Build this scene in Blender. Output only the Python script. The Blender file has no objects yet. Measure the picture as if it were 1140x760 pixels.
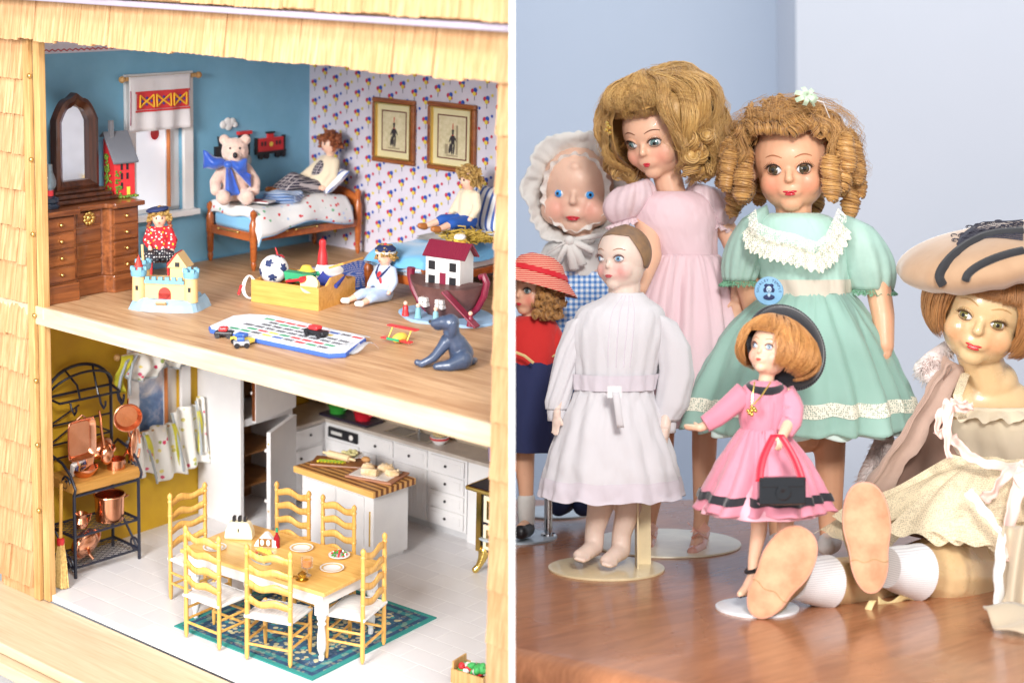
import bpy, bmesh, math, random
import numpy as np
from mathutils import Matrix, Vector, Euler, noise
PI = math.pi
random.seed(7)
SC = bpy.context.scene
COL = SC.collection
# ------------------------------------------------------------------ camera frame
FP = 1800.0; CX, CY = 570.0, 200.0
PITCH = -math.atan(64 / 1800.0)
cp, sp = math.cos(PITCH), math.sin(PITCH)
CAMAX = Matrix(((1, 0, 0), (0, -sp, cp), (0, -cp, -sp)))   # columns: right, down, forward in world axes
# the dollhouse leans a little towards the viewer: its own frame (x along the front, y into the rooms, z up)
RV = Vector((1.6367, 0.592, -0.4805)); TV = Vector((-0.4684, 0.1072, 1.4877))
RH = Matrix.Rotation(RV.length, 3, RV.normalized())
MH = Matrix.Translation(CAMAX @ TV) @ (CAMAX @ RH).to_4x4()
MW = Matrix.Identity(4)
def W(px, py, Y):
    d = CAMAX @ Vector(((px - CX) / FP, (py - CY) / FP, 1)); return d * (Y / d.y)
TZ = -0.29                                                   # table top height
def T(px, py, z=TZ):
    d = CAMAX @ Vector(((px - CX) / FP, (py - CY) / FP, 1)); return d * (z / d.z)
# ------------------------------------------------------------------ mesh builder
def rotm(rx=0, ry=0, rz=0): return Euler((rx, ry, rz)).to_matrix().to_4x4()
class MB:
    def __init__(s): s.v = []; s.f = []; s.m = []; s.mi = 0; s.X = Matrix.Identity(4)
    def add(s, vs, fs):
        o = len(s.v); s.v += [s.X @ Vector(v) for v in vs]
        for f in fs: s.f.append([i + o for i in f]); s.m.append(s.mi)
    def box(s, x0, x1, y0, y1, z0, z1, R=None):
        c = Vector(((x0+x1)/2, (y0+y1)/2, (z0+z1)/2)); h = ((x1-x0)/2, (y1-y0)/2, (z1-z0)/2)
        vs = []
        for i in (-1, 1):
            for j in (-1, 1):
                for k in (-1, 1):
                    p = Vector((i*h[0], j*h[1], k*h[2]))
                    if R is not None: p = R @ p
                    vs.append(c + p)
        s.add(vs, [(0,1,3,2),(4,6,7,5),(0,4,5,1),(2,3,7,6),(0,2,6,4),(1,5,7,3)]); return s
    def prism(s, poly, z0, z1, M=None):
        n = len(poly); vs = [Vector((x, y, z0)) for x, y in poly] + [Vector((x, y, z1)) for x, y in poly]
        if M is not None: vs = [M @ v for v in vs]
        s.add(vs, [list(range(n))[::-1], list(range(n, 2*n))] + [(i, (i+1) % n, n+(i+1) % n, n+i) for i in range(n)]); return s
    def loft(s, rings, close=True, caps=True):
        n = len(rings[0]); vs = [p for r in rings for p in r]; fs = []
        for a in range(len(rings)-1):
            for i in range(n if close else n-1):
                j = (i+1) % n; fs.append((a*n+i, a*n+j, (a+1)*n+j, (a+1)*n+i))
        if caps and close: fs.append(list(range(n))[::-1]); fs.append([(len(rings)-1)*n+i for i in range(n)])
        s.add(vs, fs); return s
    def tube(s, pts, r, n=8, closed=False, flat=1.0, caps=True):
        pts = [Vector(p) for p in pts]; k = len(pts)
        rs = r if isinstance(r, (list, tuple)) else [r]*k
        rings = []; up = None
        for i, p in enumerate(pts):
            if closed: t = pts[(i+1) % k] - pts[i-1]
            else: t = pts[min(i+1, k-1)] - pts[max(i-1, 0)]
            if t.length < 1e-9: t = Vector((0, 0, 1))
            t.normalize()
            if up is None:
                a = Vector((0, 0, 1)) if abs(t.z) < .9 else Vector((1, 0, 0)); up = (a - t*a.dot(t)).normalized()
            else:
                up = up - t*up.dot(t); up = up.normalized() if up.length > 1e-6 else t.orthogonal().normalized()
            b = t.cross(up); rings.append([p + (up*math.cos(2*PI*q/n) + b*math.sin(2*PI*q/n)*flat)*rs[i] for q in range(n)])
        if closed: rings.append(rings[0]); caps = False
        return s.loft(rings, True, caps)
    def lathe(s, prof, c=(0, 0, 0), n=20, M=None, caps=True):
        c = Vector(c); rings = []
        for r, z in prof:
            ring = [Vector((r*math.cos(2*PI*q/n), r*math.sin(2*PI*q/n), z)) for q in range(n)]
            if M is not None: ring = [M @ p for p in ring]
            rings.append([c + p for p in ring])
        return s.loft(rings, True, caps)
    def ell(s, c, r, M=None, n=16, k=10):
        if not isinstance(r, (tuple, list, Vector)): r = (r, r, r)
        c = Vector(c); vs = []; fs = []
        for a in range(1, k):
            for q in range(n):
                th = PI*a/k; ph = 2*PI*q/n; p = Vector((r[0]*math.sin(th)*math.cos(ph), r[1]*math.sin(th)*math.sin(ph), r[2]*math.cos(th)))
                vs.append(c + (M @ p if M is not None else p))
        t = Vector((0, 0, r[2])); b = -t
        if M is not None: t = M @ t; b = M @ b
        vs += [c+t, c+b]; N = (k-1)*n
        for a in range(k-2):
            for q in range(n): j = (q+1) % n; fs.append((a*n+q, (a+1)*n+q, (a+1)*n+j, a*n+j))
        for q in range(n): j = (q+1) % n; fs.append((N, q, j)); fs.append((N+1, (k-2)*n+j, (k-2)*n+q))
        s.add(vs, fs); return s
    def grid(s, fn, nu, nv):
        vs = [fn(u/(nu-1), v/(nv-1)) for v in range(nv) for u in range(nu)]
        s.add(vs, [(b*nu+a, b*nu+a+1, (b+1)*nu+a+1, (b+1)*nu+a) for b in range(nv-1) for a in range(nu-1)]); return s
    def disc(s, c, r, n=12, M=None, sx=1, sy=1):
        vs = [Vector((r*sx*math.cos(2*PI*q/n), r*sy*math.sin(2*PI*q/n), 0)) for q in range(n)]
        if M is not None: vs = [M @ v for v in vs]
        s.add([Vector(c)+v for v in vs], [list(range(n))]); return s
def setp(o, label=None, cat=None, group=None, kind=None):
    if label: o['label'] = label
    if cat: o['category'] = cat
    if group: o['group'] = group
    if kind: o['kind'] = kind
def mesh(name, mb, mats, parent=None, smooth=True, bevel=0, sub=0, solid=0, world=False, remesh=0, rsm=4, clipx=None, auto=True, frame=None):
    if not isinstance(mats, (list, tuple)): mats = [mats]
    me = bpy.data.meshes.new(name)
    off = parent.matrix_world.translation if (world and parent) else Vector()
    me.from_pydata([tuple(v - off) for v in mb.v], [], mb.f)
    for m in mats: me.materials.append(m)
    if len(mats) > 1: me.polygons.foreach_set('material_index', mb.m)
    me.validate(); me.update()
    bm = bmesh.new(); bm.from_mesh(me)
    if solid == 0 and not remesh: bmesh.ops.recalc_face_normals(bm, faces=bm.faces)
    if clipx is not None:
        F = frame if frame is not None else (parent.matrix_world if (parent and not world) else Matrix.Translation(off))
        inv = F.inverted(); co = inv @ Vector((clipx[0], 0, 0)); no = (inv.to_3x3() @ Vector((clipx[1], 0, 0))).normalized()
        bmesh.ops.bisect_plane(bm, geom=bm.verts[:]+bm.edges[:]+bm.faces[:], plane_co=co, plane_no=no, clear_outer=True)
        eds = [e for e in bm.edges if e.is_boundary]
        if eds: bmesh.ops.holes_fill(bm, edges=eds, sides=0)
    if smooth:
        for f in bm.faces: f.smooth = True
        if auto:
            for e in bm.edges:
                if len(e.link_faces) == 2 and e.calc_face_angle(0) > math.radians(38): e.smooth = False
    bm.to_mesh(me); bm.free()
    o = bpy.data.objects.new(name, me); COL.objects.link(o)
    if parent: o.parent = parent
    elif frame is not None: o.matrix_world = frame
    if remesh:
        m = o.modifiers.new('remesh', 'REMESH'); m.mode = 'VOXEL'; m.voxel_size = remesh; m.use_smooth_shade = True
        if rsm: m = o.modifiers.new('smooth', 'SMOOTH'); m.iterations = rsm; m.factor = .5
    if sub: m = o.modifiers.new('sub', 'SUBSURF'); m.levels = sub; m.render_levels = sub
    if solid: m = o.modifiers.new('solid', 'SOLIDIFY'); m.thickness = abs(solid); m.offset = 1 if solid > 0 else -1
    if bevel: m = o.modifiers.new('bevel', 'BEVEL'); m.width = bevel; m.segments = 2; m.limit_method = 'ANGLE'; m.angle_limit = math.radians(40)
    return o
def thing(name, label, cat, loc=(0, 0, 0), rz=0, group=None, F=None, sc=1.0):
    o = bpy.data.objects.new(name, None); COL.objects.link(o); o.empty_display_size = .01
    F = MH if F is None else F
    o.matrix_world = F @ Matrix.Translation(loc) @ Matrix.Rotation(rz, 4, 'Z')
    if sc != 1.0: o.matrix_world = o.matrix_world @ Matrix.Scale(sc, 4)
    bpy.context.view_layer.update()
    setp(o, label, cat, group); return o
def solo(name, mb, mats, label, cat, loc=(0, 0, 0), rz=0, group=None, F=None, **k):
    F = MH if F is None else F
    o = mesh(name, mb, mats, None, frame=F @ Matrix.Translation(loc) @ Matrix.Rotation(rz, 4, 'Z'), **k)
    setp(o, label, cat, group); return o
def dup(root, loc, rz, label, F=None, sc=1.0):
    kids = {}
    for o in list(COL.objects):
        if o.parent: kids.setdefault(o.parent.name, []).append(o)
    F = MH if F is None else F
    def cpy(o, par):
        c = o.copy(); COL.objects.link(c)
        if par:
            mb = o.matrix_basis.copy(); c.parent = par; c.matrix_parent_inverse = o.matrix_parent_inverse.copy(); c.matrix_basis = mb
        for ch in kids.get(o.name, []): cpy(ch, c)
        return c
    r = cpy(root, None); r.matrix_world = F @ Matrix.Translation(loc) @ Matrix.Rotation(rz, 4, 'Z') @ Matrix.Scale(sc, 4)
    r['label'] = label; return r
# ------------------------------------------------------------------ materials
MC = {}
def c4(c): return (c[0], c[1], c[2], 1)
def srgb(r, g, b):
    f = lambda u: (u/255/12.92) if u/255 <= .04045 else ((u/255+.055)/1.055)**2.4
    return (f(r), f(g), f(b))
class NT:
    def __init__(s, name):
        s.mat = bpy.data.materials.new(name); s.mat.use_nodes = True; s.t = s.mat.node_tree; s.N = s.t.nodes; s.L = s.t.links
        s.b = s.N['Principled BSDF']; s.tc = s.N.new('ShaderNodeTexCoord')
    def n(s, typ, **k):
        o = s.N.new(typ)
        for a, v in k.items():
            if a.startswith('i_'):
                key = a[2:]; key = int(key) if key.isdigit() else key.replace('_', ' ')
                if hasattr(v, 'is_output') or isinstance(v, bpy.types.NodeSocket): s.L.new(v, o.inputs[key])
                else: o.inputs[key].default_value = v
            else: setattr(o, a, v)
        return o
    def co(s, sc=(1, 1, 1), rot=(0, 0, 0), loc=(0, 0, 0)):
        m = s.n('ShaderNodeMapping'); m.inputs['Scale'].default_value = sc; m.inputs['Rotation'].default_value = rot; m.inputs['Location'].default_value = loc
        s.L.new(s.tc.outputs['Object'], m.inputs['Vector']); return m.outputs[0]
    def noise(s, scale, vec, detail=4, rough=.6, dist=0):
        o = s.n('ShaderNodeTexNoise'); s.L.new(vec, o.inputs['Vector']); o.inputs['Scale'].default_value = scale; o.inputs['Detail'].default_value = detail
        o.inputs['Roughness'].default_value = rough; o.inputs['Distortion'].default_value = dist; return o.outputs[0]
    def ramp(s, fac, stops, interp='LINEAR'):
        r = s.n('ShaderNodeValToRGB'); s.L.new(fac, r.inputs[0]); cr = r.color_ramp; cr.interpolation = interp
        while len(cr.elements) < len(stops): cr.elements.new(.5)
        for e, (p, c) in zip(cr.elements, stops): e.position = p; e.color = c4(c) if not isinstance(c, (int, float)) else (c, c, c, 1)
        return r.outputs[0]
    def mix(s, fac, a, b, mode='MIX'):
        m = s.n('ShaderNodeMix', data_type='RGBA', blend_type=mode)
        for k, v in ((0, fac), (6, a), (7, b)):
            if isinstance(v, bpy.types.NodeSocket): s.L.new(v, m.inputs[k])
            elif k == 0: m.inputs[0].default_value = v
            else: m.inputs[k].default_value = c4(v)
        return m.outputs[2]
    def math(s, op, a, b=0):
        m = s.n('ShaderNodeMath', operation=op)
        for k, v in ((0, a), (1, b)):
            if isinstance(v, bpy.types.NodeSocket): s.L.new(v, m.inputs[k])
            else: m.inputs[k].default_value = v
        return m.outputs[0]
    def bump(s, h, strength=.3, dist=.001):
        o = s.n('ShaderNodeBump'); s.L.new(h, o.inputs['Height']); o.inputs['Strength'].default_value = strength; o.inputs['Distance'].default_value = dist
        s.L.new(o.outputs[0], s.b.inputs['Normal'])
    def set(s, **k):
        for a, v in k.items():
            i = s.b.inputs[a.replace('_', ' ')]
            if isinstance(v, bpy.types.NodeSocket): s.L.new(v, i)
            else: i.default_value = c4(v) if isinstance(v, tuple) and len(v) == 3 else v
    def col(s, c): s.set(Base_Color=c)
def M(name, col, col2=None, rough=.5, metal=0, scale=60, stretch=(1, 1, 1), bump=.15, bscale=400, coat=0, sss=0, sheen=0, trans=0, alpha=1, var=.12, bd=.0006, lo=.35, hi=.65):
    if name in MC: return MC[name]
    t = NT(name); c2 = col2 or tuple(max(0, x*(1-var)) for x in col)
    v = t.co(stretch); n = t.noise(scale, v)
    t.col(t.mix(t.ramp(n, [(lo, 0.0), (hi, 1.0)]), col, c2))
    t.set(Roughness=rough, Metallic=float(metal), Coat_Weight=float(coat), Sheen_Weight=float(sheen), Transmission_Weight=float(trans), Alpha=float(alpha))
    if sss: t.set(Subsurface_Weight=float(sss), Subsurface_Scale=.004); t.b.inputs['Subsurface Radius'].default_value = (1, .4, .25)
    if bump: t.bump(t.noise(bscale, v, 3), bump, bd)
    MC[name] = t.mat; return t.mat
def wood(name, col, col2, axis=0, rough=.4, coat=.0, sc=1.0, plank=None, bump=.15):
    if name in MC: return MC[name]
    t = NT(name); st = [40*sc, 40*sc, 40*sc]; st[axis] = 3*sc
    v = t.co(tuple(st)); n = t.noise(4, v, 6, .65, .6); v2 = [140*sc]*3; v2[axis] = 6*sc; n2 = t.noise(3, t.co(tuple(v2)), 3)
    f = t.math('ADD', t.math('MULTIPLY', n, .65), t.math('MULTIPLY', n2, .35))
    c = t.mix(t.ramp(f, [(.36, 0.0), (.64, 1.0)]), col, col2)
    if plank:
        pn = t.n('ShaderNodeTexWhiteNoise', noise_dimensions='1D'); sep = t.n('ShaderNodeSeparateXYZ'); t.L.new(t.tc.outputs['Object'], sep.inputs[0])
        q = t.math('FLOOR', t.math('MULTIPLY', sep.outputs[plank[0]], 1/plank[1])); t.L.new(q, pn.inputs['W'])
        c = t.mix(t.math('MULTIPLY', pn.outputs[0], .30), c, col2)
    t.col(c); t.set(Roughness=rough, Coat_Weight=coat); t.bump(f, bump, .0008); MC[name] = t.mat; return t.mat
def spots(name, base, cols, scale=60, size=.28, rough=.8, base2=None, bump=.2, alpha=1, rnd=1, thr=None, trans=0):
    """base cloth with little printed motifs"""
    if name in MC: return MC[name]
    t = NT(name); v = t.co()
    vo = t.n('ShaderNodeTexVoronoi'); t.L.new(v, vo.inputs['Vector']); vo.inputs['Scale'].default_value = scale; vo.inputs['Randomness'].default_value = rnd
    d = t.math('ADD', vo.outputs['Distance'], t.math('MULTIPLY', t.noise(scale*4, v, 2), .25))
    sepc = t.n('ShaderNodeSeparateColor'); t.L.new(vo.outputs['Color'], sepc.inputs[0])
    k = len(cols); c = t.ramp(sepc.outputs[0], [(i/k, cc) for i, cc in enumerate(cols)], 'CONSTANT')
    mask = t.ramp(d, [(size, 1.0), (size+.04, 0.0)])
    bb = t.mix(t.noise(scale*.4, v, 3), base, base2 or tuple(x*.86 for x in base))
    t.col(t.mix(mask, bb, c)); t.set(Roughness=rough, Alpha=alpha); t.bump(t.noise(700, v, 2), bump, .0006)
    if trans: t.set(Transmission_Weight=trans)
    MC[name] = t.mat; return t.mat
def stripes(name, c1, c2, scale, axis='X', duty=.5, rough=.8, rot=(0, 0, 0), c3=None, dist=0):
    if name in MC: return MC[name]
    t = NT(name); v = t.co((1, 1, 1), rot)
    w = t.n('ShaderNodeTexWave', bands_direction=axis); t.L.new(v, w.inputs['Vector']); w.inputs['Scale'].default_value = scale; w.inputs['Distortion'].default_value = dist
    st = [(0, c1), (duty, c1), (duty+.06, c2)]
    if c3: st.append((.9, c3))
    t.col(t.mix(.25, t.ramp(w.outputs[1], st), t.mix(t.noise(90, v, 3), c1, c2))) if False else t.col(t.ramp(w.outputs[1], st))
    t.set(Roughness=rough); t.bump(t.noise(600, v, 2), .25, .0006); MC[name] = t.mat; return t.mat
def cloth(name, col, col2=None, rough=.85, scale=8, weave=900, trans=0, alpha=1, sheen=.3, bump=.25, var=.1):
    if name in MC: return MC[name]
    t = NT(name); v = t.co(); n = t.noise(scale, v, 4); t.col(t.mix(n, col, col2 or tuple(x*(1-var) for x in col)))
    t.set(Roughness=rough, Sheen_Weight=sheen, Alpha=alpha)
    w1 = t.n('ShaderNodeTexWave', bands_direction='X'); t.L.new(v, w1.inputs['Vector']); w1.inputs['Scale'].default_value = weave*.5; w1.inputs['Distortion'].default_value = 2
    w2 = t.n('ShaderNodeTexWave', bands_direction='Z'); t.L.new(v, w2.inputs['Vector']); w2.inputs['Scale'].default_value = weave*.5; w2.inputs['Distortion'].default_value = 2
    h = t.math('ADD', t.math('MULTIPLY', t.math('ADD', w1.outputs[1], w2.outputs[1]), .25), t.noise(60, v, 4)); t.bump(h, bump, .0012)
    if trans:
        tr = t.n('ShaderNodeBsdfTranslucent'); tr.inputs[0].default_value = c4(col); mx = t.n('ShaderNodeMixShader'); mx.inputs[0].default_value = trans
        out = t.N['Material Output']; t.L.new(t.b.outputs[0], mx.inputs[1]); t.L.new(tr.outputs[0], mx.inputs[2]); t.L.new(mx.outputs[0], out.inputs[0])
    MC[name] = t.mat; return t.mat
def gauze(name, col, scale=900, hole=.45, rough=.9, a0=.35):
    """net or lace: small round holes in real cloth"""
    if name in MC: return MC[name]
    t = NT(name); v = t.co(); vo = t.n('ShaderNodeTexVoronoi'); t.L.new(v, vo.inputs['Vector']); vo.inputs['Scale'].default_value = scale; vo.inputs['Randomness'].default_value = .5
    n = t.noise(scale*.12, v, 3)
    t.set(Base_Color=col, Roughness=rough, Alpha=t.ramp(t.math('ADD', vo.outputs['Distance'], t.math('MULTIPLY', t.math('SUBTRACT', n, .5), .6)), [(hole-.08, a0), (hole+.08, 1.0)]))
    t.bump(vo.outputs['Distance'], .6, .001); MC[name] = t.mat; return t.mat
def flat(name, col, rough=.6, **k): return M(name, col, rough=rough, bump=.08, var=.06, **k)
# ================================================================== DOLLHOUSE SHELL
D = .39; KZ = -.27; XR = .70; CL = (-.0016, 1)   # everything of the house ends at the white partition
wShing = wood('shingle_wood', srgb(236, 206, 166), srgb(206, 162, 114), 2, .7, bump=.35)
wTrim = wood('bare_trim_wood', srgb(214, 174, 116), srgb(170, 124, 70), 2, .5)
wFloor = wood('bedroom_floor_wood', srgb(214, 178, 138), srgb(160, 116, 78), 0, .45, plank=(1, .033))
wEdge = wood('floor_edge_wood', srgb(216, 194, 166), srgb(198, 170, 136), 0, .5)
wBase = wood('base_board_wood', srgb(214, 194, 164), srgb(198, 172, 138), 0, .5)
mBlue = M('blue_wall_paint', srgb(126, 180, 208), srgb(116, 170, 198), .7, scale=20, bump=.1)
mYel = M('mustard_wall_paint', srgb(206, 164, 28), srgb(192, 148, 30), .7, scale=20, bump=.1)
mPaper = M('wallpaper_ground', srgb(206, 201, 212), srgb(198, 193, 205), .8, scale=30, bump=.05)
mWhite = M('white_paint', (.80, .79, .78), (.74, .73, .73), .45, scale=25, bump=.05)
mLav = flat('lavender_trim_paint', srgb(166, 156, 172))
mBrass = M('brass', (.80, .55, .18), rough=.28, metal=1, bump=.03)
mRed = flat('toy_red', (.62, .03, .035), .35); mBlu = flat('toy_blue', (.04, .12, .45), .4); mYl = flat('toy_yellow', (.82, .60, .08), .4)
mGrn = flat('toy_green', (.03, .32, .14), .4); mBlk = flat('toy_black', (.012, .012, .016), .4); mWht = flat('toy_white', (.82, .80, .78), .4)
mOr = flat('jamb_orange', srgb(214, 130, 70)); mNavy = flat('navy', (.02, .035, .12), .7)
def tile_mat():
    t = NT('white_floor_tile'); v = t.co((1, 1, 1)); b = t.n('ShaderNodeTexBrick'); t.L.new(v, b.inputs['Vector'])
    b.inputs['Scale'].default_value = 1; b.inputs['Brick Width'].default_value = .046; b.inputs['Row Height'].default_value = .023; b.inputs['Mortar Size'].default_value = .0007
    b.inputs['Color1'].default_value = c4((.70, .69, .70)); b.inputs['Color2'].default_value = c4((.64, .63, .65)); b.inputs['Mortar'].default_value = c4((.80, .80, .80)); b.inputs['Mortar Smooth'].default_value = .6
    t.col(t.mix(.25, b.outputs[0], t.mix(t.noise(30, v, 5), (.62, .61, .63), (.74, .73, .74)))); t.set(Roughness=.32)
    t.bump(t.math('ADD', t.math('MULTIPLY', b.outputs[1], -1), t.math('MULTIPLY', t.noise(80, v, 3), .4)), .35, .0008); return t.mat
mTile = tile_mat()
house = thing('dollhouse', 'open-fronted wooden dollhouse with cedar shingles, a blue bedroom above a mustard yellow kitchen', 'dollhouse', (.3, 0, -.34))
HO = Vector((.3, 0, -.34))
def hp(name, mb, m, par=None, **k):
    mb.v = [Vector(v) - HO for v in mb.v]; return mesh(name, mb, m, par or house, clipx=CL, **k) if par is None else mesh(name, mb, m, par, **k)
def hpc(name, mb, m, par, **k):
    mb.v = [Vector(v) - HO for v in mb.v]; return mesh(name, mb, m, par, **k)
hp('upper_floor', MB().box(0, XR, .001, D, -.016, 0), wFloor, smooth=False)
hp('floor_edge_board', MB().box(.0, XR, -.004, .001, -.0165, .0003), wEdge, smooth=False, bevel=.0008)
hp('floor_tiles', MB().box(0, XR, 0, D, -.276, KZ), mTile, smooth=False)
hp('ceiling', MB().box(-.01, XR, -.002, D, .262, .27), mWhite, smooth=False)
mb = MB(); mb.box(-.4, XR, -.081, .0, -.287, -.2775); hp('base_board', mb, wBase, smooth=False, bevel=.001)
hp('base_step', MB().box(-.4, XR, -.09, 0.0, -.30, -.2885), wBase, smooth=False, bevel=.001)
mb = MB(); mb.box(-.02, XR, -.0805, -.0015, -.2772, -.2764); 
# left wall with the two window openings
def wall_y(mb, x0, x1, y0, y1, z0, z1, hole):
    a, b, c, d = hole
    mb.box(x0, x1, y0, a, z0, z1); mb.box(x0, x1, b, y1, z0, z1); mb.box(x0, x1, a, b, z0, c); mb.box(x0, x1, a, b, d, z1)
mb = MB(); wall_y(mb, -.012, 0, -.001, D+.01, -.0, .262, (.150, .212, .056, .186)); hp('blue_side_wall', mb, mBlue, smooth=False)
mb = MB(); wall_y(mb, -.012, 0, -.001, D+.01, KZ, -.0162, (.150, .206, -.172, -.066)); hp('yellow_side_wall', mb, mYel, smooth=False)
bw = hp('papered_back_wall', MB().box(0, XR, D, D+.01, 0, .262), mPaper, smooth=False)
hp('kitchen_back_wall', MB().box(0, XR, D, D+.01, KZ, -.0162), M('taupe_wall_paint', srgb(176, 160, 140), srgb(166, 150, 130), .7, bump=.05), smooth=False)
# wallpaper print: bunches of balloons
pm = MB(); RD = Matrix.Rotation(PI/2, 4, 'X')
i = 0
while i*.0162 < .60:
    x = .008 + i*.0162
    for k in range(-1, 17):
        z = .012 + k*.0205 - (i % 3)*.0068
        if not .003 < z < .255: continue
        j = random.uniform(-.0005, .0005)
        for mi, dx, dz, r in ((0, -.0019, .001, .0026), (1, .0016, .0020, .0026), (2, .0003, -.0017, .0023), (0, .0021, -.0016, .0017)):
            pm.mi = (mi + i + k) % 3 if r < .0015 else mi; pm.disc((x+dx+j, D-.0004-.0001*mi, z+dz), r, 8, RD)
        pm.mi = 3; pm.box(x-.0002, x+.0005, D-.0003, D-.0002, z-.0085, z-.002)
        pm.mi = (i+k) % 3; pm.disc((x+.0075+j, D-.0004, z+.005), .0017, 7, RD)
    i += 1
hp('balloon_print', pm, [flat('print_red', srgb(190, 40, 70)), flat('print_blue', srgb(40, 80, 170)), flat('print_yellow', srgb(215, 195, 70)), flat('print_grey', srgb(70, 70, 85))], smooth=False)
# border under the bedroom ceiling
mb = MB(); mb.box(.0, .0006, .0, D, .2205, .262); bd = hp('wallpaper_border', mb, M('border_paper', srgb(226, 222, 232), bump=.03, rough=.8), smooth=False)
pm = MB(); 
for k in range(60):
    y = .003+k*.0065; pm.mi = 0
    pm.tube([(.0010, y, .2225), (.0010, y+.0032, .2245), (.0010, y+.0065, .2225)], .0005, 4)
RY = Matrix.Rotation(PI/2, 4, 'Y')
for k in range(18):
    y = .02+k*.0215; a, b = ((0, 1), (2, 3))[k % 2]; pm.mi = a
    pm.box(.0007, .0011, y-.0016, y+.0022, .235, .2455)
    pm.mi = b
    for s in (-1, 1): pm.box(.0007, .0012, y+s*.0036-.0016, y+s*.0036+.0016, .2315, .243, rotm(s*.3, 0, 0))
    pm.mi = 4; pm.disc((.0011, y, .248), .0018, 8, RY)
hp('border_print', pm, [mRed, mBlu, mYl, mBlk, flat('print_skin', srgb(230, 180, 150))], smooth=False)
# skirting
hp('skirting_board', MB().box(.0, .0, 0, 0, 0, 0).box(.0002, .003, .002, D, .0002, .0006), mBlue, smooth=False)
# shingles ---------------------------------------------------------
def shingle_rows(mb, x0, x1, z0, z1, rows, y, w=(.016, .030), lean=.006, rng=None):
    r = rng or random.Random(3); h = (z1-z0)/rows
    for k in range(rows):
        x = x0 - r.uniform(0, .008); zb = z0 + k*h
        while x < x1:
            ww = r.uniform(*w); a, b = max(x, x0), min(x+ww-.0005, x1)
            if b-a > .0025:
                dz = r.uniform(-.0012, .0012); t = r.uniform(.0028, .0042)
                # wedge: thick at the butt, thin at the top, face fluted by splitting
                n = max(3, int((b-a)/.0022)); zz0 = zb+dz; zz1 = zb+h+.006; f = []
                top = []; bot = []
                for q in range(n+1):
                    xx = a+(b-a)*q/n; jj = r.uniform(-.00045, .00045)
                    bot.append(Vector((xx, y-lean*.5-t+jj, zz0+r.uniform(-.0004, .0004)))); top.append(Vector((xx, y-.0012+jj, zz1)))
                bk0 = [Vector((p.x, y-lean*.5+.0003, p.z)) for p in bot]; bk1 = [Vector((p.x, y+.0004, p.z)) for p in top]
                vs = bot+top+bk0+bk1; N = n+1; fs = []
                for q in range(n):
                    fs += [(q, q+1, N+q+1, N+q), (2*N+q, 2*N+q+1, q+1, q), (N+q, N+q+1, 3*N+q+1, 3*N+q)]
                fs += [(0, N, 3*N, 2*N), (n, 2*N+n, 3*N+n, N+n)]
                mb.add(vs, fs)
            x += ww
def shing_mat():
    t = NT('cedar_shingle'); v = t.co((70, 20, 5)); n = t.noise(6, v, 6, .6, .4)
    v2 = t.co((45, 1, 29.6)); w = t.n('ShaderNodeTexWhiteNoise', noise_dimensions='2D'); fl = t.n('ShaderNodeVectorMath', operation='FLOOR'); t.L.new(v2, fl.inputs[0])
    sp_ = t.n('ShaderNodeSeparateXYZ'); t.L.new(fl.outputs[0], sp_.inputs[0]); cb = t.n('ShaderNodeCombineXYZ'); t.L.new(sp_.outputs[0], cb.inputs[0]); t.L.new(sp_.outputs[2], cb.inputs[1]); t.L.new(cb.outputs[0], w.inputs['Vector'])
    c = t.mix(t.ramp(n, [(.35, 0.0), (.68, 1.0)]), srgb(216, 176, 130), srgb(176, 128, 82)); c = t.mix(t.math('MULTIPLY', w.outputs[0], .45), c, srgb(186, 136, 88))
    t.col(c); t.set(Roughness=.75); t.bump(n, .5, .0012); return t.mat
mShing = shing_mat()
hp('post_core', MB().box(-.012, .050, -.001, .0, -.2774, .262), mShing, smooth=False)
mb = MB(); shingle_rows(mb, -.012, .046, -.266, .238, 15, -.001, rng=random.Random(5)); mb.box(-.004, .047, -.004, -.001, -.2774, -.262)
hp('shingled_post', mb, mShing, smooth=False)
mb = MB(); mb.box(.0465, .0555, -.006, -.0012, -.277, .24); mb.box(.0575, .0665, -.003, .004, -.276, .241); hp('corner_strips', mb, wTrim, smooth=False, bevel=.0006)
for z in (.207, .133, .066, -.008, -.068, -.128, -.19):
    s = MB(); s.lathe([(.0001, -.0105), (.0017, -.0095), (.0024, -.007), (.0026, -.0055)], (.0562, 0, z), 12, None) if False else s.ell((.0565, -.0062, z), (.0023, .0016, .0023))
    hpc('brass_screw', s, mBrass, house)
mb = MB(); shingle_rows(mb, -.05, XR, .240, .2735, 1, -.012, (.018, .034), rng=random.Random(9)); mb.box(-.05, XR, -.012, .0, .2435, .2735)
mb.box(-.05, XR, -.013, -.012, .25, .28)
hp('shingled_header', mb, mShing, smooth=False)
hp('eave_trim', MB().box(-.06, XR, -.034, .0, .2748, .2795), mLav, smooth=False, bevel=.001)
mb = MB(); shingle_rows(mb, -.06, XR, .2815, .36, 2, -.030, (.018, .036), rng=random.Random(12)); mb.box(-.06, XR, -.0305, .3, .2805, .36); hp('roof_shingles', mb, mShing, smooth=False)
mb = MB(); shingle_rows(mb, .5890, XR, -.277, .245, 13, -.004, (.03, .05), rng=random.Random(15)); mb.box(.5860, XR, -.0055, .010, -.2774, .26); hp('right_post', mb, mShing, smooth=False)
# small metal plate and pencil mark at the left floor corner
hp('wall_track', MB().box(.067, .0685, -.0046, .0, -.010, -.001), flat('grey_pencil', (.5, .48, .46)), smooth=False)
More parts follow.
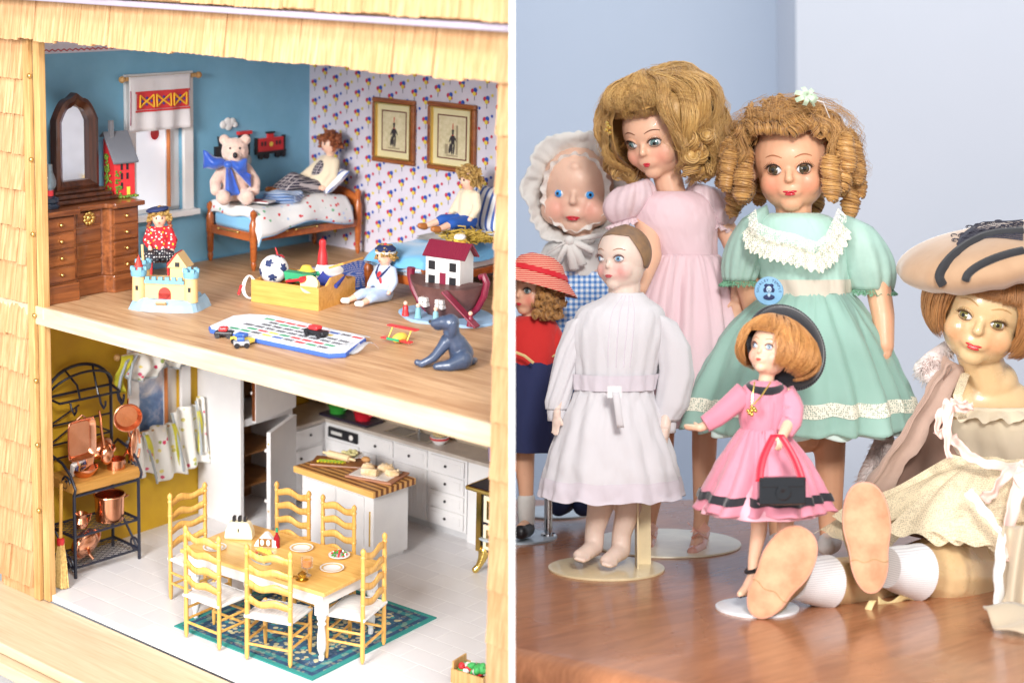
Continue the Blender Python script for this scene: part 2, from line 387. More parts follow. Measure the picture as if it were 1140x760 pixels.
# windows ---------------------------------------------------------------
def window(z0, z1, y0, y1, pane_m, muntin):
    fr = MB(); w = .011
    fr.box(.0003, .0045, y0-w, y0+.001, z0-w*.6, z1+w); fr.box(.0003, .0045, y1-.001, y1+w, z0-w*.6, z1+w)
    fr.box(.0005, .0045, y0, y1, z1-.001, z1+w); fr.box(.0003, .011, y0-w-.003, y1+w+.003, z0-.0045, z0+.001)
    fr.box(-.009, -.005, y0, y0+.005, z0, z1); fr.box(-.009, -.005, y1-.016, y1, z0, z1); fr.box(-.009, -.005, y0, y1, z0, z0+.005); fr.box(-.009, -.005, y0, y1, z1-.006, z1)
    if muntin: fr.box(-.0085, -.0055, (y0+y1)/2-.002, (y0+y1)/2+.002, z0, z1)
    f = hp('window', fr, mWhite, smooth=False, bevel=.0006)
    jb = MB(); jb.box(-.0046, -.0002, y1-.0165, y1-.0152, z0+.005, z1-.006); hpc('jamb', jb, mOr, f, smooth=False)
    if pane_m: hpc('pane', MB().box(-.0078, -.0070, y0+.004, y1-.014, z0+.004, z1-.005), pane_m, f, smooth=False)
    return f
mPane = flat('frosted_pane_glow', (.86, .87, .92)); mPane.node_tree.nodes['Principled BSDF'].inputs['Emission Color'].default_value = (.9, .93, 1, 1); mPane.node_tree.nodes['Principled BSDF'].inputs['Emission Strength'].default_value = .45   # the pane itself glows, standing in for bright daylight outside
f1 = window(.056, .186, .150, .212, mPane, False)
o = MB(); o.ell((-.0045, .181, .136), (.0015, .0055, .0065)); hpc('red_ornament', o, mRed, f1)
t = NT('snowy_view'); v = t.co((1, 1, 1)); n = t.noise(45, v, 4, .6, .3); sepz = t.n('ShaderNodeSeparateXYZ'); t.L.new(v, sepz.inputs[0])
g = t.math('ADD', n, t.math('MULTIPLY', t.math('ADD', sepz.outputs[2], -.215), -6.0))
t.col(t.ramp(g, [(.36, srgb(236, 238, 246)), (.6, srgb(120, 155, 205)), (.8, srgb(84, 112, 165))])); t.set(Roughness=.3); mView = t.mat
window(-.172, -.066, .150, .206, mView, False)
# ground and the white partition between the two displays -------------------
gm = M('white_display_top', (.80, .82, .86), (.74, .77, .83), .5, scale=6, bump=.05)
o = solo('ground', MB().box(-1.6, 1.6, -.3, 1.2, -.36, -.34), gm, None, None, smooth=False, clipx=CL); setp(o, kind='structure')
pb = MB().box(-.0016, .0016, 1.02, 3.4, -.75, .7)
o = mesh('partition', pb, M('partition_white', (.9, .9, .9), rough=.6, bump=0), smooth=False, frame=MW); setp(o, kind='structure')
# ================================================================== BEDROOM
def blob(mb, pts, rs, n=12):
    pts = [Vector(p) for p in pts]
    if not isinstance(rs, (list, tuple)): rs = [rs]*len(pts)
    for p, r in zip(pts, rs): mb.ell(p, r, None, n, 8)
    for i in range(len(pts)-1):
        if (pts[i+1]-pts[i]).length > 1e-6: mb.tube([pts[i], pts[i+1]], [rs[i], rs[i+1]], n)
    return mb
def turned(mb, x, y, z0, z1, r, rings, n=14):
    """turned post: rings = list of (t, factor)"""
    mb.lathe([(r*f, z0+(z1-z0)*t) for t, f in rings], (x, y, 0), n)
mWal = wood('walnut_veneer', srgb(150, 88, 48), srgb(84, 42, 22), 1, .28, coat=.4, sc=.8, bump=.1)
mWal2 = wood('dark_walnut', srgb(92, 50, 30), srgb(40, 20, 14), 2, .28, coat=.4, bump=.1)
mMaple = wood('orange_maple', srgb(190, 104, 44), srgb(140, 66, 26), 0, .3, coat=.3, bump=.1)
mMirror = M('mirror_glass', (.82, .84, .93), rough=.06, metal=1, bump=0, var=.02)
mSkinP = M('painted_skin', srgb(238, 196, 172), srgb(232, 180, 156), .4, bump=0, sss=.1)
# dresser --------------------------------------------------------------
dr = thing('dresser', 'walnut block-front chest of drawers with brass knobs against the blue wall', 'dresser', (.002, .003, 0))
def block_front(x, off=0):
    pts = [(0, 0), (x, 0), (x, .036)]
    for k in range(5): pts.append((x-.009*(1-math.cos(PI*k/4))/2, .036+.006*k/4))
    for k in range(5): pts.append((x-.009*(1+math.cos(PI*k/4))/2, .070+.006*k/4))
    pts += [(x, .107), (0, .107)]
    out = []
    for i, (a, b) in enumerate(pts): out.append((a+(off if a > .01 else 0), b+(-off if b < .001 else off if b > .106 else 0)))
    return out
mesh('carcass', MB().prism(block_front(.056), .0165, .080), mWal, dr, smooth=False, bevel=.0005)
mesh('plinth', MB().prism(block_front(.0585, .0015), 0, .0165), mWal, dr, smooth=False, bevel=.0012)
mesh('dresser_top', MB().prism(block_front(.0600, .003), .0800, .0845), mWal, dr, smooth=False, bevel=.0014)
for r in range(4):
    z0 = .0188+r*.0153
    d = MB()
    for y0, y1, xx in ((.003, .0335, .0600), (.0425, .0695, .0505), (.0775, .104, .0600)): d.box(.02, xx-.002, y0, y1, z0, z0+.0133)
    o = mesh('drawer', d, mWal, dr, smooth=False, bevel=.0007)
    for y in (.018, .091):
        mesh('knob', MB().ell((.0595, y, z0+.0068), (.0018, .0017, .0017)).tube([(.057, y, z0+.0068), (.0595, y, z0+.0068)], .0008), mBrass, o)
k = MB()
for a in range(9): k.ell((.0492+.0004, .056+.0048*math.cos(a*2*PI/9), .0718+.0048*math.sin(a*2*PI/9)), (.0009, .0021, .0021))
k.ell((.0492, .056, .0718), (.0016, .0032, .0032)); mesh('key_plate', k, mBrass, dr)
# arched mirror ----------------------------------------------------------
mr = thing('dresser_mirror', 'tall dark arched mirror on a stepped base, standing on the dresser', 'mirror', (.020, .064, .0848))
st = MB(); st.box(-.012, .022, -.036, .036, 0, .004); st.box(-.010, .018, -.032, .032, .004, .008); st.box(-.008, .013, -.028, .028, .008, .0115)
mesh('mirror_base', st, mWal2, mr, smooth=False, bevel=.0012)
def arch(hw, zb, zs, za, n=10):
    pts = [(-hw, zb), (hw, zb), (hw, zs)]
    for q in range(1, n): 
        a = q/n; pts.append((hw*(1-a)**.75 if a < .8 else hw*(.30*(1-a)/.2)**1.0*.98, zs+(za-zs)*(.80*math.sin(a/.8*PI/2)**1 if a < .8 else .80+.20*(a-.8)/.2)))
    pts.append((0, za)); L = [(-x, z) for x, z in pts[3:-1]][::-1]
    return pts[:3]+pts[3:]+L+[(-hw, zs)]
o_ = arch(.0235, .0115, .076, .101); i_ = arch(.0150, .019, .074, .0905)
n = len(o_); fr = MB()
for ox, dx in ((0, 0),):
    vs = []
    for (a, b), (c, d) in zip(o_, i_): vs += [Vector((.0, a, b)), Vector((.009, a, b)), Vector((.0105, (a*.6+c*.4), (b*.6+d*.4))), Vector((.006, c, d)), Vector((0, c, d))]
    fs = []
    for q in range(n):
        j = (q+1) % n
        for e in range(5): e2 = (e+1) % 5; fs.append((q*5+e, j*5+e, j*5+e2, q*5+e2))
    fr.add(vs, fs)
mesh('mirror_frame', fr, mWal2, mr, smooth=True)
gl = MB(); gl.add([Vector((.0022, a, b)) for a, b in i_]+[Vector((.0012, a, b)) for a, b in i_], [list(range(n)), list(range(n, 2*n))[::-1]]+[(q, (q+1) % n, n+(q+1) % n, n+q) for q in range(n)])
mesh('mirror_glass', gl, mMirror, mr, smooth=False)
# little red house ornament ---------------------------------------------
rh = thing('toy_house', 'narrow red wooden house ornament with a grey saltbox roof and green ivy on its side', 'toy house', (.018, .113, .0848), -.12)
b = MB(); b.prism([(0, 0), (.020, 0), (.020, .034), (.004, .058), (0, .054)], -.011, .011, Matrix(((1, 0, 0, 0), (0, 0, 1, 0), (0, 1, 0, 0), (0, 0, 0, 1))))
mesh('wall', b, mRed, rh, smooth=False, bevel=.0004)
b = MB(); b.prism([(.0225, .032), (.0235, .034), (.004, .0615), (-.003, .057), (-.002, .0555), (.0035, .0590)], -.0135, .0135, Matrix(((1, 0, 0, 0), (0, 0, 1, 0), (0, 1, 0, 0), (0, 0, 0, 1))))
rf = mesh('roof', b, flat('slate_grey', (.17, .18, .21), .55), rh, smooth=False, bevel=.0004)
mesh('chimney', MB().box(.004, .008, -.008, -.004, .055, .072), flat('slate_grey2', (.2, .2, .22), .55), rf, smooth=False)
for z in (.008, .017, .026):
    for y in (-.0045, .0015):
        if z == .008 and y > 0: continue
        mesh('pane', MB().box(.0199, .0205, y, y+.0022, z, z+.006), mBlk, rh, smooth=False)
mesh('door', MB().box(.0199, .0206, .002, .0052, 0, .0095), mYl, rh, smooth=False)
iv = MB(); r = random.Random(2)
for q in range(90):
    t_ = r.random(); x = .004+.014*r.random()*(1-.6*t_); z = t_*.040
    iv.ell((x, -.0117-r.random()*.001, z), (.0014, .0006, .0012), rotm(0, r.uniform(-1, 1), 0), 5, 4)
for q in range(30): iv.ell((.0206, -.010+.006*r.random()**2, r.random()*.026), (.0006, .0013, .0012), None, 5, 4)
for q in range(24): iv.ell((.022+r.uniform(-.002, .004), r.uniform(-.013, .011), .001), (.0018, .0018, .0013), None, 5, 4)
mesh('ivy', iv, spots('ivy_leaf', srgb(96, 130, 40), [srgb(170, 170, 50), srgb(50, 90, 30), srgb(190, 90, 50)], 500, .4), rh)
# oil lamp ----------------------------------------------------------------
ol = thing('oil_lamp', 'tiny glass oil lamp with a red burner, on the front corner of the dresser', 'oil lamp', (.044, .0215, .0848))
mesh('lamp_base', MB().lathe([(.0001, 0), (.0085, 0), (.009, .002), (.007, .0045), (.0085, .006), (.0085, .009), (.004, .0115), (.0001, .0115)], n=20), flat('lamp_black', (.02, .03, .05), .2), ol)
mesh('burner', MB().lathe([(.0001, .0115), (.0036, .0115), (.0036, .0165), (.0001, .0165)], n=14), mRed, ol)
mGlass = M('lamp_glass', (.86, .90, .92), rough=.06, trans=.85, bump=0, alpha=.55)
mesh('chimney_glass', MB().lathe([(.0035, .0165), (.0062, .021), (.0060, .026), (.0032, .034), (.0030, .040)], n=20, caps=False), mGlass, ol)
# embroidered towel over window -------------------------------------------
tw = thing('wall_towel', 'white towel with a red embroidered band, hung from a rod over the bedroom window', 'towel', (.008, .176, .193))
mesh('rod', MB().tube([(0, -.043, 0), (0, .050, 0)], .0022, 10).ell((0, -.044, 0), .0034).ell((0, .051, 0), .0034), wTrim, tw)
mTowel = cloth('towel_linen', (.78, .75, .76), weave=1500)
def drape(u, v): return Vector((.0030+.0012*math.sin(u*21)*v + .0006*math.sin(u*9+v*4), -.038+.076*u, .0022-.054*v))
mesh('towel_cloth', MB().grid(drape, 40, 14), mTowel, tw, solid=.0006)
t = NT('embroidery'); v = t.co((1, 1, 1)); wv = t.n('ShaderNodeTexMagic', turbulence_depth=2); t.L.new(v, wv.inputs[0]); wv.inputs['Scale'].default_value = 420; sc_ = t.n('ShaderNodeSeparateColor'); t.L.new(wv.outputs[0], sc_.inputs[0])
t.col(t.ramp(sc_.outputs[0], [(0, srgb(170, 20, 40)), (.45, srgb(170, 20, 40)), (.5, srgb(225, 160, 30)), (.7, srgb(40, 60, 140)), (.82, srgb(180, 30, 40))], 'CONSTANT')); t.set(Roughness=.8)
eb = MB(); f = lambda u, v: drape(.10+.86*u, .30+.30*v)+Vector((.0009, 0, 0)); eb.grid(f, 40, 6)
em = mesh('embroidered_band', eb, mRed, tw)
e = MB()
for k in range(3):
    cu0, cu1 = .16+.27*k, .38+.27*k; e.mi = 0
    for a, b_ in (((cu0, .34), (cu1, .56)), ((cu0, .56), (cu1, .34)), ((cu0, .34), (cu0, .56)), ((cu1, .34), (cu1, .56))): e.tube([drape(a[0]+(b_[0]-a[0])*q/6, a[1]+(b_[1]-a[1])*q/6)+Vector((.0014, 0, 0)) for q in range(7)], .0009, 5)
    e.mi = 1; m0 = (cu0+cu1)/2
    for du, dv in ((0, .06), (0, -.06), (.07, 0), (-.07, 0)): e.ell(drape(m0+du, .45+dv)+Vector((.0016, 0, 0)), (.0006, .0013, .0013))
mesh('cross_stitch', e, [flat('stitch_gold', srgb(232, 176, 50), .8), flat('stitch_blue', srgb(44, 66, 150), .8)], em)
for v0 in (.27, .61):
    e = MB(); e.grid(lambda u, v: drape(.08+.90*u, v0+.035*v)+Vector((.0010, 0, 0)), 40, 3); mesh('red_border', e, mRed, em)
e = MB(); e.grid(lambda u, v: drape(.001+.012*u, .25+.62*v)+Vector((.0010, 0, 0)), 3, 12); mesh('edge_stitch', e, flat('rose_stitch', srgb(160, 60, 90), .8), tw)
# wall decorations: train -----------------------------------------------
tr = thing('train_plaque', 'painted wooden steam train wall plaque, partly hidden by the teddy bear', 'wall plaque', (.0005, .283, .108))
RX = Matrix.Rotation(PI/2, 4, 'Y') @ Matrix.Rotation(PI/2, 4, 'Z')
def plq(mb, y0, y1, z0, z1, t0=0, t1=.003): mb.box(t0, t1, y0, y1, z0, z1)
b = MB(); plq(b, -.030, .003, -.006, .009); plq(b, .003, .017, -.008, .020); b.lathe([(.0001, 0), (.004, 0), (.0055, .010), (.0001, .010)], (.0015, -.020, .009), 10)
mesh('engine_body', b, mBlk, tr, smooth=False)
b = MB(); plq(b, .001, .019, .019, .0225, 0, .0045); plq(b, -.004, .002, .009, .013, 0, .004); mesh('roof', b, mRed, tr, smooth=False)
for y in (.0045, .0105): mesh('pane', MB().box(.003, .0034, y, y+.0045, .009, .016), mWht, tr, smooth=False)
for y, rr in ((-.020, .006), (-.006, .006), (.010, .0075)): mesh('wheel', MB().lathe([(.0001, 0), (rr, 0), (rr, .002), (rr*.7, .002), (rr*.65, .0012), (.0001, .0016)], (.003, y, -.009), 18, Matrix.Rotation(PI/2, 4, 'Y')), flat('toy_grey', (.35, .36, .38)), tr, smooth=True)
cb = thing('caboose_plaque', 'red caboose wall plaque with a yellow dot, right of the engine', 'wall plaque', (.0005, .330, .1125))
b = MB(); plq(b, -.018, .018, -.007, .008); plq(b, -.004, .004, .008, .013); mesh('car_body', b, mRed, cb, smooth=False)
b = MB(); plq(b, -.021, .022, -.009, -.006, 0, .0032); plq(b, -.0055, .0055, .0125, .0145, 0, .0035); plq(b, -.0215, -.019, -.006, .009); plq(b, .018, .021, -.006, .0095)
for y in (-.014, -.006, .010, .018): b.lathe([(.0001, 0), (.0034, 0), (.0034, .003), (.0001, .003)], (.0005, y, -.011), 12, Matrix.Rotation(PI/2, 4, 'Y'))
mesh('undercarriage', b, mBlk, cb, smooth=False)
for y in (-.013, -.0085, .008, .0125): mesh('pane', MB().box(.003, .0034, y-.0012, y+.0012, 0, .0045), mBlk, cb, smooth=False)
mesh('dot', MB().disc((.0033, 0, .0012), .0026, 14, Matrix.Rotation(PI/2, 4, 'Y')), mYl, cb, smooth=False)
b = MB()
for y, z, r_ in ((-.007, 0, .0048), (-.001, .0022, .0055), (.005, .002, .005), (.009, -.001, .0035), (0, -.002, .005)): b.ell((.0013, y, z), (.0014, r_, r_*.9))
solo('cloud_plaque', b, mWht, 'small white smoke cloud plaque above the train', 'wall plaque', (.0005, .272, .139))
# beds ------------------------------------------------------------------
def bed(label, loc, rz, w, l, hpost, hhead, rail_z, rail_h):
    t = thing('bed', label, 'bed', loc, rz, 'single beds in the blue bedroom')
    R1 = [(0, .45), (.05, .8), (.10, .95), (.14, .7), (.18, 1.0), (.45, 1.15), (.52, 1.35), (.75, 1.35), (.80, 1.0), (.86, .75), (.90, 1.1), (.96, 1.05), (1, .2)]
    for x, y, h in ((0, 0, hpost), (w, 0, hpost), (0, l, hhead), (w, l, hhead)):
        b = MB(); turned(b, x, y, 0, h, .0032, R1); mesh('post', b, mMaple, t)
    b = MB(); b.box(0, w, -.0016, .0016, rail_z-rail_h*.5, rail_z+rail_h*.5); mesh('footboard', b, mMaple, t, smooth=False, bevel=.0006)
    b = MB(); b.grid(lambda u, v: Vector((w*u, l+.001, rail_z+(hhead-rail_z)*v*(.80+.2*math.sin(PI*u)))), 14, 3); mesh('headboard', b, mMaple, t, solid=.003)
    for x in (0, w):
        b = MB(); b.box(x-.0015, x+.0015, 0, l, rail_z-rail_h*.5, rail_z+rail_h*.4); mesh('side_rail', b, mMaple, t, smooth=False, bevel=.0006)
    return t
b1 = bed('maple bed with a white patchwork quilt, in the far corner under the train plaques', (.006, .243, 0), math.radians(-4), .071, .140, .062, .070, .034, .009)
for s in (.012, .052):
    mesh('rail_bar', MB().tube([(.0735, s, .0365), (.0745, s+.002, .0372), (.0745, s+.026, .0372), (.0735, s+.028, .0365)], .0007).ell((.0745, s, .0368), .0014).ell((.0745, s+.028, .0368), .0014), mBrass, b1)
mesh('rail_bar', MB().tube([(.018, -.0018, .0365), (.02, -.0035, .037), (.048, -.0035, .037), (.05, -.0018, .0365)], .0007).ell((.018, -.0032, .0368), .0014).ell((.05, -.0032, .0368), .0014), mBrass, b1)
mQuilt = spots('patchwork_quilt', (.80, .79, .78), [srgb(214, 40, 50), srgb(214, 70, 70), srgb(150, 180, 215), (.8, .79, .78), srgb(120, 180, 140), srgb(205, 50, 60), srgb(190, 205, 230)], 150, .36)
mSky = cloth('light_blue_satin', srgb(120, 190, 232), srgb(100, 172, 222), rough=.4)
mLBlue = cloth('sky_blue_cotton', srgb(130, 190, 230), rough=.7)
mesh('mattress', MB().box(.002, .069, .003, .137, .037, .0535), mLBlue, b1, bevel=.004)
def quilt1(u, v):
    x = -.001+.084*u; y = .002+.125*v; z = .0605+.0022*math.sin(v*9+u*3)+.0015*math.sin(u*11)+.0035*math.exp(-((v-.85)/.2)**2)
    if u > .78: k = (u-.78)/.22; x = .0655+.013*math.sin(k*PI/2)+.0012*math.sin(v*17)*k; z -= (.020+.004*math.sin(v*6+2))*k**1.3
    if v < .10: k = 1-v/.10; y = .004-.004*k; z -= .010*k*k
    return Vector((x, y, z))
mesh('quilt', MB().grid(quilt1, 36, 50), mQuilt, b1, solid=.0014)
q = MB(); q.tube([quilt1(1, v/40)+Vector((.0003, 0, 0)) for v in range(41)], .0011, 6); mesh('quilt_edge', q, mLBlue, b1)
mTick = stripes('blue_ticking', (.76, .76, .78), srgb(70, 100, 170), 42, 'X', .62)
def pillow(mb, w, l, h, M_):
    def f(s):
        def g(u, v):
            a, b_ = 2*u-1, 2*v-1; e = (1-abs(a)**3.2)*(1-abs(b_)**3.2)
            return M_ @ Vector((a*w/2*(1-.06*(1-abs(b_))), b_*l/2*(1-.06*(1-abs(a))), s*h/2*max(0, e)**.55))
        return g
    mb.grid(f(1), 20, 16); mb.grid(f(-1), 20, 16); return mb
def place(loc, rx=0, ry=0, rz=0): return Matrix.Translation(loc) @ rotm(rx, ry, rz)
p1 = thing('pillow', 'blue and white striped pillow behind the red-haired boy doll', 'pillow', (.062, .362, .079), -.5, 'striped pillows')
mesh('pillow_cover', pillow(MB(), .052, .034, .013, place((0, 0, 0), .75, 0, 0)), mTick, p1)
# folded blue blanket, towels and card on bed 1
def folded(name, label, loc, rz, w, l, n, h, m, cat='blanket'):
    b = MB()
    for k in range(n):
        def top(u, v, k=k): return Vector(((u-.5)*w*(1-.03*k)+.0008*math.sin(v*7+k), (v-.5)*l, k*h+h*.9*(1-(2*u-1)**8)*(1-.3*(2*v-1)**8)+.0006*math.sin(u*8+v*5+k)))
        b.grid(top, 18, 14); b.grid(lambda u, v: top(u, v)-Vector((0, 0, h*.9*(1-(2*u-1)**8))), 18, 14)
    return solo(name, b, m, label, cat, loc, rz)
folded('folded_cloth', 'stack of folded pale blue cloths on the patchwork quilt', (.062, .292, .0645), .45, .038, .026, 3, .003, stripes('pale_blue_stripe', (.72, .77, .86), srgb(110, 160, 220), 60, 'Y', .55))
folded('folded_cloth', 'crumpled bright blue cloth half under the pale stack on the quilt', (.036, .286, .0638), -.2, .030, .03, 2, .003, mSky)
cd = thing('storybook', 'thin white booklet with a red picture, lying on the patchwork quilt', 'booklet', (.058, .262, .0655), .35)
mesh('booklet_cover', MB().box(-.015, .015, -.009, .009, 0, .0012), mWht, cd, smooth=False)
b = MB(); b.box(-.013, .002, -.007, .007, .0012, .0014); b.box(.004, .012, -.006, -.002, .0012, .0014); mesh('red_print', b, mRed, cd, smooth=False)
# bed 2
b2 = bed('low maple bed with a puffy light blue satin quilt, nearer the front on the right', (.228, .246, 0), 0, .071, .135, .034, .075, .019, .008)
mesh('mattress', MB().box(.002, .069, .003, .132, .022, .031), mWhite, b2, bevel=.003)
def quilt2(u, v):
    x = -.003+.077*u; y = -.004+.120*v
    e = (1-abs(2*u-1)**5)*(1-abs(2*v-1)**6)
    return Vector((x, y, .031+.0145*max(0, e)**.4+.0012*math.sin(u*9+v*4)+.0010*math.sin(v*13-u*5)))
q = MB(); q.grid(quilt2, 34, 44); q.grid(lambda u, v: Vector((quilt2(u, v).x, quilt2(u, v).y, .030-.003*math.sin(PI*u))), 34, 44); mesh('satin_quilt', q, mSky, b2)
mPBlue = spots('blue_print_cloth', (.72, .73, .76), [srgb(30, 60, 150), srgb(50, 80, 170)], 330, .42)
mWool = spots('oatmeal_wool', (.62, .60, .58), [(.7, .7, .7)], 200, .3)
folded('folded_blanket', 'oatmeal blanket with a blue patterned edge folded across the satin quilt', (.255, .322, .0458), .15, .042, .034, 2, .002, mWool)
folded('folded_blanket', 'blue and white printed blanket heaped at the head of the satin quilt', (.280, .332, .048), -.1, .05, .030, 3, .0026, mPBlue)
p2 = thing('pillow', 'blue and white striped pillow behind the blond sailor-suit doll', 'pillow', (.268, .368, .072), 0, 'striped pillows')
mesh('pillow_cover', pillow(MB(), .058, .046, .014, place((0, 0, 0), 1.2, 0, 0)), mTick, p2)
# pictures ----------------------------------------------------------------
wGilt = wood('gilt_frame', srgb(158, 94, 44), srgb(110, 50, 24), 0, .3, coat=.3)
def picture(label, x0, x1, z0, z1, plumeside):
    t = thing('framed_picture', label, 'picture', ((x0+x1)/2, .3895, z0), 0, 'framed soldier prints')
    w = (x1-x0)/2; h = z1-z0; b = MB()
    for a, bb, c, d in ((-w, w, 0, .005), (-w, w, h-.005, h), (-w, -w+.005, .005, h-.005), (w-.005, w, .005, h-.005)): b.box(a, bb, -.0045, 0, c, d)
    mesh('frame', b, wGilt, t, smooth=False, bevel=.0012)
    b = MB()
    for a, bb, c, d in ((-w+.005, w-.005, .005, .0063), (-w+.005, w-.005, h-.0063, h-.005), (-w+.005, -w+.0063, .0063, h-.0063), (w-.0063, w-.005, .0063, h-.0063)): b.box(a, bb, -.0050, -.001, c, d)
    mesh('gilt_slip', b, mBrass, t, smooth=False)
    mesh('mount', MB().box(-w+.004, w-.004, -.0015, -.0005, .004, h-.004), flat('cream_mount', srgb(214, 204, 160)), t, smooth=False)
    b = MB(); m = .0125
    for a, bb, c, d in ((-w+m, w-m, m, m+.0012), (-w+m, w-m, h-m-.0012, h-m), (-w+m, -w+m+.0012, m, h-m), (w-m-.0012, w-m, m, h-m)): b.box(a, bb, -.0021, -.0014, c, d)
    mesh('inner_frame', b, flat('oxblood', srgb(96, 24, 24)), t, smooth=False)
    p = mesh('print', MB().box(-w+m+.001, w-m-.001, -.0017, -.0013, m+.001, h-m-.001), M('aged_print', srgb(212, 200, 166), srgb(190, 178, 140), scale=200, bump=0), t, smooth=False)
    cx = 0 if plumeside == 0 else .001; zb = m+.005; F_ = MB()
    def q(x, z, a, b_, rot=0): F_.ell((cx+x, -.0018, zb+z), (a, .0003, b_), rotm(0, rot, 0), 10, 6)
    F_.mi = 0; q(-.0012, .006, .0012, .0065); q(.0016, .006, .0012, .0065, .1); q(0, .015, .0028, .0052); q(.0034, .016, .0009, .0038, -.5); q(-.0034, .0155, .0009, .0040, .4); q(0, .0215, .0014, .0018); q(0, .0240, .0017, .0016); q(-.0035, .006, .0018, .0055, .2)
    F_.mi = 1; q(0, .0285, .0007, .0034, .05); q(0, .0195, .0015, .0005)
    if plumeside: F_.mi = 2; F_.box(.0052, .0078, -.0019, -.0017, zb, zb+.030); F_.box(-.0095, -.0055, -.0019, -.0017, zb, zb+.010)
    F_.mi = 2; F_.box(-.008, .008, -.0018, -.0016, zb-.002, zb-.0008)
    mesh('figure', F_, [flat('ink_dark', srgb(44, 36, 40)), flat('ink_red', srgb(190, 30, 30)), flat('ink_wash', srgb(150, 136, 108))], p, smooth=False)
picture('framed print of a dark-coated soldier with a red plume, the left one on the wallpaper', .098, .158, .100, .168, 0)
picture('framed print of a soldier beside a dark tree, the right one on the wallpaper', .176, .240, .100, .170, 1)
# teddy bear -----------------------------------------------------------
tb = thing('teddy_bear', 'cream teddy bear with a blue organza bow, sitting on the foot of the far bed', 'teddy bear', (.034, .252, .064), sc=1.13)
S = MB(); FX = Vector((.75, -.66, 0)); SX = Vector((.66, .75, 0)); U = Vector((0, 0, 1))
def bp(s, f, z): return SX*s + FX*f + U*z
blob(S, [bp(0, 0, .012), bp(0, 0, .026)], [.0125, .0110]); blob(S, [bp(0, .002, .046)], [.0125]); blob(S, [bp(0, .012, .043)], [.0062])
for s in (-1, 1):
    blob(S, [bp(s*.0095, .001, .0565)], [.0048]); blob(S, [bp(s*.010, .002, .030), bp(s*.0175, .006, .019), bp(s*.017, .012, .012)], [.0055, .0052, .0050])
    blob(S, [bp(s*.007, .006, .008), bp(s*.010, .020, .005), bp(s*.0105, .0225, .0075)], [.0068, .0055, .0068])
mFur = M('cream_plush', srgb(238, 206, 190), srgb(224, 186, 170), .95, scale=200, bump=.8, bscale=900, sheen=.6, bd=.0015)
mesh('body', S, mFur, tb, remesh=.0009, rsm=5)
mesh('nose', MB().ell(bp(0, .0185, .0445), (.0022, .0020, .0028)), mBlk, tb)
for s in (-1, 1): mesh('eye', MB().ell(bp(s*.0042, .0125, .0500), .0011), mBlk, tb)
mOrg = M('blue_organza', srgb(40, 84, 190), srgb(60, 110, 210), .35, alpha=.8, bump=.2, sheen=.5)
bw_ = MB()
for s in (-1, 1):
    bw_.grid(lambda u, v: bp(-.006+s*(.001+.021*u)*(1 if s < 0 else .75), .015+.003*math.sin(v*PI)*math.sin(u*PI)*2, .036+s*-.004*u*0+(.004*s*-1)*u+(v-.5)*(.004+.013*u**.7)+.001*math.sin(u*9)), 12, 8)
bw_.grid(lambda u, v: bp(-.006+.004*u+(v-.5)*(.004+.010*u), .016+.002*math.sin(v*6), .034-.026*u), 10, 8)
bw_.grid(lambda u, v: bp(.0+.014*u, .017+.002*math.sin(v*6), .033-.012*u+(v-.5)*(.004+.008*u)), 10, 8)
bw_.ell(bp(-.006, .0165, .036), (.004, .004, .0035))
mesh('bow', bw_, mOrg, tb, solid=.0003)
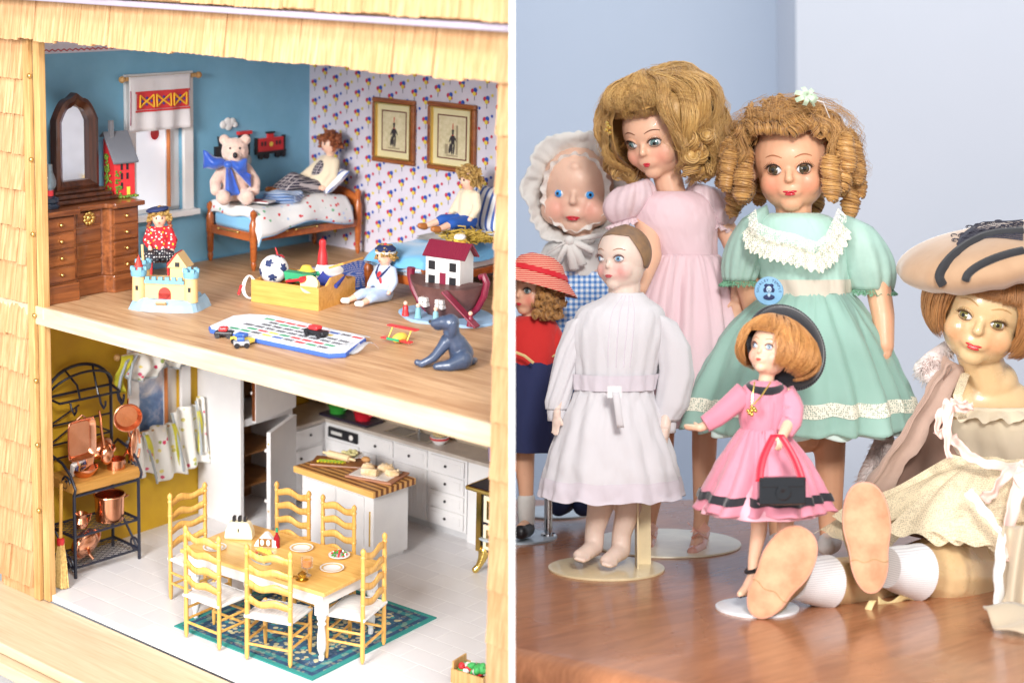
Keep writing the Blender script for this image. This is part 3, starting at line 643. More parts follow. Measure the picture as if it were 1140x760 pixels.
# small dolls ------------------------------------------------------------
def mini_doll(label, loc, rz, height, pose, mats, hair='short', cat='doll', extras=None):
    """pose: dict of joints in units of body height (x right, y forward(-), z up)"""
    t = thing('doll', label, cat, loc, rz, None); H = height
    P = {k: Vector(v)*H for k, v in pose.items()}
    b = MB(); blob(b, [P['hip'], P['chest']], [.085*H, .08*H]); blob(b, [P['chest'], P['neck'], P['head']], [.06*H, .035*H, .05*H]); b.ell(P['head'], (.085*H, .088*H, .10*H), None, 14, 10); b.ell(P['head']+Vector((0, -.088*H, -.01*H)), .012*H)
    for s in 'LR':
        blob(b, [P['sh'+s], P['el'+s], P['ha'+s]], [.038*H, .030*H, .022*H]); b.ell(P['ha'+s], (.028*H, .03*H, .03*H))
        blob(b, [P['hi'+s], P['kn'+s], P['an'+s]], [.055*H, .042*H, .032*H])
    mesh('body', b, mSkinP, t, remesh=H*.018, rsm=3)
    c = MB(); blob(c, [P['hip'], P['chest']], [.098*H, .095*H])
    for s in 'LR': blob(c, [P['sh'+s], P['el'+s], P['el'+s].lerp(P['ha'+s], .7)], [.052*H, .043*H, .036*H])
    mesh('shirt', c, mats[0], t, remesh=H*.02, rsm=3)
    c = MB(); blob(c, [P['hip']-Vector((0, 0, .01*H))], [.105*H])
    for s in 'LR': blob(c, [P['hi'+s], P['kn'+s], P['kn'+s].lerp(P['an'+s], mats[4] if len(mats) > 4 else .8)], [.07*H, .058*H, .048*H])
    mesh('trousers', c, mats[1], t, remesh=H*.02, rsm=3)
    for s in 'LR':
        d = Vector((0, -1, .2)) if 'toe' not in pose else Vector(pose['toe']); c = MB(); blob(c, [P['an'+s], P['an'+s]+d*.055*H], [.038*H, .032*H]); mesh('shoe', c, mats[2], t, remesh=H*.015, rsm=2)
    h = MB(); r = random.Random(int(H*1e5)); hd = P['head']
    for q in range(170):
        th = r.uniform(0, 2*PI); ph = r.uniform(0, 1)**.6*1.75; d = Vector((math.sin(ph)*math.cos(th), math.sin(ph)*math.sin(th), math.cos(ph)))
        if d.y < -.45 and d.z < .42: continue
        p0 = hd+Vector((d.x*.088, d.y*.09, d.z*.104))*H; k = .035*H if hair == 'short' else .05*H
        pts = [p0]; 
        for e in range(5): pts.append(pts[-1]+(d*.35+Vector((r.uniform(-1, 1), r.uniform(-1, 1), r.uniform(-.9, .5)))*.8).normalized()*k*.45)
        h.tube(pts, [.016*H, .018*H, .018*H, .016*H, .012*H, .005*H], 5)
    mesh('hair', h, mats[3], t)
    e = MB()
    for s in (-1, 1): e.ell(hd+Vector((s*.032*H, -.082*H, .012*H)), (.010*H, .006*H, .012*H), None, 8, 6)
    mesh('eyes', e, mBlk, t); mesh('lips', MB().ell(hd+Vector((0, -.086*H, -.042*H)), (.014*H, .006*H, .006*H)), mRed, t)
    if extras: extras(t, P, H)
    return t
SIT = dict(hip=(0, 0, .09), chest=(0, .02, .30), neck=(0, .02, .37), head=(0, .01, .47), shL=(-.10, .02, .33), elL=(-.15, -.02, .22), haL=(-.13, -.12, .12), shR=(.10, .02, .33), elR=(.16, 0, .22), haR=(.18, -.1, .12),
           hiL=(-.05, -.03, .07), knL=(-.08, -.24, .09), anL=(-.10, -.43, .04), hiR=(.05, -.03, .07), knR=(.09, -.24, .08), anR=(.11, -.42, .04))
t = NT('dark_plaid'); v = t.co((1, 1, 1)); ck = t.n('ShaderNodeTexChecker'); t.L.new(v, ck.inputs[0]); ck.inputs['Scale'].default_value = 420; ck.inputs['Color1'].default_value = c4(srgb(44, 42, 62)); ck.inputs['Color2'].default_value = c4(srgb(150, 140, 140)); 
wx = t.n('ShaderNodeTexWave', bands_direction='X'); t.L.new(v, wx.inputs[0]); wx.inputs['Scale'].default_value = 110; wy = t.n('ShaderNodeTexWave', bands_direction='Z'); t.L.new(v, wy.inputs[0]); wy.inputs['Scale'].default_value = 110
m_ = t.math('MAXIMUM', t.math('GREATER_THAN', wx.outputs[1], .88), t.math('GREATER_THAN', wy.outputs[1], .88)); t.col(t.mix(m_, srgb(40, 36, 56), srgb(170, 160, 160))); t.set(Roughness=.85); mPlaid = t.mat
mHairR = M('ginger_hair', srgb(160, 92, 56), srgb(110, 56, 34), .6, scale=300, bump=.4); mHairB = M('straw_hair', srgb(196, 160, 92), srgb(140, 104, 50), .6, scale=300, bump=.4)
mShirt = cloth('cream_shirt', srgb(226, 210, 182)); mLeather = flat('tan_leather', srgb(176, 106, 48), .5)
mini_doll('red-haired boy doll in dark plaid dungarees, lounging on the far bed', (.056, .346, .0645), math.radians(-14), .112,
    dict(SIT, hip=(0, 0, .08), chest=(0, .13, .27), neck=(0, .155, .35), head=(0, .15, .46), shL=(-.10, .14, .30), elL=(-.15, .02, .20), haL=(-.14, -.12, .12), shR=(.10, .14, .30), elR=(.16, .09, .18), haR=(.15, -.02, .07), knL=(-.06, -.22, .16), anL=(-.08, -.42, .05), knR=(.06, -.24, .12), anR=(.04, -.42, .05)),
    (mShirt, mPlaid, mLeather, mHairR, .85), extras=lambda t, P, H: mesh('bib', MB().ell(P['chest'].lerp(P['hip'], .3)+Vector((0, -.065*H, .0)), (.07*H, .055*H, .12*H), rotm(-.5, 0, 0)), mPlaid, t))
mini_doll('curly blond doll in a cream jacket and blue shorts, sitting on the near bed', (.272, .338, .0560), math.radians(-14), .100, SIT, (mShirt, flat('royal_blue', srgb(30, 84, 170), .7), mLeather, mHairB, .2), hair='long')
# straw heap under him
b = MB(); r = random.Random(4)
for q in range(260):
    c = Vector((r.gauss(0, .012), r.gauss(0, .008), abs(r.gauss(.001, .003)))); a = r.uniform(0, PI)
    b.tube([c, c+Vector((math.cos(a)*.006, math.sin(a)*.006, r.uniform(0, .003))), c+Vector((math.cos(a+.8)*.011, math.sin(a+.8)*.011, r.uniform(-.001, .003)))], .0007, 4)
solo('straw_hat', b, M('straw_mesh', srgb(204, 172, 76), srgb(160, 130, 44), .6), 'loose straw-yellow wig or hat lying in front of the curly blond doll', 'straw bundle', (.295, .312, .050))
# sailor doll on the floor
def sailor_extra(t, P, H):
    h = P['head']; b = MB(); b.lathe([(.001*H, .135*H), (.075*H, .13*H), (.115*H, .095*H), (.10*H, .06*H), (.088*H, .05*H)], tuple(h+Vector((0, .0, -.01*H))), 18); hat = mesh('sailor_hat', b, mNavy, t)
    mesh('hat_band', MB().lathe([(.095*H, .042*H), (.11*H, .05*H), (.11*H, .07*H), (.095*H, .07*H)], tuple(h+Vector((0, 0, -.01*H))), 18), mWht, hat); mesh('pompom', MB().ell(h+Vector((0, 0, .125*H)), .02*H), mRed, hat)
    b = MB(); b.ell(P['chest']+Vector((0, -.10*H, -.02*H)), (.03*H, .012*H, .05*H), rotm(0, .5, 0)); b.ell(P['chest']+Vector((.02*H, -.10*H, -.06*H)), (.02*H, .012*H, .05*H), rotm(0, -.3, 0)); mesh('red_bow', b, mRed, t)
    b = MB()
    for s in (-1, 1): b.tube([P['chest']+Vector((s*.085*H, -.02*H, .07*H)), P['chest']+Vector((s*.05*H, -.095*H, .0)), P['chest']+Vector((s*.0*H, -.108*H, -.06*H))], .011*H, 6)
    mesh('collar_trim', b, mNavy, t)
mini_doll('little sailor doll in pale blue with a red bow, sitting on the bedroom floor', (.262, .232, 0), math.radians(-5), .088, SIT, (cloth('sailor_blue', srgb(190, 205, 232)), mats_ := cloth('sailor_blue2', srgb(176, 196, 228)), mWht, mHairB, .35), extras=sailor_extra)
# jester doll on red chair ---------------------------------------------------
jc = thing('toy_chair', 'tiny red wooden chair between the dresser and the bed, holding the harlequin doll', 'chair', (.064, .130, 0), math.radians(50))
b = MB(); b.box(-.009, .009, -.009, .009, .024, .0265); mesh('seat', b, mRed, jc, smooth=False, bevel=.0008)
for x in (-.0075, .0075):
    for y in (-.0075, .0075): mesh('leg', MB().tube([(x, y, .024), (x*1.15, y*1.15, 0)], [.0013, .0010], 8), mRed, jc)
    mesh('stretcher', MB().tube([(x*1.08, -.008, .012), (x*1.08, .008, .012)], .0008, 6), mRed, jc)
bk = MB(); bk.tube([(-.008, .0085, .026), (-.0085, .011, .045), (-.005, .012, .053), (.005, .012, .053), (.0085, .011, .045), (.008, .0085, .026)], .0012, 8); mesh('back_hoop', bk, mRed, jc)
def jest(t, P, H):
    h = P['head']; mesh('beret', MB().ell(h+Vector((-.02*H, .0, .10*H)), (.13*H, .12*H, .035*H), rotm(0, -.15, 0)), mNavy, t)
    b = MB()
    for s in (-1, 1):
        for k in range(6): b.ell(h+Vector((s*(.09+.01*k)*H, .01*H, (.04-.045*k)*H)), .028*H, None, 6, 5)
    mesh('curls', b, mHairR, t)
mDot = spots('harlequin_cloth', srgb(190, 30, 44), [srgb(235, 190, 40), srgb(235, 235, 225)], 330, .4)
mCk = spots('check_black_white', (.02, .02, .03), [(.7, .7, .7)], 420, .40, rnd=0)
mini_doll('harlequin doll with a navy beret and checked trousers, seated on the tiny red chair', (.064, .130, .0255), math.radians(50), .084, dict(SIT, anL=(-.02, -.30, .05), anR=(.04, -.30, .05), knL=(-.13, -.20, .08), knR=(.13, -.20, .08), haL=(-.10, -.12, .15), haR=(.14, -.1, .1)), (mDot, mCk, mBlk, mHairB, .9), extras=jest)
# castle ----------------------------------------------------------------
cs = thing('toy_castle', 'cream toy castle with red spires and blue battlements on the bedroom floor', 'toy castle', (.141, .078, 0), math.radians(33))
mCr = flat('castle_cream', srgb(216, 184, 130)); mCb = flat('castle_blue', srgb(116, 168, 192)); mCrd = flat('castle_red', srgb(186, 54, 44))
b = MB(); rr = random.Random(8); pts = []
for k in range(22): a = 2*PI*k/22; pts.append(Vector((.035*math.copysign(abs(math.cos(a))**.6, math.cos(a))*(1+rr.uniform(-.05, .05)), .024*math.copysign(abs(math.sin(a))**.6, math.sin(a)), 0)))
b.loft([pts, [p*.93+Vector((0, 0, .006+rr.uniform(-.001, .001))) for p in pts], [p*.84+Vector((0, 0, .0105+rr.uniform(-.0015, .0015))) for p in pts]]); mesh('rock_base', b, flat('rock_blue', srgb(140, 170, 192)), cs, smooth=False)
b = MB(); b.box(-.022, .022, -.013, .012, .009, .026); mesh('wall', b, mCr, cs, smooth=False, bevel=.0005)
def battl(mb, x0, x1, y0, y1, z, n, h=.003):
    mb.box(x0, x1, y0, y1, z, z+.003)
    for k in range(n): a = x0+(x1-x0)*(k+.15)/n; mb.box(a, a+(x1-x0)/n*.6, y0, y1, z+.003, z+.003+h)
b = MB(); battl(b, -.018, .018, -.0155, -.013, .024, 6); mesh('battlement', b, mCb, cs, smooth=False)
for x, y, h, cone in ((-.024, -.012, .032, 1), (.024, -.012, .032, 0), (-.027, .010, .034, 2), (.012, .006, .03, 3)):
    if cone == 3:
        o = mesh('keep', MB().box(.002, .017, -.004, .011, .02, .038), mCr, cs, smooth=False, bevel=.0004)
        b = MB(); b.prism([(-.0095, .037), (.0095, .037), (0, .050)], -.006, .013, Matrix(((1, 0, 0, .0095), (0, 0, 1, 0), (0, 1, 0, 0), (0, 0, 0, 1)))); rf = mesh('roof', b, mCr, o, smooth=False)
        b = MB(); b.box(-.0065, .0065, -.0085, .0105, -.0006, .0006); b.v = [Matrix.Translation((.004, .0035, .0445)) @ rotm(0, -math.radians(53), 0) @ v for v in b.v]; mesh('roof_slope', b, mCrd, o, smooth=False)
        mesh('pane', MB().box(.0075, .0115, -.0066, -.0058, .038, .042), mBlk, o, smooth=False); continue
    b = MB(); b.lathe([(.0062, .008), (.0058, h)], (x, y, 0), 12); tw_ = mesh('tower', b, mCr, cs)
    b = MB(); b.lathe([(.0068, h-.002), (.0072, h), (.0072, h+.004)], (x, y, 0), 12)
    for k in range(6): a = k*PI/3; b.box(x+.0058*math.cos(a)-.0016, x+.0058*math.cos(a)+.0016, y+.0058*math.sin(a)-.0016, y+.0058*math.sin(a)+.0016, h+.003, h+.0065)
    mesh('battlement', b, mCb, tw_)
    if cone == 1: mesh('spire', MB().lathe([(.0048, h+.004), (.0001, h+.017)], (x, y, 0), 14), mCrd, tw_)
    if cone == 2: mesh('mast', MB().tube([(x, y, h), (x-.001, y, h+.020)], .0012), mCr, tw_)
    mesh('slit', MB().box(x-.0011, x+.0011, y-.0066, y-.0054, .018, .022), mBlk, tw_, smooth=False)
b = MB(); b.box(-.0055, .0055, -.0142, -.0128, .006, .015).lathe([(.0001, 0), (.0055, 0), (.0055, .0014), (.0001, .0014)], (0, -.0128, .015), 16, rotm(PI/2, 0, 0)); mesh('gate', b, mCrd, cs, smooth=False)
mesh('drawbridge', MB().box(-.0045, .0045, -.001, .001, -.007, .007), mCr, cs, smooth=False).matrix_local = Matrix.Translation((0, -.021, .0058)) @ rotm(math.radians(55), 0, 0)
b = MB()
for q in range(14): b.ell((rr.uniform(-.020, .020), -.0138, .011+rr.random()*.006), (.0013, .0007, .0013), None, 6, 5)
# toy box -----------------------------------------------------------------
tx = thing('toy_box', 'open wooden toy box heaped with toys on the bedroom floor', 'toy box', (.2085, .180, 0), math.radians(12))
wBox = wood('toy_box_wood', srgb(222, 168, 90), srgb(196, 138, 64), 0, .45)
x, y, h, w_ = .037, .031, .021, .002
for nm, a in (('front_panel', (-x, x, -y, -y+w_, 0, h)), ('back_panel', (-x, x, y-w_, y, 0, h)), ('side_panel', (-x, -x+w_, -y+w_, y-w_, 0, h-.0003)), ('bottom_panel', (-x+w_, x-w_, -y+w_, y-w_, .0005, .003))): mesh(nm, MB().box(*a), wBox, tx, smooth=False, bevel=.0004)
b = MB(); b.box(x-w_, x, -y+w_, y-w_, 0, h-.0003); b.prism([(-.018, h-.0005), (.018, h-.0005), (.010, h+.006), (-.010, h+.006)], x-w_, x, Matrix(((0, 0, 1, 0), (1, 0, 0, 0), (0, 1, 0, 0), (0, 0, 0, 1)))); sd = mesh('side_panel', b, wBox, tx, smooth=False)
b = MB(); b.ell((x+.0001, 0, h-.002), (.0006, .0055, .0022)); mesh('hand_hole', b, mBlk, sd)
mesh('lid_tray', MB().box(x+.001, x+.018, -.010, .024, -.001, .001), wBox, tx, smooth=False).matrix_local = rotm(0, -.35, 0) @ Matrix.Translation((.006, 0, .022))
def ball_mat():
    t = NT('football_leather'); v = t.co(); t.set(Roughness=.45); return t
BQ = lambda s, label, cat, loc, mb, m, **k: solo(s, mb, m, label, cat, (loc[0], loc[1], loc[2]), **k)
sb = MB(); R = .0135; sb.ell((0, 0, 0), R, None, 28, 18)
ph = (1+5**.5)/2; dirs = []
for a in (-1, 1):
    for c in (-ph, ph): dirs += [(0, a, c), (a, c, 0), (c, 0, a)]
sp_ = thing('soccer_ball', 'black and white football lying in the front corner of the toy box', 'ball', (.187, .163, .0285)); mesh('ball_cover', sb, mWht, sp_)
b = MB(); RB = Euler((.35, .25, .2)).to_matrix()
for d in dirs:
    d = (RB @ Vector(d)).normalized(); u = d.orthogonal().normalized(); w2 = d.cross(u)
    b.add([d*(R+.0003)]+[(d*math.cos(.34)+(u*math.cos(k*2*PI/5)+w2*math.sin(k*2*PI/5))*math.sin(.34))*(R+.0002) for k in range(5)], [(0, k+1, (k+1) % 5+1) for k in range(5)])
mesh('black_patch', b, mNavy, sp_, smooth=False)
pn = thing('skittle', 'red-topped wooden gnome skittle standing at the back of the toy box', 'skittle', (.213, .200, .014))
mesh('skittle_body', MB().lathe([(.0001, 0), (.006, 0), (.0082, .006), (.0078, .012), (.0055, .017), (.0050, .018)], n=18), mWht, pn); mesh('red_cap', MB().lathe([(.0052, .0175), (.0042, .028), (.0030, .034), (.0036, .037), (.0030, .0405), (.0001, .042)], n=18), mRed, pn); mesh('green_face', MB().ell((.001, -.0068, .010), (.0028, .0018, .0028)), mGrn, pn)
tt = thing('toy_jumble', 'green toy truck among the toy box heap', 'toy truck', (.215, .170, .020), .3); mesh('truck_bed', MB().prism([(-.013, 0), (.011, 0), (.014, .008), (-.015, .009)], -.005, .005, rotm(PI/2, 0, 0)), mGrn, tt, smooth=False)
for q in (-.008, .008): mesh('wheel', MB().lathe([(.0001, -.006), (.003, -.006), (.003, .006), (.0001, .006)], (q, 0, 0), 12, rotm(PI/2, 0, 0)), mBlk, tt)
solo('toy_hammer', MB().tube([(-.012, 0, 0), (.010, .001, .005)], .0014).lathe([(.0001, -.004), (.003, -.004), (.003, .004), (.0001, .004)], (.010, .001, .005), 12, rotm(PI/2, 0, 0)), mRed, 'red toy hammer lying on the toy box heap', 'toy hammer', (.222, .157, .0215))
solo('toy_drum', MB().lathe([(.0001, -.003), (.0085, -.003), (.0085, .003), (.0001, .003)], n=18, M=rotm(1.1, .2, .3)), flat('drum_cream', srgb(240, 215, 150)), 'small cream round drum at the right end of the toy box', 'toy drum', (.2375, .160, .0215))
solo('toy_book', MB().box(-.011, .011, -.010, .010, -.0015, .0015, rotm(.35, .1, .4)), flat('book_blue', srgb(50, 66, 150)), 'navy toy book standing at the back right of the toy box', 'toy book', (.2350, .188, .0225), smooth=False)
bk = thing('board_book', 'blue picture book with a white panel, at the back left of the toy box', 'toy book', (.198, .205, .022), .2); mesh('book_cover', MB().box(-.013, .013, -.008, .008, 0, .002), flat('book_blue2', srgb(60, 80, 190)), bk, smooth=False); mesh('book_panel', MB().box(-.010, .006, -.005, .005, .002, .0022), mWht, bk, smooth=False)
solo('toy_block', MB().box(-.006, .006, -.005, .005, -.005, .005, rotm(.2, .3, .5)), flat('block_wood', srgb(222, 180, 100)), 'plain wooden block in the middle of the toy box', 'toy block', (.203, .187, .021), smooth=False)
solo('toy_cup', MB().lathe([(.0001, 0), (.006, 0), (.009, .003), (.0095, .0045)], n=18, M=rotm(.2, .25, 0)), mWht, 'small white toy bowl at the back right of the toy box', 'toy bowl', (.231, .196, .0255))
solo('toy_yellow_cap', MB().lathe([(.0001, .006), (.004, .005), (.0065, .001), (.009, 0)], n=16), mYl, 'yellow toy hat in the middle of the heap', 'toy hat', (.206, .186, .0265))
solo('spinning_top', MB().lathe([(.0001, -.004), (.006, .002), (.004, .005), (.0008, .006), (.0006, .013), (.0001, .013)], n=14, M=rotm(.1, -.3, 0)), mRed, 'red spinning top poking up behind the football', 'spinning top', (.176, .180, .0325))
sk = thing('skipping_rope', 'looped white skipping rope with red handles hung over the toy box front', 'skipping rope', (.1745, .148, .020), math.radians(12))
lp = [Vector((.007*math.cos(a)*(1+.25*math.sin(a*.37)), -.004-.001*math.sin(a*2), -.007+.0105*math.sin(a))) for a in [k*2*PI/22 for k in range(56)]]; mesh('rope', MB().tube(lp, .00075, 6), mWht, sk)
for a, b_ in (((-.009, -.005, -.006), (-.0115, -.006, -.015)), ((.010, -.0045, -.001), (.0115, -.005, -.009))): mesh('handle', MB().tube([a, b_], .0014, 8), mRed, sk)
# oval rug ----------------------------------------------------------------
t = NT('braided_blue_rug'); v = t.co((1, 1, 1)); s_ = t.n('ShaderNodeSeparateXYZ'); t.L.new(v, s_.inputs[0])
rr_ = t.math('SQRT', t.math('ADD', t.math('POWER', t.math('MULTIPLY', s_.outputs[0], 1/.048), 2), t.math('POWER', t.math('MULTIPLY', s_.outputs[1], 1/.078), 2)))
wv = t.math('SINE', t.math('MULTIPLY', rr_, 42)); ang = t.math('SINE', t.math('MULTIPLY', t.math('ARCTAN2', s_.outputs[0], s_.outputs[1]), 60))
mask = t.math('GREATER_THAN', t.math('ADD', wv, t.math('MULTIPLY', ang, .6)), .62)
t.col(t.mix(mask, srgb(60, 104, 200), srgb(222, 216, 224))); t.set(Roughness=.95); t.bump(wv, .5, .001)
b = MB(); b.lathe([(1, 0), (1, .0015), (.97, .0022), (.0001, .0022)], n=48); b.v = [Vector((v.x*.048, v.y*.078, v.z)) for v in b.v]
solo('oval_rug', b, t.mat, 'oval blue and white braided rug between the two beds', 'rug', (.168, .296, .0002), math.radians(14))
# play mat -----------------------------------------------------------------
pmx = thing('play_mat', 'road play mat printed with coloured signs, lying near the front of the bedroom floor', 'play mat', (.303, .075, 0), math.radians(3))
pc = [(-.060, -.036), (.072, -.033), (.080, -.022), (.060, .026), (.030, .030), (-.055, .034), (-.074, .024), (-.080, .010), (-.068, -.030)]
mesh('mat_edge', MB().prism(pc, .0002, .004), flat('mat_blue', srgb(60, 96, 180)), pmx, smooth=False, bevel=.0008)
mesh('mat_sheet', MB().prism([(x*.985, y*.975) for x, y in pc], .0041, .0046), flat('mat_white', srgb(224, 228, 236)), pmx, smooth=False)
b = MB(); r = random.Random(6)
for k in range(9):
    for j in range(6):
        if r.random() < .18: continue
        b.mi = (4 if 2 <= j <= 3 else r.choice([0, 1, 2, 3, 4, 0, 2])); xx = -.050+k*.0125; yy = -.024+j*.0085
        if b.mi == 4:
            for q in range(4): b.box(xx+q*.0026, xx+q*.0026+.0016, yy, yy+.0045, .0046, .0048)
        else: b.box(xx, xx+.010, yy, yy+.0035, .0046, .0049)
b.mi = 5
for yy in (-.029, .028): b.box(-.058, .062, yy-.0006, yy+.0006, .0046, .0049)
mesh('mat_print', b, [mRed, mBlu, mGrn, mYl, flat('print_ink', (.05, .05, .06)), flat('road_grey', (.4, .43, .47))], pmx, smooth=False)
b = MB(); b.grid(lambda u, v: Vector((.060+.028*u, -.012+.018*v+.004*math.sin(u*8), .005+.005*math.sin(u*7+v*3)*u)), 12, 8); mesh('curled_film', b, M('film_plastic', (.7, .74, .78), rough=.15, alpha=.5, bump=.1), pmx)
def car(label, loc, rz, m1, m2, n='toy_car', L=.016):
    t = thing(n, label, 'toy car', loc, rz, 'toy cars by the play mat'); b = MB(); b.box(-L/2, L/2, -.0042, .0042, .0018, .0055); mesh('car_body', b, m1, t, smooth=False, bevel=.0012)
    mesh('cab', MB().box(-L*.28, L*.18, -.0038, .0038, .0055, .0090), m2, t, smooth=False, bevel=.0012)
    for x in (-L*.3, L*.3): 
        for y in (-.0044, .0044): mesh('wheel', MB().lathe([(.0001, -.0009), (.0022, -.0009), (.0022, .0009), (.0001, .0009)], (x, y, .0023), 12, rotm(PI/2, 0, 0)), mBlk, t)
    return t
car('black and red toy car by the front left edge of the play mat', (.263, .036, 0), .6, mBlk, mRed)
car('yellow toy car with a blue cab tucked under the play mat edge', (.290, .032, 0), .2, mYl, mBlu, L=.020)
car('grey toy car with a blue tail standing in front of the yellow one', (.298, .0235, 0), .9, flat('toy_grey', (.35, .36, .38)), mBlu, L=.013)
car('red and black toy bus on top of the play mat', (.329, .078, .0049), .05, mBlk, mRed, n='toy_bus', L=.022)
# toy plane
pl = thing('toy_biplane', 'tiny biplane with red wings and a yellow body in the middle of the bedroom floor', 'toy plane', (.382, .123, 0), .05)
mesh('fuselage', MB().ell((0, 0, .0045), (.0042, .009, .0042)), mYl, pl)
for y, z in ((-.004, .0035), (.004, .0125)): mesh('wing', MB().box(-.0155, .0155, y-.003, y+.003, z-.0006, z+.0006), mRed, pl, smooth=False, bevel=.0005)
for x in (-.010, .010): mesh('strut', MB().tube([(x, -.003, .0035), (x, .003, .0125)], .0005, 6), mYl, pl)
mesh('propeller', MB().box(-.0065, .0065, -.0098, -.0090, .0038, .0058), mGrn, pl, smooth=False)
# slate dog ------------------------------------------------------------------
dg = thing('toy_dog', 'slate grey seated dog figurine near the front right of the bedroom floor', 'dog figurine', (.462, .092, 0), math.radians(38), sc=.86)
b = MB(); blob(b, [(.012, .004, .012), (.008, 0, .022), (.004, -.003, .031)], [.0115, .0095, .0068]); blob(b, [(.004, -.003, .031), (.003, -.003, .040)], [.007, .0065])
blob(b, [(.002, -.003, .0425), (-.005, -.002, .0425), (-.0130, -.001, .0410)], [.0082, .0062, .0042]); b.ell((.0045, -.0118, .0385), (.0038, .0016, .0085), rotm(.25, .15, .1)); b.ell((.0055, .0062, .0385), (.0038, .0016, .0085), rotm(-.25, .15, 0)); b.ell((-.009, -.0005, .0372), (.0052, .0034, .0028)); b.tube([(0, -.003, .030), (.003, -.003, .036)], .0060, 12)
blob(b, [(-.002, -.004, .024), (-.013, -.006, .010), (-.024, -.006, .004), (-.028, -.006, .0055)], [.0060, .0042, .0034, .0030]); blob(b, [(-.002, .006, .024), (-.010, .007, .012), (-.019, .006, .0035)], [.006, .004, .0034])
blob(b, [(.014, -.007, .009), (.003, -.012, .005), (-.010, -.012, .0036)], [.0090, .0058, .0034]); blob(b, [(.014, .010, .008), (.004, .014, .004)], [.008, .004]); blob(b, [(.022, .008, .004), (.024, .016, .003), (.018, .022, .003)], [.0035, .0028, .002])
mSlate = M('slate_glaze', srgb(62, 76, 102), srgb(50, 64, 88), .35, scale=60, bump=.1, coat=.2)
mesh('body', b, mSlate, dg, remesh=.0008, rsm=5); mesh('nose', MB().ell((-.0168, -.001, .0425), .0018), mBlk, dg)
# ark ---------------------------------------------------------------------------
ak = thing('toy_ark', 'toy ark with a brown hull, white cabin and maroon roof on a blue sea base', 'toy ark', (.349, .222, 0), math.radians(8))
mMar = flat('maroon', srgb(128, 28, 56), .4); mHull = M('hull_brown', srgb(112, 76, 72), srgb(90, 60, 58), .5, bump=.3)
b = MB(); b.lathe([(1, 0), (1, .001), (.97, .0022), (.0001, .0022)], n=30); b.v = [Vector((v.x*.050, v.y*.034+.003*math.sin(v.x*6), v.z)) for v in b.v]; mesh('sea_base', b, flat('sea_blue', srgb(150, 184, 216)), ak)
rings = []
for k in range(8):
    u = k/7; z = .0015+.0285*u; L = .0205+.0185*u**.8; Wd = .0125+.0105*u**.7; ring = []
    for q in range(24):
        a = 2*PI*q/24; x = L*math.copysign(abs(math.cos(a))**.85, math.cos(a)); ring.append(Vector((x, Wd*math.sin(a)*(1-.25*abs(math.cos(a))**3), z+.0055*abs(math.cos(a))**6*u)))
    rings.append(ring)
mesh('hull', MB().loft(rings), mHull, ak)
mesh('bow_post', MB().tube([(-.020, 0, .002), (-.030, 0, .010), (-.0375, 0, .022), (-.0405, 0, .034), (-.0400, 0, .040)], [.0026, .0032, .0034, .0036, .004], 8), mMar, ak)
mesh('stern_post', MB().tube([(.020, 0, .002), (.031, 0, .012), (.0375, 0, .024), (.0400, 0, .036), (.037, 0, .042), (.033, 0, .040)], [.0026, .0030, .0032, .0034, .0032, .003], 8), mMar, ak)
cbm = mesh('cabin', MB().box(-.017, .019, -.011, .011, .0285, .056), mWht, ak, smooth=False)
b = MB(); b.prism([(-.0110, .0555), (.0110, .0555), (0, .068)], -.0172, .0192, Matrix(((0, 0, 1, 0), (1, 0, 0, 0), (0, 1, 0, 0), (0, 0, 0, 1)))); mesh('gable', b, mWht, cbm, smooth=False)
b = MB()
for s in (-1, 1):
    for k in range(19):
        x = -.020+k*.00235; b.box(x, x+.0021, -.0085, .0085, -.0006, .0007, None); n8 = 8
        for v in range(len(b.v)-8, len(b.v)): b.v[v] = Matrix.Translation((0, s*.0064, .0618)) @ rotm(-s*math.radians(48), 0, 0) @ b.v[v]
mesh('roof', b, mMar, cbm, smooth=False)
for x in (-.0105, .0115):
    for z in (.031, .044):
        f_ = mesh('window', MB().box(x-.0034, x+.0034, -.0116, -.0109, z, z+.0078), mBlk, cbm, smooth=False); b = MB()
        for dx in (-.0016, .0016): 
            for dz in (.0024, .0054): b.box(x+dx-.0011, x+dx+.0011, -.0120, -.0115, z+dz-.0012, z+dz+.0012)
        mesh('pane', b, mWht, f_, smooth=False) if False else None
for y in (-.005, .005):
    for z in (.031, .044): mesh('window', MB().box(-.0177, -.0169, y-.0024, y+.0024, z, z+.006), flat('grey_pane', (.25, .27, .3)), cbm, smooth=False)
mesh('door', MB().box(-.0018, .0042, -.0119, -.0109, .0255, .042), mMar, cbm, smooth=False)
for x in (-.012, .005):
    b = MB(); 
    for dx in (-.0022, .0022):
        for dz in (-.0022, .0022): b.box(x+dx-.0018, x+dx+.0018, -.0232, -.013, .016+dz-.0018, .016+dz+.0018)
    mesh('porthole', b, mWht, ak, smooth=False)
mesh('ramp', MB().box(-.022, .022, -.0045, .0045, -.0008, .0008), mMar, ak, smooth=False, bevel=.0004).matrix_local = Matrix.Translation((.030, -.0265, .016)) @ rotm(0, math.radians(38), 0)
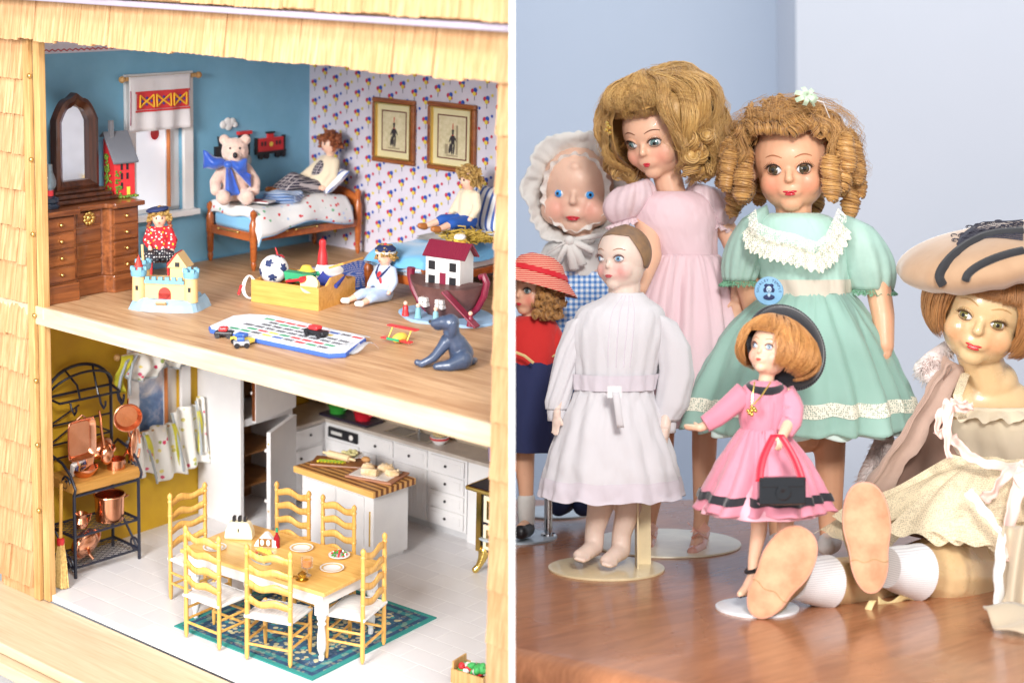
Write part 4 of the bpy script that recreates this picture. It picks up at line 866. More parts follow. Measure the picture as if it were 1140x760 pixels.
for x, y, m_, lb in ((-.014, -.027, flat('teal_robe', srgb(120, 170, 180)), 'pale teal figure with a staff standing by the ark bow'), (-.028, -.026, mRed, 'red-robed figure at the left end of the ark base'), (.006, -.029, flat('teal_robe2', srgb(130, 176, 190)), 'teal figure standing in front of the ark hull'), (.040, -.026, mMar, 'maroon figure at the foot of the ark ramp')):
    p = MH.inverted() @ ak.matrix_world @ Vector((x, y, .0023)); f_ = thing('peg_figure', lb, 'figurine', tuple(p), .1, 'figures around the ark')
    mesh('robe', MB().lathe([(.0001, 0), (.0034, 0), (.0026, .005), (.0024, .008), (.001, .010)], n=12), m_, f_); mesh('head', MB().ell((0, 0, .0112), .0020), mSkinP, f_)
# candle jar behind ark
cj = thing('lidded_jar', 'small yellow jar with a frothy white top behind the ark roof', 'jar', (.304, .290, .047)); mesh('jar_body', MB().lathe([(.0001, 0), (.0058, 0), (.0062, .009), (.0001, .009)], n=16), flat('custard', srgb(240, 190, 70)), cj)
b = MB(); [b.ell((math.cos(k)*.003, math.sin(k)*.003, .0105), .0028, None, 8, 6) for k in range(0, 7)]; mesh('froth', b, mWht, cj)
# ================================================================== KITCHEN
K = KZ
mPine = wood('honey_pine', srgb(232, 184, 106), srgb(204, 148, 66), 2, .4, bump=.08)
mPineT = wood('honey_pine_top', srgb(234, 190, 116), srgb(208, 156, 78), 0, .35, coat=.15, bump=.06)
mCu = M('copper', (.86, .42, .26), (.72, .32, .18), .22, metal=1, scale=60, bump=.06)
mIron = M('black_iron', srgb(28, 32, 48), rough=.4, bump=.15, coat=.2)
mGold = M('polished_gold', (.86, .62, .18), rough=.2, metal=1, bump=.02)
mCab = M('cabinet_white', (.74, .73, .73), (.68, .67, .68), .4, scale=20, bump=.04)
mRush = M('woven_seat', srgb(226, 224, 222), srgb(200, 198, 198), .85, scale=200, stretch=(4, .4, 1), bump=.5, bscale=500)
# ladder-back chairs -----------------------------------------------------
def chair_mesh(label, loc, rz):
    t = thing('ladderback_chair', label, 'chair', loc, rz, 'ladderback chairs around the dollhouse table')
    def prof(h, top):
        L = [(.45, 0), (.9, .03), (.95, .2), (.85, .36), (1.05, .38), (.95, .40)]
        if top:
            for z in (.52, .66, .80): L += [(.85, z-.03), (1.05, z-.01), (.8, z), (1.05, z+.01), (.9, z+.03)]
            L += [(.8, .90), (1.1, .92), (.75, .935), (1.15, .965), (.9, .985), (.2, 1)]
        else: L += [(.8, .95), (.9, 1)]
        return L
    for s in (-1, 1):
        b = MB(); b.lathe([(.00215*f, .101*z) for f, z in prof(0, True)], (s*.0205, .0165, 0), 12); mesh('back_post', b, mPine, t)
        b = MB(); b.lathe([(.0021*f, z) for f, z in ((.6, 0), (.85, .006), (.95, .02), (.8, .032), (1.1, .036), (.9, .040), (.5, .041))], (s*.0215, -.0165, 0), 12); mesh('leg', b, mPine, t)
    for z in (.052, .0655, .079, .092):
        def sl(u, v, z=z):
            e = abs(2*u-1); return Vector(((u-.5)*.040, .0165+.0028*(1-e*e), z-.0030+v*.0062+.0016*math.sin(u*2*PI*1.5-PI/2)*(.7+.3*v)))
        b = MB(); b.grid(sl, 22, 3); mesh('slat', b, mPine, t, solid=.0012)
    for a, b_, z in (((-.0205, .0165), (.0205, .0165), .014), ((-.0215, -.0165), (.0215, -.0165), .012), ((-.0215, -.0165), (.0215, -.0165), .024), ((-.021, .0165), (-.0215, -.0165), .016), ((.021, .0165), (.0215, -.0165), .016), ((-.021, .0165), (-.0215, -.0165), .026), ((.021, .0165), (.0215, -.0165), .026)):
        mesh('rung', MB().tube([(a[0], a[1], z), (b_[0], b_[1], z)], .0012, 8), mPine, t)
    b = MB(); b.grid(lambda u, v: Vector(((u-.5)*.0455*(1-.06*v), (v-.5)*.036, .0395+.0012*(1-(2*u-1)**6)*(1-(2*v-1)**6))), 16, 14); b.grid(lambda u, v: Vector(((u-.5)*.0455*(1-.06*v), (v-.5)*.036, .0372)), 16, 14)
    for s in (-1, 1): b.tube([(s*.0222, -.018, .0385), (s*.0208, .018, .0385)], .0016, 6); b.tube([(-.022, s*.0178, .0385), (.022, s*.0178, .0385)], .0016, 6)
    mesh('seat', b, mRush, t); return t
cz = K+.0002
c0 = chair_mesh('ladderback chair at the left end of the dining table, nearest the copper rack', (.171, .086, cz), math.radians(90))
for lb, lc, rz in (('left one of the two ladderback chairs on the near side of the dining table', (.250, .0375, cz+.0012), math.radians(182)), ('right one of the two ladderback chairs on the near side of the dining table', (.316, .0475, cz+.0012), math.radians(198)),
                   ('ladderback chair at the right end of the dining table, on the rug corner', (.359, .097, cz+.0012), math.radians(-72.5)), ('ladderback chair on the far side of the dining table, nearer the open refrigerator', (.224, .136, cz+.0006), math.radians(2)), ('ladderback chair on the far side of the dining table, in front of the island', (.2800, .138, cz+.0006), math.radians(-2))):
    dup(c0, lc, rz, lb)
# table ----------------------------------------------------------------------
tb = thing('dining_table', 'white-legged dining table with a honey wood top, laid for a meal', 'table', (.274, .092, K+.0012), math.radians(5))
mesh('table_top', MB().box(-.083, .083, -.042, .042, .0605, .0640), mPineT, tb, smooth=False, bevel=.0007)
mesh('apron', MB().box(-.077, .077, -.037, .037, .049, .0603), mWhite, tb, smooth=False, bevel=.0005)
for x in (-.073, .073):
    for y in (-.033, .033):
        b = MB(); b.box(x-.0042, x+.0042, y-.0042, y+.0042, .040, .0595); b.lathe([(.0022, 0), (.0026, .003), (.0019, .005), (.0036, .009), (.0040, .014), (.0036, .022), (.0028, .030), (.0040, .032), (.0028, .034), (.0042, .037), (.0040, .040)], (x, y, 0), 16); mesh('leg', b, mWhite, tb)
TT = -.2047
mPorc = M('white_china', (.82, .82, .83), rough=.15, bump=0, var=.02, coat=.3)
mGilt = flat('plate_gilt', srgb(214, 176, 110), .3)
def plate(label, x, y, r=.0105):
    t = thing('plate', label, 'plate', (x, y, TT), 0, 'dinner plates on the dollhouse table')
    mesh('dish', MB().lathe([(.0001, .0006), (r*.6, .0004), (r*.62, 0), (r, .0015), (r, .0019), (r*.64, .0010), (.0001, .0010)], n=28), mPorc, t)
    mesh('gilt_rim', MB().lathe([(r*.72, .00135), (r*.86, .00175), (r*.86, .00180), (r*.72, .00140)], n=28, caps=False), mGilt, t); return t
plate('white china plate with a gilt rim at the left end of the table', .217, .064); plate('white china plate with a gilt rim at the middle back of the table', .275, .114); plate('white china plate with a gilt rim on the front right corner of the table', .328, .099)
sa = thing('salad_plate', 'white plate piled with red and green salad at the right end of the table', 'plate', (.313, .123, TT)); mesh('dish', MB().lathe([(.0001, 0), (.005, 0), (.0095, .002), (.0095, .0026), (.0001, .002)], n=24), mPorc, sa)
b = MB(); r = random.Random(3)
for k in range(46): b.mi = r.choice([0, 0, 1, 1, 2]); a = r.random()*2*PI; q = r.random()**.5*.0072; b.ell((q*math.cos(a), q*math.sin(a), .003+.0022*(1-q/.0075)+r.random()*.0006), (.0013, .001, .0009), rotm(r.random(), r.random(), a), 6, 5)
mesh('salad', b, [flat('tomato', srgb(190, 34, 36), .3), flat('lettuce', srgb(60, 140, 50), .5), mWht], sa, smooth=True)
tsr = thing('toaster', 'cream toaster with three black slots on the back left of the table', 'toaster', (.214, .096, TT), math.radians(35))
b = MB(); b.loft([[Vector((x*w, y*d, z)) for x, y in ((-1, -1), (1, -1), (1, 1), (-1, 1))] for w, d, z in ((.0125, .0055, 0), (.0130, .006, .002), (.0122, .0056, .008), (.0098, .0050, .014), (.0082, .0046, .0158))]); mesh('toaster_body', b, flat('toaster_cream', srgb(236, 228, 196), .3), tsr, smooth=False, bevel=.0012)
for x in (-.005, 0, .005): mesh('slot', MB().box(x-.0012, x+.0012, -.0020, .0035, .0156, .0200), mBlk, tsr, smooth=False)
mesh('lever', MB().box(-.0005, .0005, -.0062, -.0052, .0075, .0105), mBlk, tsr, smooth=False)
nh = thing('napkin_holder', 'white gabled napkin holder with two arched cut-outs, beside the toaster', 'napkin holder', (.247, .098, TT), math.radians(30))
b = MB(); b.prism([(-.011, 0), (.011, 0), (.009, .0045), (.002, .0125), (0, .0132), (-.002, .0125), (-.009, .0045)], -.0035, .0035, Matrix(((1, 0, 0, 0), (0, 0, 1, 0), (0, 1, 0, 0), (0, 0, 0, 1)))); mesh('holder_body', b, mPorc, nh, smooth=False, bevel=.0008)
mesh('brown_panel', MB().box(-.006, .006, -.0041, -.0036, .001, .0085), flat('panel_brown', srgb(140, 96, 40)), nh, smooth=False); [mesh('white_oval', MB().ell((x, -.0042, .0048), (.0018, .0004, .0030)), mWht, nh) for x in (-.0028, .0028)]
bt = thing('sauce_bottle', 'small red sauce bottle with a green cap and white diamond label', 'bottle', (.2555, .1025, TT)); mesh('bottle_glass', MB().lathe([(.0001, 0), (.0028, 0), (.0028, .009), (.0012, .012), (.0010, .015), (.0001, .015)], n=14), flat('sauce_red', srgb(150, 20, 30), .15), bt); mesh('bottle_cap', MB().lathe([(.0012, .0142), (.0012, .0178), (.0001, .0178)], n=12), mGrn, bt); mesh('bottle_label', MB().box(-.0017, .0017, -.0031, -.0026, .003, .007, None), mWht, bt, smooth=False)
ch = thing('cheese_platter', 'yellow cheese wedges on a small platter in the middle of the table', 'food platter', (.257, .086, TT)); mesh('platter', MB().ell((0, 0, .0006), (.010, .0055, .0006)), flat('wood_platter', srgb(190, 140, 80)), ch)
b = MB()
for x in (-.005, 0, .005): b.prism([(-.003, 0), (.003, 0), (.0005, .0030)], -.0018, .0018, Matrix(((1, 0, 0, x), (0, 0, 1, 0), (0, 1, 0, .001), (0, 0, 0, 1))))
mesh('cheese', b, flat('cheese_yellow', srgb(240, 214, 90)), ch, smooth=False)
sw = thing('sandwich_platter', 'long silver platter of leafy open sandwiches in front of the cheese', 'food platter', (.269, .071, TT), math.radians(-8)); mesh('platter', MB().lathe([(.0001, 0), (.0125, 0), (.0135, .0008), (.0001, .0006)], n=20, M=Matrix.Scale(.45, 4, (0, 1, 0))), flat('pewter', (.45, .46, .46), .3), sw)
b = MB()
for k in range(60): b.mi = r.choice([0, 0, 1, 2, 3]); x = r.uniform(-.011, .011); b.ell((x, r.uniform(-.004, .004), .0015+r.random()*.0022), (.0018, .0012, .0007), rotm(r.uniform(-.6, .6), r.uniform(-.6, .6), r.random()*3), 6, 5)
mesh('filling', b, [MC['lettuce'], MC['tomato'], flat('bread_crumb', srgb(230, 200, 140)), mWht], sw)
gb = thing('ice_cream_goblet', 'clear glass goblet of orange drink on the table front', 'goblet', (.322, .075, TT)); mesh('goblet_glass', MB().lathe([(.0001, 0), (.004, .0003), (.0008, .002), (.0008, .005), (.0048, .0075), (.0055, .0155)], n=20, caps=False), mGlass, gb); mesh('drink', MB().lathe([(.0001, .0068), (.0035, .0085), (.0038, .0135), (.0001, .0135)], n=16), flat('orange_drink', srgb(240, 150, 50), .2), gb)
cs_ = thing('brass_candlestick', 'small brass bell or candlestick at the table front, below the orange goblet', 'candlestick', (.3260, .0655, TT)); mesh('brass_foot', MB().lathe([(.0001, 0), (.0052, 0), (.0056, .001), (.0030, .0025), (.0034, .0045), (.0040, .0056), (.0022, .0070), (.0001, .0085)], n=20), mGold, cs_); mesh('brass_ring', MB().tube([(-.0072+.0022*math.cos(a), -.001+.0022*math.sin(a), .001) for a in [k*2*PI/14 for k in range(14)]], .0006, 6, closed=True), mGold, cs_)
# patterned rug ------------------------------------------------------------------
t = NT('teal_rug'); v = t.co(); s_ = t.n('ShaderNodeSeparateXYZ'); t.L.new(v, s_.inputs[0]); ax = t.math('ABSOLUTE', s_.outputs[0]); ay = t.math('ABSOLUTE', s_.outputs[1])
e = t.math('MAXIMUM', t.math('SUBTRACT', ax, .0835), t.math('SUBTRACT', ay, .0805)); vo = t.n('ShaderNodeTexVoronoi', feature='F1'); cb_ = t.n('ShaderNodeCombineXYZ'); t.L.new(ax, cb_.inputs[0]); t.L.new(ay, cb_.inputs[1]); t.L.new(cb_.outputs[0], vo.inputs['Vector']); vo.inputs['Scale'].default_value = 230
sc2 = t.n('ShaderNodeSeparateColor'); t.L.new(vo.outputs['Color'], sc2.inputs[0]); cells = t.ramp(sc2.outputs[0], [(0, srgb(84, 108, 140)), (.18, srgb(70, 150, 156)), (.38, srgb(206, 196, 156)), (.66, srgb(50, 96, 124)), (.78, srgb(188, 182, 146))], 'CONSTANT')
cells = t.mix(t.ramp(vo.outputs['Distance'], [(.50, 0.0), (.62, 1.0)]), cells, srgb(56, 92, 122))
band = t.ramp(e, [(0, srgb(0, 0, 0))]); w3 = t.math('SINE', t.math('MULTIPLY', e, 620)); brd = t.mix(t.math('GREATER_THAN', w3, .1), srgb(40, 130, 132), srgb(28, 60, 96))
inb = t.math('GREATER_THAN', e, -.020); c = t.mix(t.math('MULTIPLY', inb, t.math('ADD', .55, t.math('MULTIPLY', t.noise(300, v, 2), .4))), cells, brd)
t.col(t.mix(t.math('GREATER_THAN', e, -.0042), c, srgb(46, 140, 134))); t.set(Roughness=.95); t.bump(t.noise(900, v, 2), .5, .0008)
solo('teal_rug', MB().box(-.0835, .0835, -.0805, .0805, 0, .0010), t.mat, 'teal and navy patterned rug under the dining table', 'rug', (.284, .112, K+.0001), math.radians(2), smooth=False)
# island ---------------------------------------------------------------------------
isl = thing('kitchen_island', 'white kitchen island with a striped butcher-block top behind the dining table', 'kitchen island', (.188, .270, K), math.radians(-2))
mesh('cabinet_body', MB().box(-.050, .052, -.024, .024, .005, .0715), mCab, isl, smooth=False, bevel=.0005); mesh('toe_base', MB().box(-.047, .049, -.021, .021, 0, .005), mCab, isl, smooth=False)
t = NT('butcher_block'); v = t.co(); w1 = t.n('ShaderNodeTexWave', bands_direction='Y'); t.L.new(v, w1.inputs[0]); w1.inputs['Scale'].default_value = 44; t.col(t.mix(t.math('GREATER_THAN', w1.outputs[1], .5), t.mix(t.noise(90, t.co((1, 12, 12)), 3), srgb(222, 172, 104), srgb(200, 148, 84)), srgb(112, 64, 34))); t.set(Roughness=.4)
mesh('butcher_block_top', MB().box(-.0565, .0575, -.029, .029, .0716, .0780), t.mat, isl, smooth=False, bevel=.0005)
mesh('front_edge', MB().box(-.0565, .0575, -.0298, -.0288, .0718, .0778), mPineT, isl, smooth=False)
for x0, x1 in ((-.046, .0), (.002, .040)):
    b = MB(); b.box(x0, x1, -.0255, -.0238, .008, .068); d_ = mesh('door', b, mCab, isl, smooth=False, bevel=.0004); mesh('knob', MB().ell((x1-.004 if x0 < 0 else x0+.004, -.0265, .050), .0013), mBlk, d_)
mesh('hinge', MB().box(.0475, .0482, -.0256, -.0238, .02, .055), mBrass, isl, smooth=False)
ITZ = K+.0782
cbd = thing('cutting_board', 'brown cutting board with a rolling pin, sliced peppers and bread, on the island', 'cutting board', (.163, .278, ITZ), math.radians(30)); mesh('board', MB().box(-.030, .026, -.014, .014, 0, .003), wood('board_brown', srgb(160, 104, 58), srgb(120, 72, 36), 0), cbd, smooth=False, bevel=.001)
IM = MH.inverted()
def on(th, p): return tuple(IM @ th.matrix_world @ Vector(p))
solo('rolling_pin', MB().lathe([(.0001, -.022), (.0013, -.021), (.0015, -.0145), (.0007, -.014), (.0036, -.0135), (.0036, .0135), (.0007, .014), (.0015, .0145), (.0013, .021), (.0001, .022)], n=14, M=rotm(0, PI/2, 0)), flat('rolling_wood', srgb(240, 214, 170)), 'pale wooden rolling pin across the cutting board', 'rolling pin', on(cbd, (-.004, .004, .0068)), math.radians(4))
b = MB()
for k in range(22): b.mi = k % 3; b.tube([(-.022+.0012*k+.002*math.cos(a), -.007+.0014*math.sin(k*2.1)+.002*math.sin(a), .0042+.0006*(k % 3)) for a in (0, 1, 2, 3, 4, 5)], .0007, 5)
solo('sliced_peppers', b, [flat('pepper_yellow', srgb(236, 220, 60)), flat('pepper_orange', srgb(240, 160, 40)), flat('pepper_green', srgb(150, 190, 60))], 'heap of yellow and orange sliced peppers on the front of the cutting board', 'sliced peppers', on(cbd, (0, 0, 0)), math.radians(30))
bb = thing('bread_bowl', 'white dish of cut greens and bread at the back of the cutting board', 'bowl', (.158, .297, ITZ+.001)); mesh('dish', MB().lathe([(.0001, 0), (.008, 0), (.0125, .003), (.0125, .0036), (.0001, .002)], n=22), mPorc, bb)
b = MB(); [b.ell((r.uniform(-.007, .007), r.uniform(-.006, .006), .0045+r.random()*.002), (.003, .002, .0016), rotm(0, 0, r.random()*3), 7, 5) for k in range(20)]; mesh('bread_pieces', b, flat('crumb_green', srgb(226, 220, 160)), bb)
solo('bread_roll', MB().ell((0, 0, .003), (.0052, .0040, .0030)), flat('crust', srgb(200, 150, 96)), 'small round bread roll on the right end of the cutting board', 'bread roll', (.183, .292, ITZ+.003))
ty = thing('pastry_tray', 'square tray of sugared pastries and rolls, front right of the island top', 'tray', (.214, .276, ITZ), math.radians(14)); mesh('tray_board', MB().box(-.026, .026, -.019, .019, 0, .0022), flat('tray_pink', srgb(176, 124, 96)), ty, smooth=False, bevel=.0006); mesh('floured_paper', MB().box(-.023, .020, -.016, .015, .0022, .0026), mWht, ty, smooth=False)
mDough = M('dough', srgb(240, 222, 190), srgb(216, 180, 130), .7, scale=120, bump=.3)
for lb, p, R3 in (('rolled white pastry at the left of the pastry tray', (-.013, .004, .0055), (.007, .0045, .0038)), ('flaky pastry with pink icing at the back of the pastry tray', (.004, .010, .0055), (.009, .006, .0042)), ('frosted white pastry at the right of the pastry tray', (.016, .001, .0050), (.008, .0055, .0036))):
    b = MB(); b.ell((0, 0, 0), R3); [b.ell((r.uniform(-.6, .6)*R3[0], r.uniform(-.6, .6)*R3[1], R3[2]*.7), .0014, None, 6, 5) for k in range(10)]; solo('pastry', b, mDough, lb, 'pastry', on(ty, p), .3, 'pastries on the tray')
b = MB(); b.lathe([(.0001, -.008), (.0036, -.008), (.0040, 0), (.0036, .008), (.0001, .008)], n=16, M=rotm(0, PI/2, 0)); b.ell((-.008, 0, 0), (.0008, .0012, .0012)); solo('pastry', b, mDough, 'plain cut dough roll lying at the front of the pastry tray', 'pastry', on(ty, (-.003, -.010, .0065)), .35, 'pastries on the tray')
# refrigerator / tall cabinet --------------------------------------------------------
fr = thing('tall_cabinet', 'tall white cabinet on the left wall with its brown-lined doors ajar', 'tall cabinet', (.001, .229, K))
H = .2535
b = MB(); b.box(0, .066, 0, .004, 0, H); b.box(0, .064, .070, .074, 0, H); b.box(0, .003, .004, .070, 0, H); b.box(.003, .064, .004, .070, H-.004, H); b.box(.003, .064, .004, .070, 0, .004); b.box(.003, .064, .004, .070, .106, .1135); mesh('cabinet_case', b, mCab, fr, smooth=False)
b = MB(); b.box(.003, .0045, .004, .070, .004, .106); b.box(.003, .0045, .004, .070, .1135, H-.004); b.box(.0045, .060, .004, .0052, .004, .1059); b.box(.0045, .060, .004, .0052, .1136, H-.004); b.box(.005, .058, .0053, .0698, .038, .0395); b.box(.005, .058, .0053, .0698, .072, .0735); mesh('brown_lining', b, wood('cabinet_brown', srgb(150, 100, 50), srgb(110, 68, 34), 2), fr, smooth=False)
for nm, z0, z1, an in (('lower', .003, .106, 24), ('upper', .114, H-.003, 10)):
    o = mesh('door', MB().box(-.0015, .0030, -.069, 0, z0, z1), mCab, fr, smooth=False, bevel=.0005); o.matrix_local = Matrix.Translation((.0675, .073, 0)) @ Matrix.Rotation(math.radians(an), 4, 'Z')
    for z in (z0+.03, z1-.02): mesh('knob', MB().ell((-.0030, -.0665, z), .0019), mWht, o)
    if nm == 'upper': mesh('copper_strip', MB().box(-.001, .0025, -.0698, -.0691, z0+.002, z1-.02), mCu, o, smooth=False)
    else: [mesh('hinge_screw', MB().ell((.0008, -.0693, z), (.001, .0006, .001)), mBrass, o) for z in (z0+.02, z1-.012)]
# back counter -----------------------------------------------------------------
kc = thing('kitchen_counter', 'run of white kitchen cabinets along the back wall with a dishwasher panel and black knobs', 'kitchen counter', (.004, .310, K))
cw = .258; y0 = .047; yb = .0785
b = MB(); b.box(0, cw, y0, yb, .008, .0845); b.box(0, .056, -.006, y0, .008, .0845); mesh('cabinet_body', b, mCab, kc, smooth=False); mesh('toe_kick', MB().box(.004, cw-.001, y0+.004, yb, 0, .008), flat('toe_grey', (.55, .55, .56)), kc, smooth=False)
mTop = M('grey_worktop', srgb(186, 176, 166), srgb(170, 160, 152), .35, bump=.05)
b = MB(); b.box(0, cw+.002, y0-.003, yb, .0846, .0885); b.box(0, .059, -.006, y0-.003, .0846, .0884); mesh('worktop', b, mTop, kc, smooth=False, bevel=.0006)
def front(nm, x0, x1, z0, z1, knobs, groove=False):
    b = MB(); b.box(x0, x1, y0-.0022, y0-.0002, z0, z1); b.box(x0+.004, x1-.004, y0-.0030, y0-.0022, z0+.004, z1-.004)
    if groove: [b.box(x, x+.0032, y0-.0036, y0-.0030, z0+.006, z1-.006) for x in [x0+.006+k*.0042 for k in range(int((x1-x0-.012)/.0042))]]
    o = mesh(nm, b, mCab, kc, smooth=False, bevel=.0003)
    for kx, kz in knobs: mesh('knob', MB().ell((kx, y0-.0045, kz), (.0015, .0013, .0015)), mBlk, o)
front('dishwasher_door', .060, .108, .010, .066, []); dw = mesh('control_panel', MB().box(.063, .106, y0-.0030, y0-.001, .0695, .0805), mBlk, kc, smooth=False); mesh('handle', MB().box(.068, .084, y0-.0036, y0-.0030, .0735, .0770), flat('panel_silver', (.6, .6, .58), .3), dw, smooth=False); mesh('dial', MB().ell((.098, y0-.0036, .075), (.003, .0012, .003)), mWht, dw)
front('drawer', .112, .157, .066, .083, [(.134, .074)]); front('door', .112, .133, .010, .063, [(.129, .05)]); front('door', .136, .157, .010, .063, [(.140, .05)], True)
front('drawer', .160, .205, .066, .083, [(.182, .074)]); front('door', .160, .205, .010, .063, [(.165, .055)], True)
for z in (.010, .0285, .047, .0655): front('drawer', .210, .255, z, z+.0165, [(.232, z+.0083)])
for z0, z1 in ((.010, .060), (.064, .083)):
    o = mesh('door', MB().box(.0562, .0582, .000, y0-.006, z0, z1), mCab, kc, smooth=False, bevel=.0003); mesh('knob', MB().ell((.0592, .022 if z0 > .05 else .008, z1-.008), (.0013, .0015, .0015)), mBlk, o)
b = MB(); b.box(.138, .200, y0+.004, y0+.0062, .0886, .0896); b.box(.138, .200, yb-.005, yb-.003, .0886, .0896); b.box(.138, .141, y0+.0062, yb-.005, .0886, .0896); b.box(.197, .200, y0+.0062, yb-.005, .0886, .0896); b.box(.166, .169, y0+.0062, yb-.005, .0886, .0893); sk_ = mesh('sink', b, M('steel', (.6, .6, .6), rough=.2, metal=1, bump=.02), kc, smooth=False)
mesh('basin', MB().box(.141, .197, y0+.0062, yb-.005, .0885, .0888), flat('basin_dark', (.2, .19, .18), .25), sk_, smooth=False); mesh('tap', MB().tube([(.168, yb-.004, .089), (.168, yb-.004, .101), (.166, yb-.010, .105), (.164, yb-.015, .101)], .0012, 8), MC['steel'], sk_)
KT = K+.0886
tray = thing('stove_tray', 'dark rectangular tray on the worktop holding two enamel pots', 'tray', (.085, .371, KT)); mesh('tray_plate', MB().box(-.036, .036, -.0135, .0135, 0, .003), flat('tray_dark', srgb(44, 36, 54), .4), tray, smooth=False, bevel=.0008)
for lb, x, c_ in (('green enamel pot on the dark worktop tray', .065, srgb(60, 160, 60)), ('red enamel pot on the dark worktop tray', .103, srgb(214, 40, 56))):
    t = thing('enamel_pot', lb, 'pot', (x, .371, KT+.0032), 0, 'enamel pots on the dark tray'); mm = M('enamel_'+lb.split()[0], c_, rough=.2, bump=0, coat=.4); mesh('pot_body', MB().lathe([(.0001, 0), (.0085, 0), (.0105, .008), (.011, .0085), (.0001, .0085)], n=22), mm, t); ld = mesh('lid', MB().lathe([(.0108, .0088), (.006, .0108), (.0001, .0112)], n=20), mm, t); mesh('knob', MB().ell((0, 0, .0128), .0016), mWht, ld)
    for s in (-1, 1): mesh('handle', MB().tube([(s*.0105, -.002, .006), (s*.0135, 0, .0065), (s*.0105, .002, .006)], .0008), mm, t)
fb = thing('fruit_bowl', 'white bowl with a red band at the right end of the worktop', 'bowl', (.213, .370, KT)); mesh('bowl_body', MB().lathe([(.0001, 0), (.005, 0), (.0095, .005), (.0100, .0085), (.0090, .0085), (.0001, .004)], n=22), mPorc, fb); mesh('red_band', MB().lathe([(.0098, .0055), (.0103, .0075), (.0101, .0078)], n=22, caps=False), mRed, fb)
b = MB(); [b.ell((r.uniform(-.006, .006), r.uniform(-.005, .005), .009+r.random()*.002), (.003, .0022, .0018), rotm(0, 0, r.random()*3), 7, 5) for k in range(12)]; mesh('contents', b, flat('wrapped_food', srgb(196, 176, 130)), fb)
sh_ = thing('hanging_shelf', 'pale worktop beyond the drawers carrying pinkish cups, half hidden by the floor edge', 'side counter', (.282, .372, K)); mesh('cabinet_body', MB().box(-.018, .10, -.016, .0165, 0, .0845), mCab, sh_, smooth=False); mesh('worktop', MB().box(-.018, .10, -.018, .0168, .0848, .0884), mTop, sh_, smooth=False)
for x, c_ in ((.288, srgb(176, 160, 190)), (.306, srgb(196, 172, 190)), (.322, srgb(160, 150, 196))):
    solo('pink_cup', MB().lathe([(.0001, 0), (.0048, 0), (.0058, .014), (.0052, .014), (.0040, .002), (.0001, .002)], n=16), flat('cup_%d' % int(x*1000), c_, .25), {.288: 'leftmost of the mauve cups behind the stove', .306: 'middle one of the mauve cups behind the stove', .322: 'rightmost of the mauve cups behind the stove'}[x], 'cup', (x, .366, K+.0886), 0, 'mauve cups behind the stove')
# stove --------------------------------------------------------------------------
sv = thing('toy_stove', 'old-fashioned black and cream stove with gold trim and gold claw feet', 'stove', (.318, .300, K))
mCrS = flat('stove_cream', srgb(232, 222, 196), .35); mNv = flat('stove_black', srgb(22, 26, 44), .3)
mesh('stove_body', MB().box(.004, .080, .003, .045, .022, .084), mNv, sv, smooth=False, bevel=.0008); mesh('stove_top', MB().box(-.004, .084, -.003, .049, .084, .0868), mNv, sv, smooth=False, bevel=.001)
b = MB(); b.tube([(-.005, -.004, .0845), (.085, -.004, .0845)], .0022, 8); b.tube([(-.005, -.004, .0845), (-.005, .050, .0845)], .0022, 8); b.box(.0032, .009, .0005, .003, .022, .083); mesh('gold_trim', b, mGold, sv)
for x0 in (.012, .044):
    for z0, z1 in ((.026, .050), (.053, .079)):
        o = mesh('oven_door', MB().box(x0, x0+.028, .0010, .0032, z0, z1), mCrS, sv, smooth=False); b = MB()
        for a in ((x0+.005, x0+.023, z0+.004, z0+.006), (x0+.005, x0+.023, z1-.006, z1-.004), (x0+.005, x0+.007, z0+.006, z1-.006), (x0+.021, x0+.023, z0+.006, z1-.006)): b.box(a[0], a[1], -.0006, .0010, a[2], a[3])
        mesh('gold_frame', b, mGold, o, smooth=False); mesh('pane', MB().box(x0+.007, x0+.021, .0002, .0009, z0+.006, z1-.006), mBlk, o, smooth=False)
for x, y in ((.010, .006), (.074, .006), (.010, .040), (.074, .040)):
    b = MB(); blob(b, [(x, y, .022), (x-.001, y-.002, .014), (x-.004, y-.004, .006), (x-.006, y-.006, .003)], [.0062, .0042, .0030, .0034]); mesh('claw_foot', b, mGold, sv)
# kitchen curtains -------------------------------------------------------------------
mFlor = spots('rose_print_cotton', (.86, .85, .80), [srgb(214, 60, 100), srgb(226, 206, 110), srgb(206, 196, 110), srgb(150, 170, 90), srgb(228, 214, 130), srgb(214, 90, 120), srgb(236, 230, 214)], 120, .36, rough=.8)
mLime = cloth('lime_lining', srgb(208, 202, 50))
mGreyS = flat('grey_binding', srgb(170, 178, 184), .8)
cv = thing('curtain_valance', 'gathered floral valance with a lime lining on a rod above the kitchen window', 'curtain', (.010, .170, -.079))
mesh('rod', MB().tube([(0, -.049, 0), (0, .052, 0)], .0018, 8).ell((0, -.050, 0), .0035), wTrim, cv)
for ya, yb2, lo in ((-.046, .012, .030), (.006, .050, .026)):
    def g(u, v, ya=ya, yb2=yb2, lo=lo): 
        y = ya+(yb2-ya)*u; w_ = math.sin(PI*u)**.5; return Vector((.003+.004*math.sin(u*20)*v**.6+.009*math.sin(PI*min(1, v*1.1))*w_, y+.002*math.sin(v*4), .002-(lo*(.55+.45*w_))*v))
    mesh('valance_swag', MB().grid(g, 40, 14), mFlor, cv, solid=.0006); q = MB(); q.tube([g(u/30, 1) for u in range(31)], .0009, 6); mesh('grey_binding', q, mGreyS, cv)
q = MB(); q.grid(lambda u, v: Vector((.004+.003*math.sin(v*7)+.004*u, -.048-.007*math.sin(v*PI*.8)+.012*u*(1-v*.5), .002-.036*v)), 8, 14); mesh('tie_back', q, mLime, cv, solid=.0005)
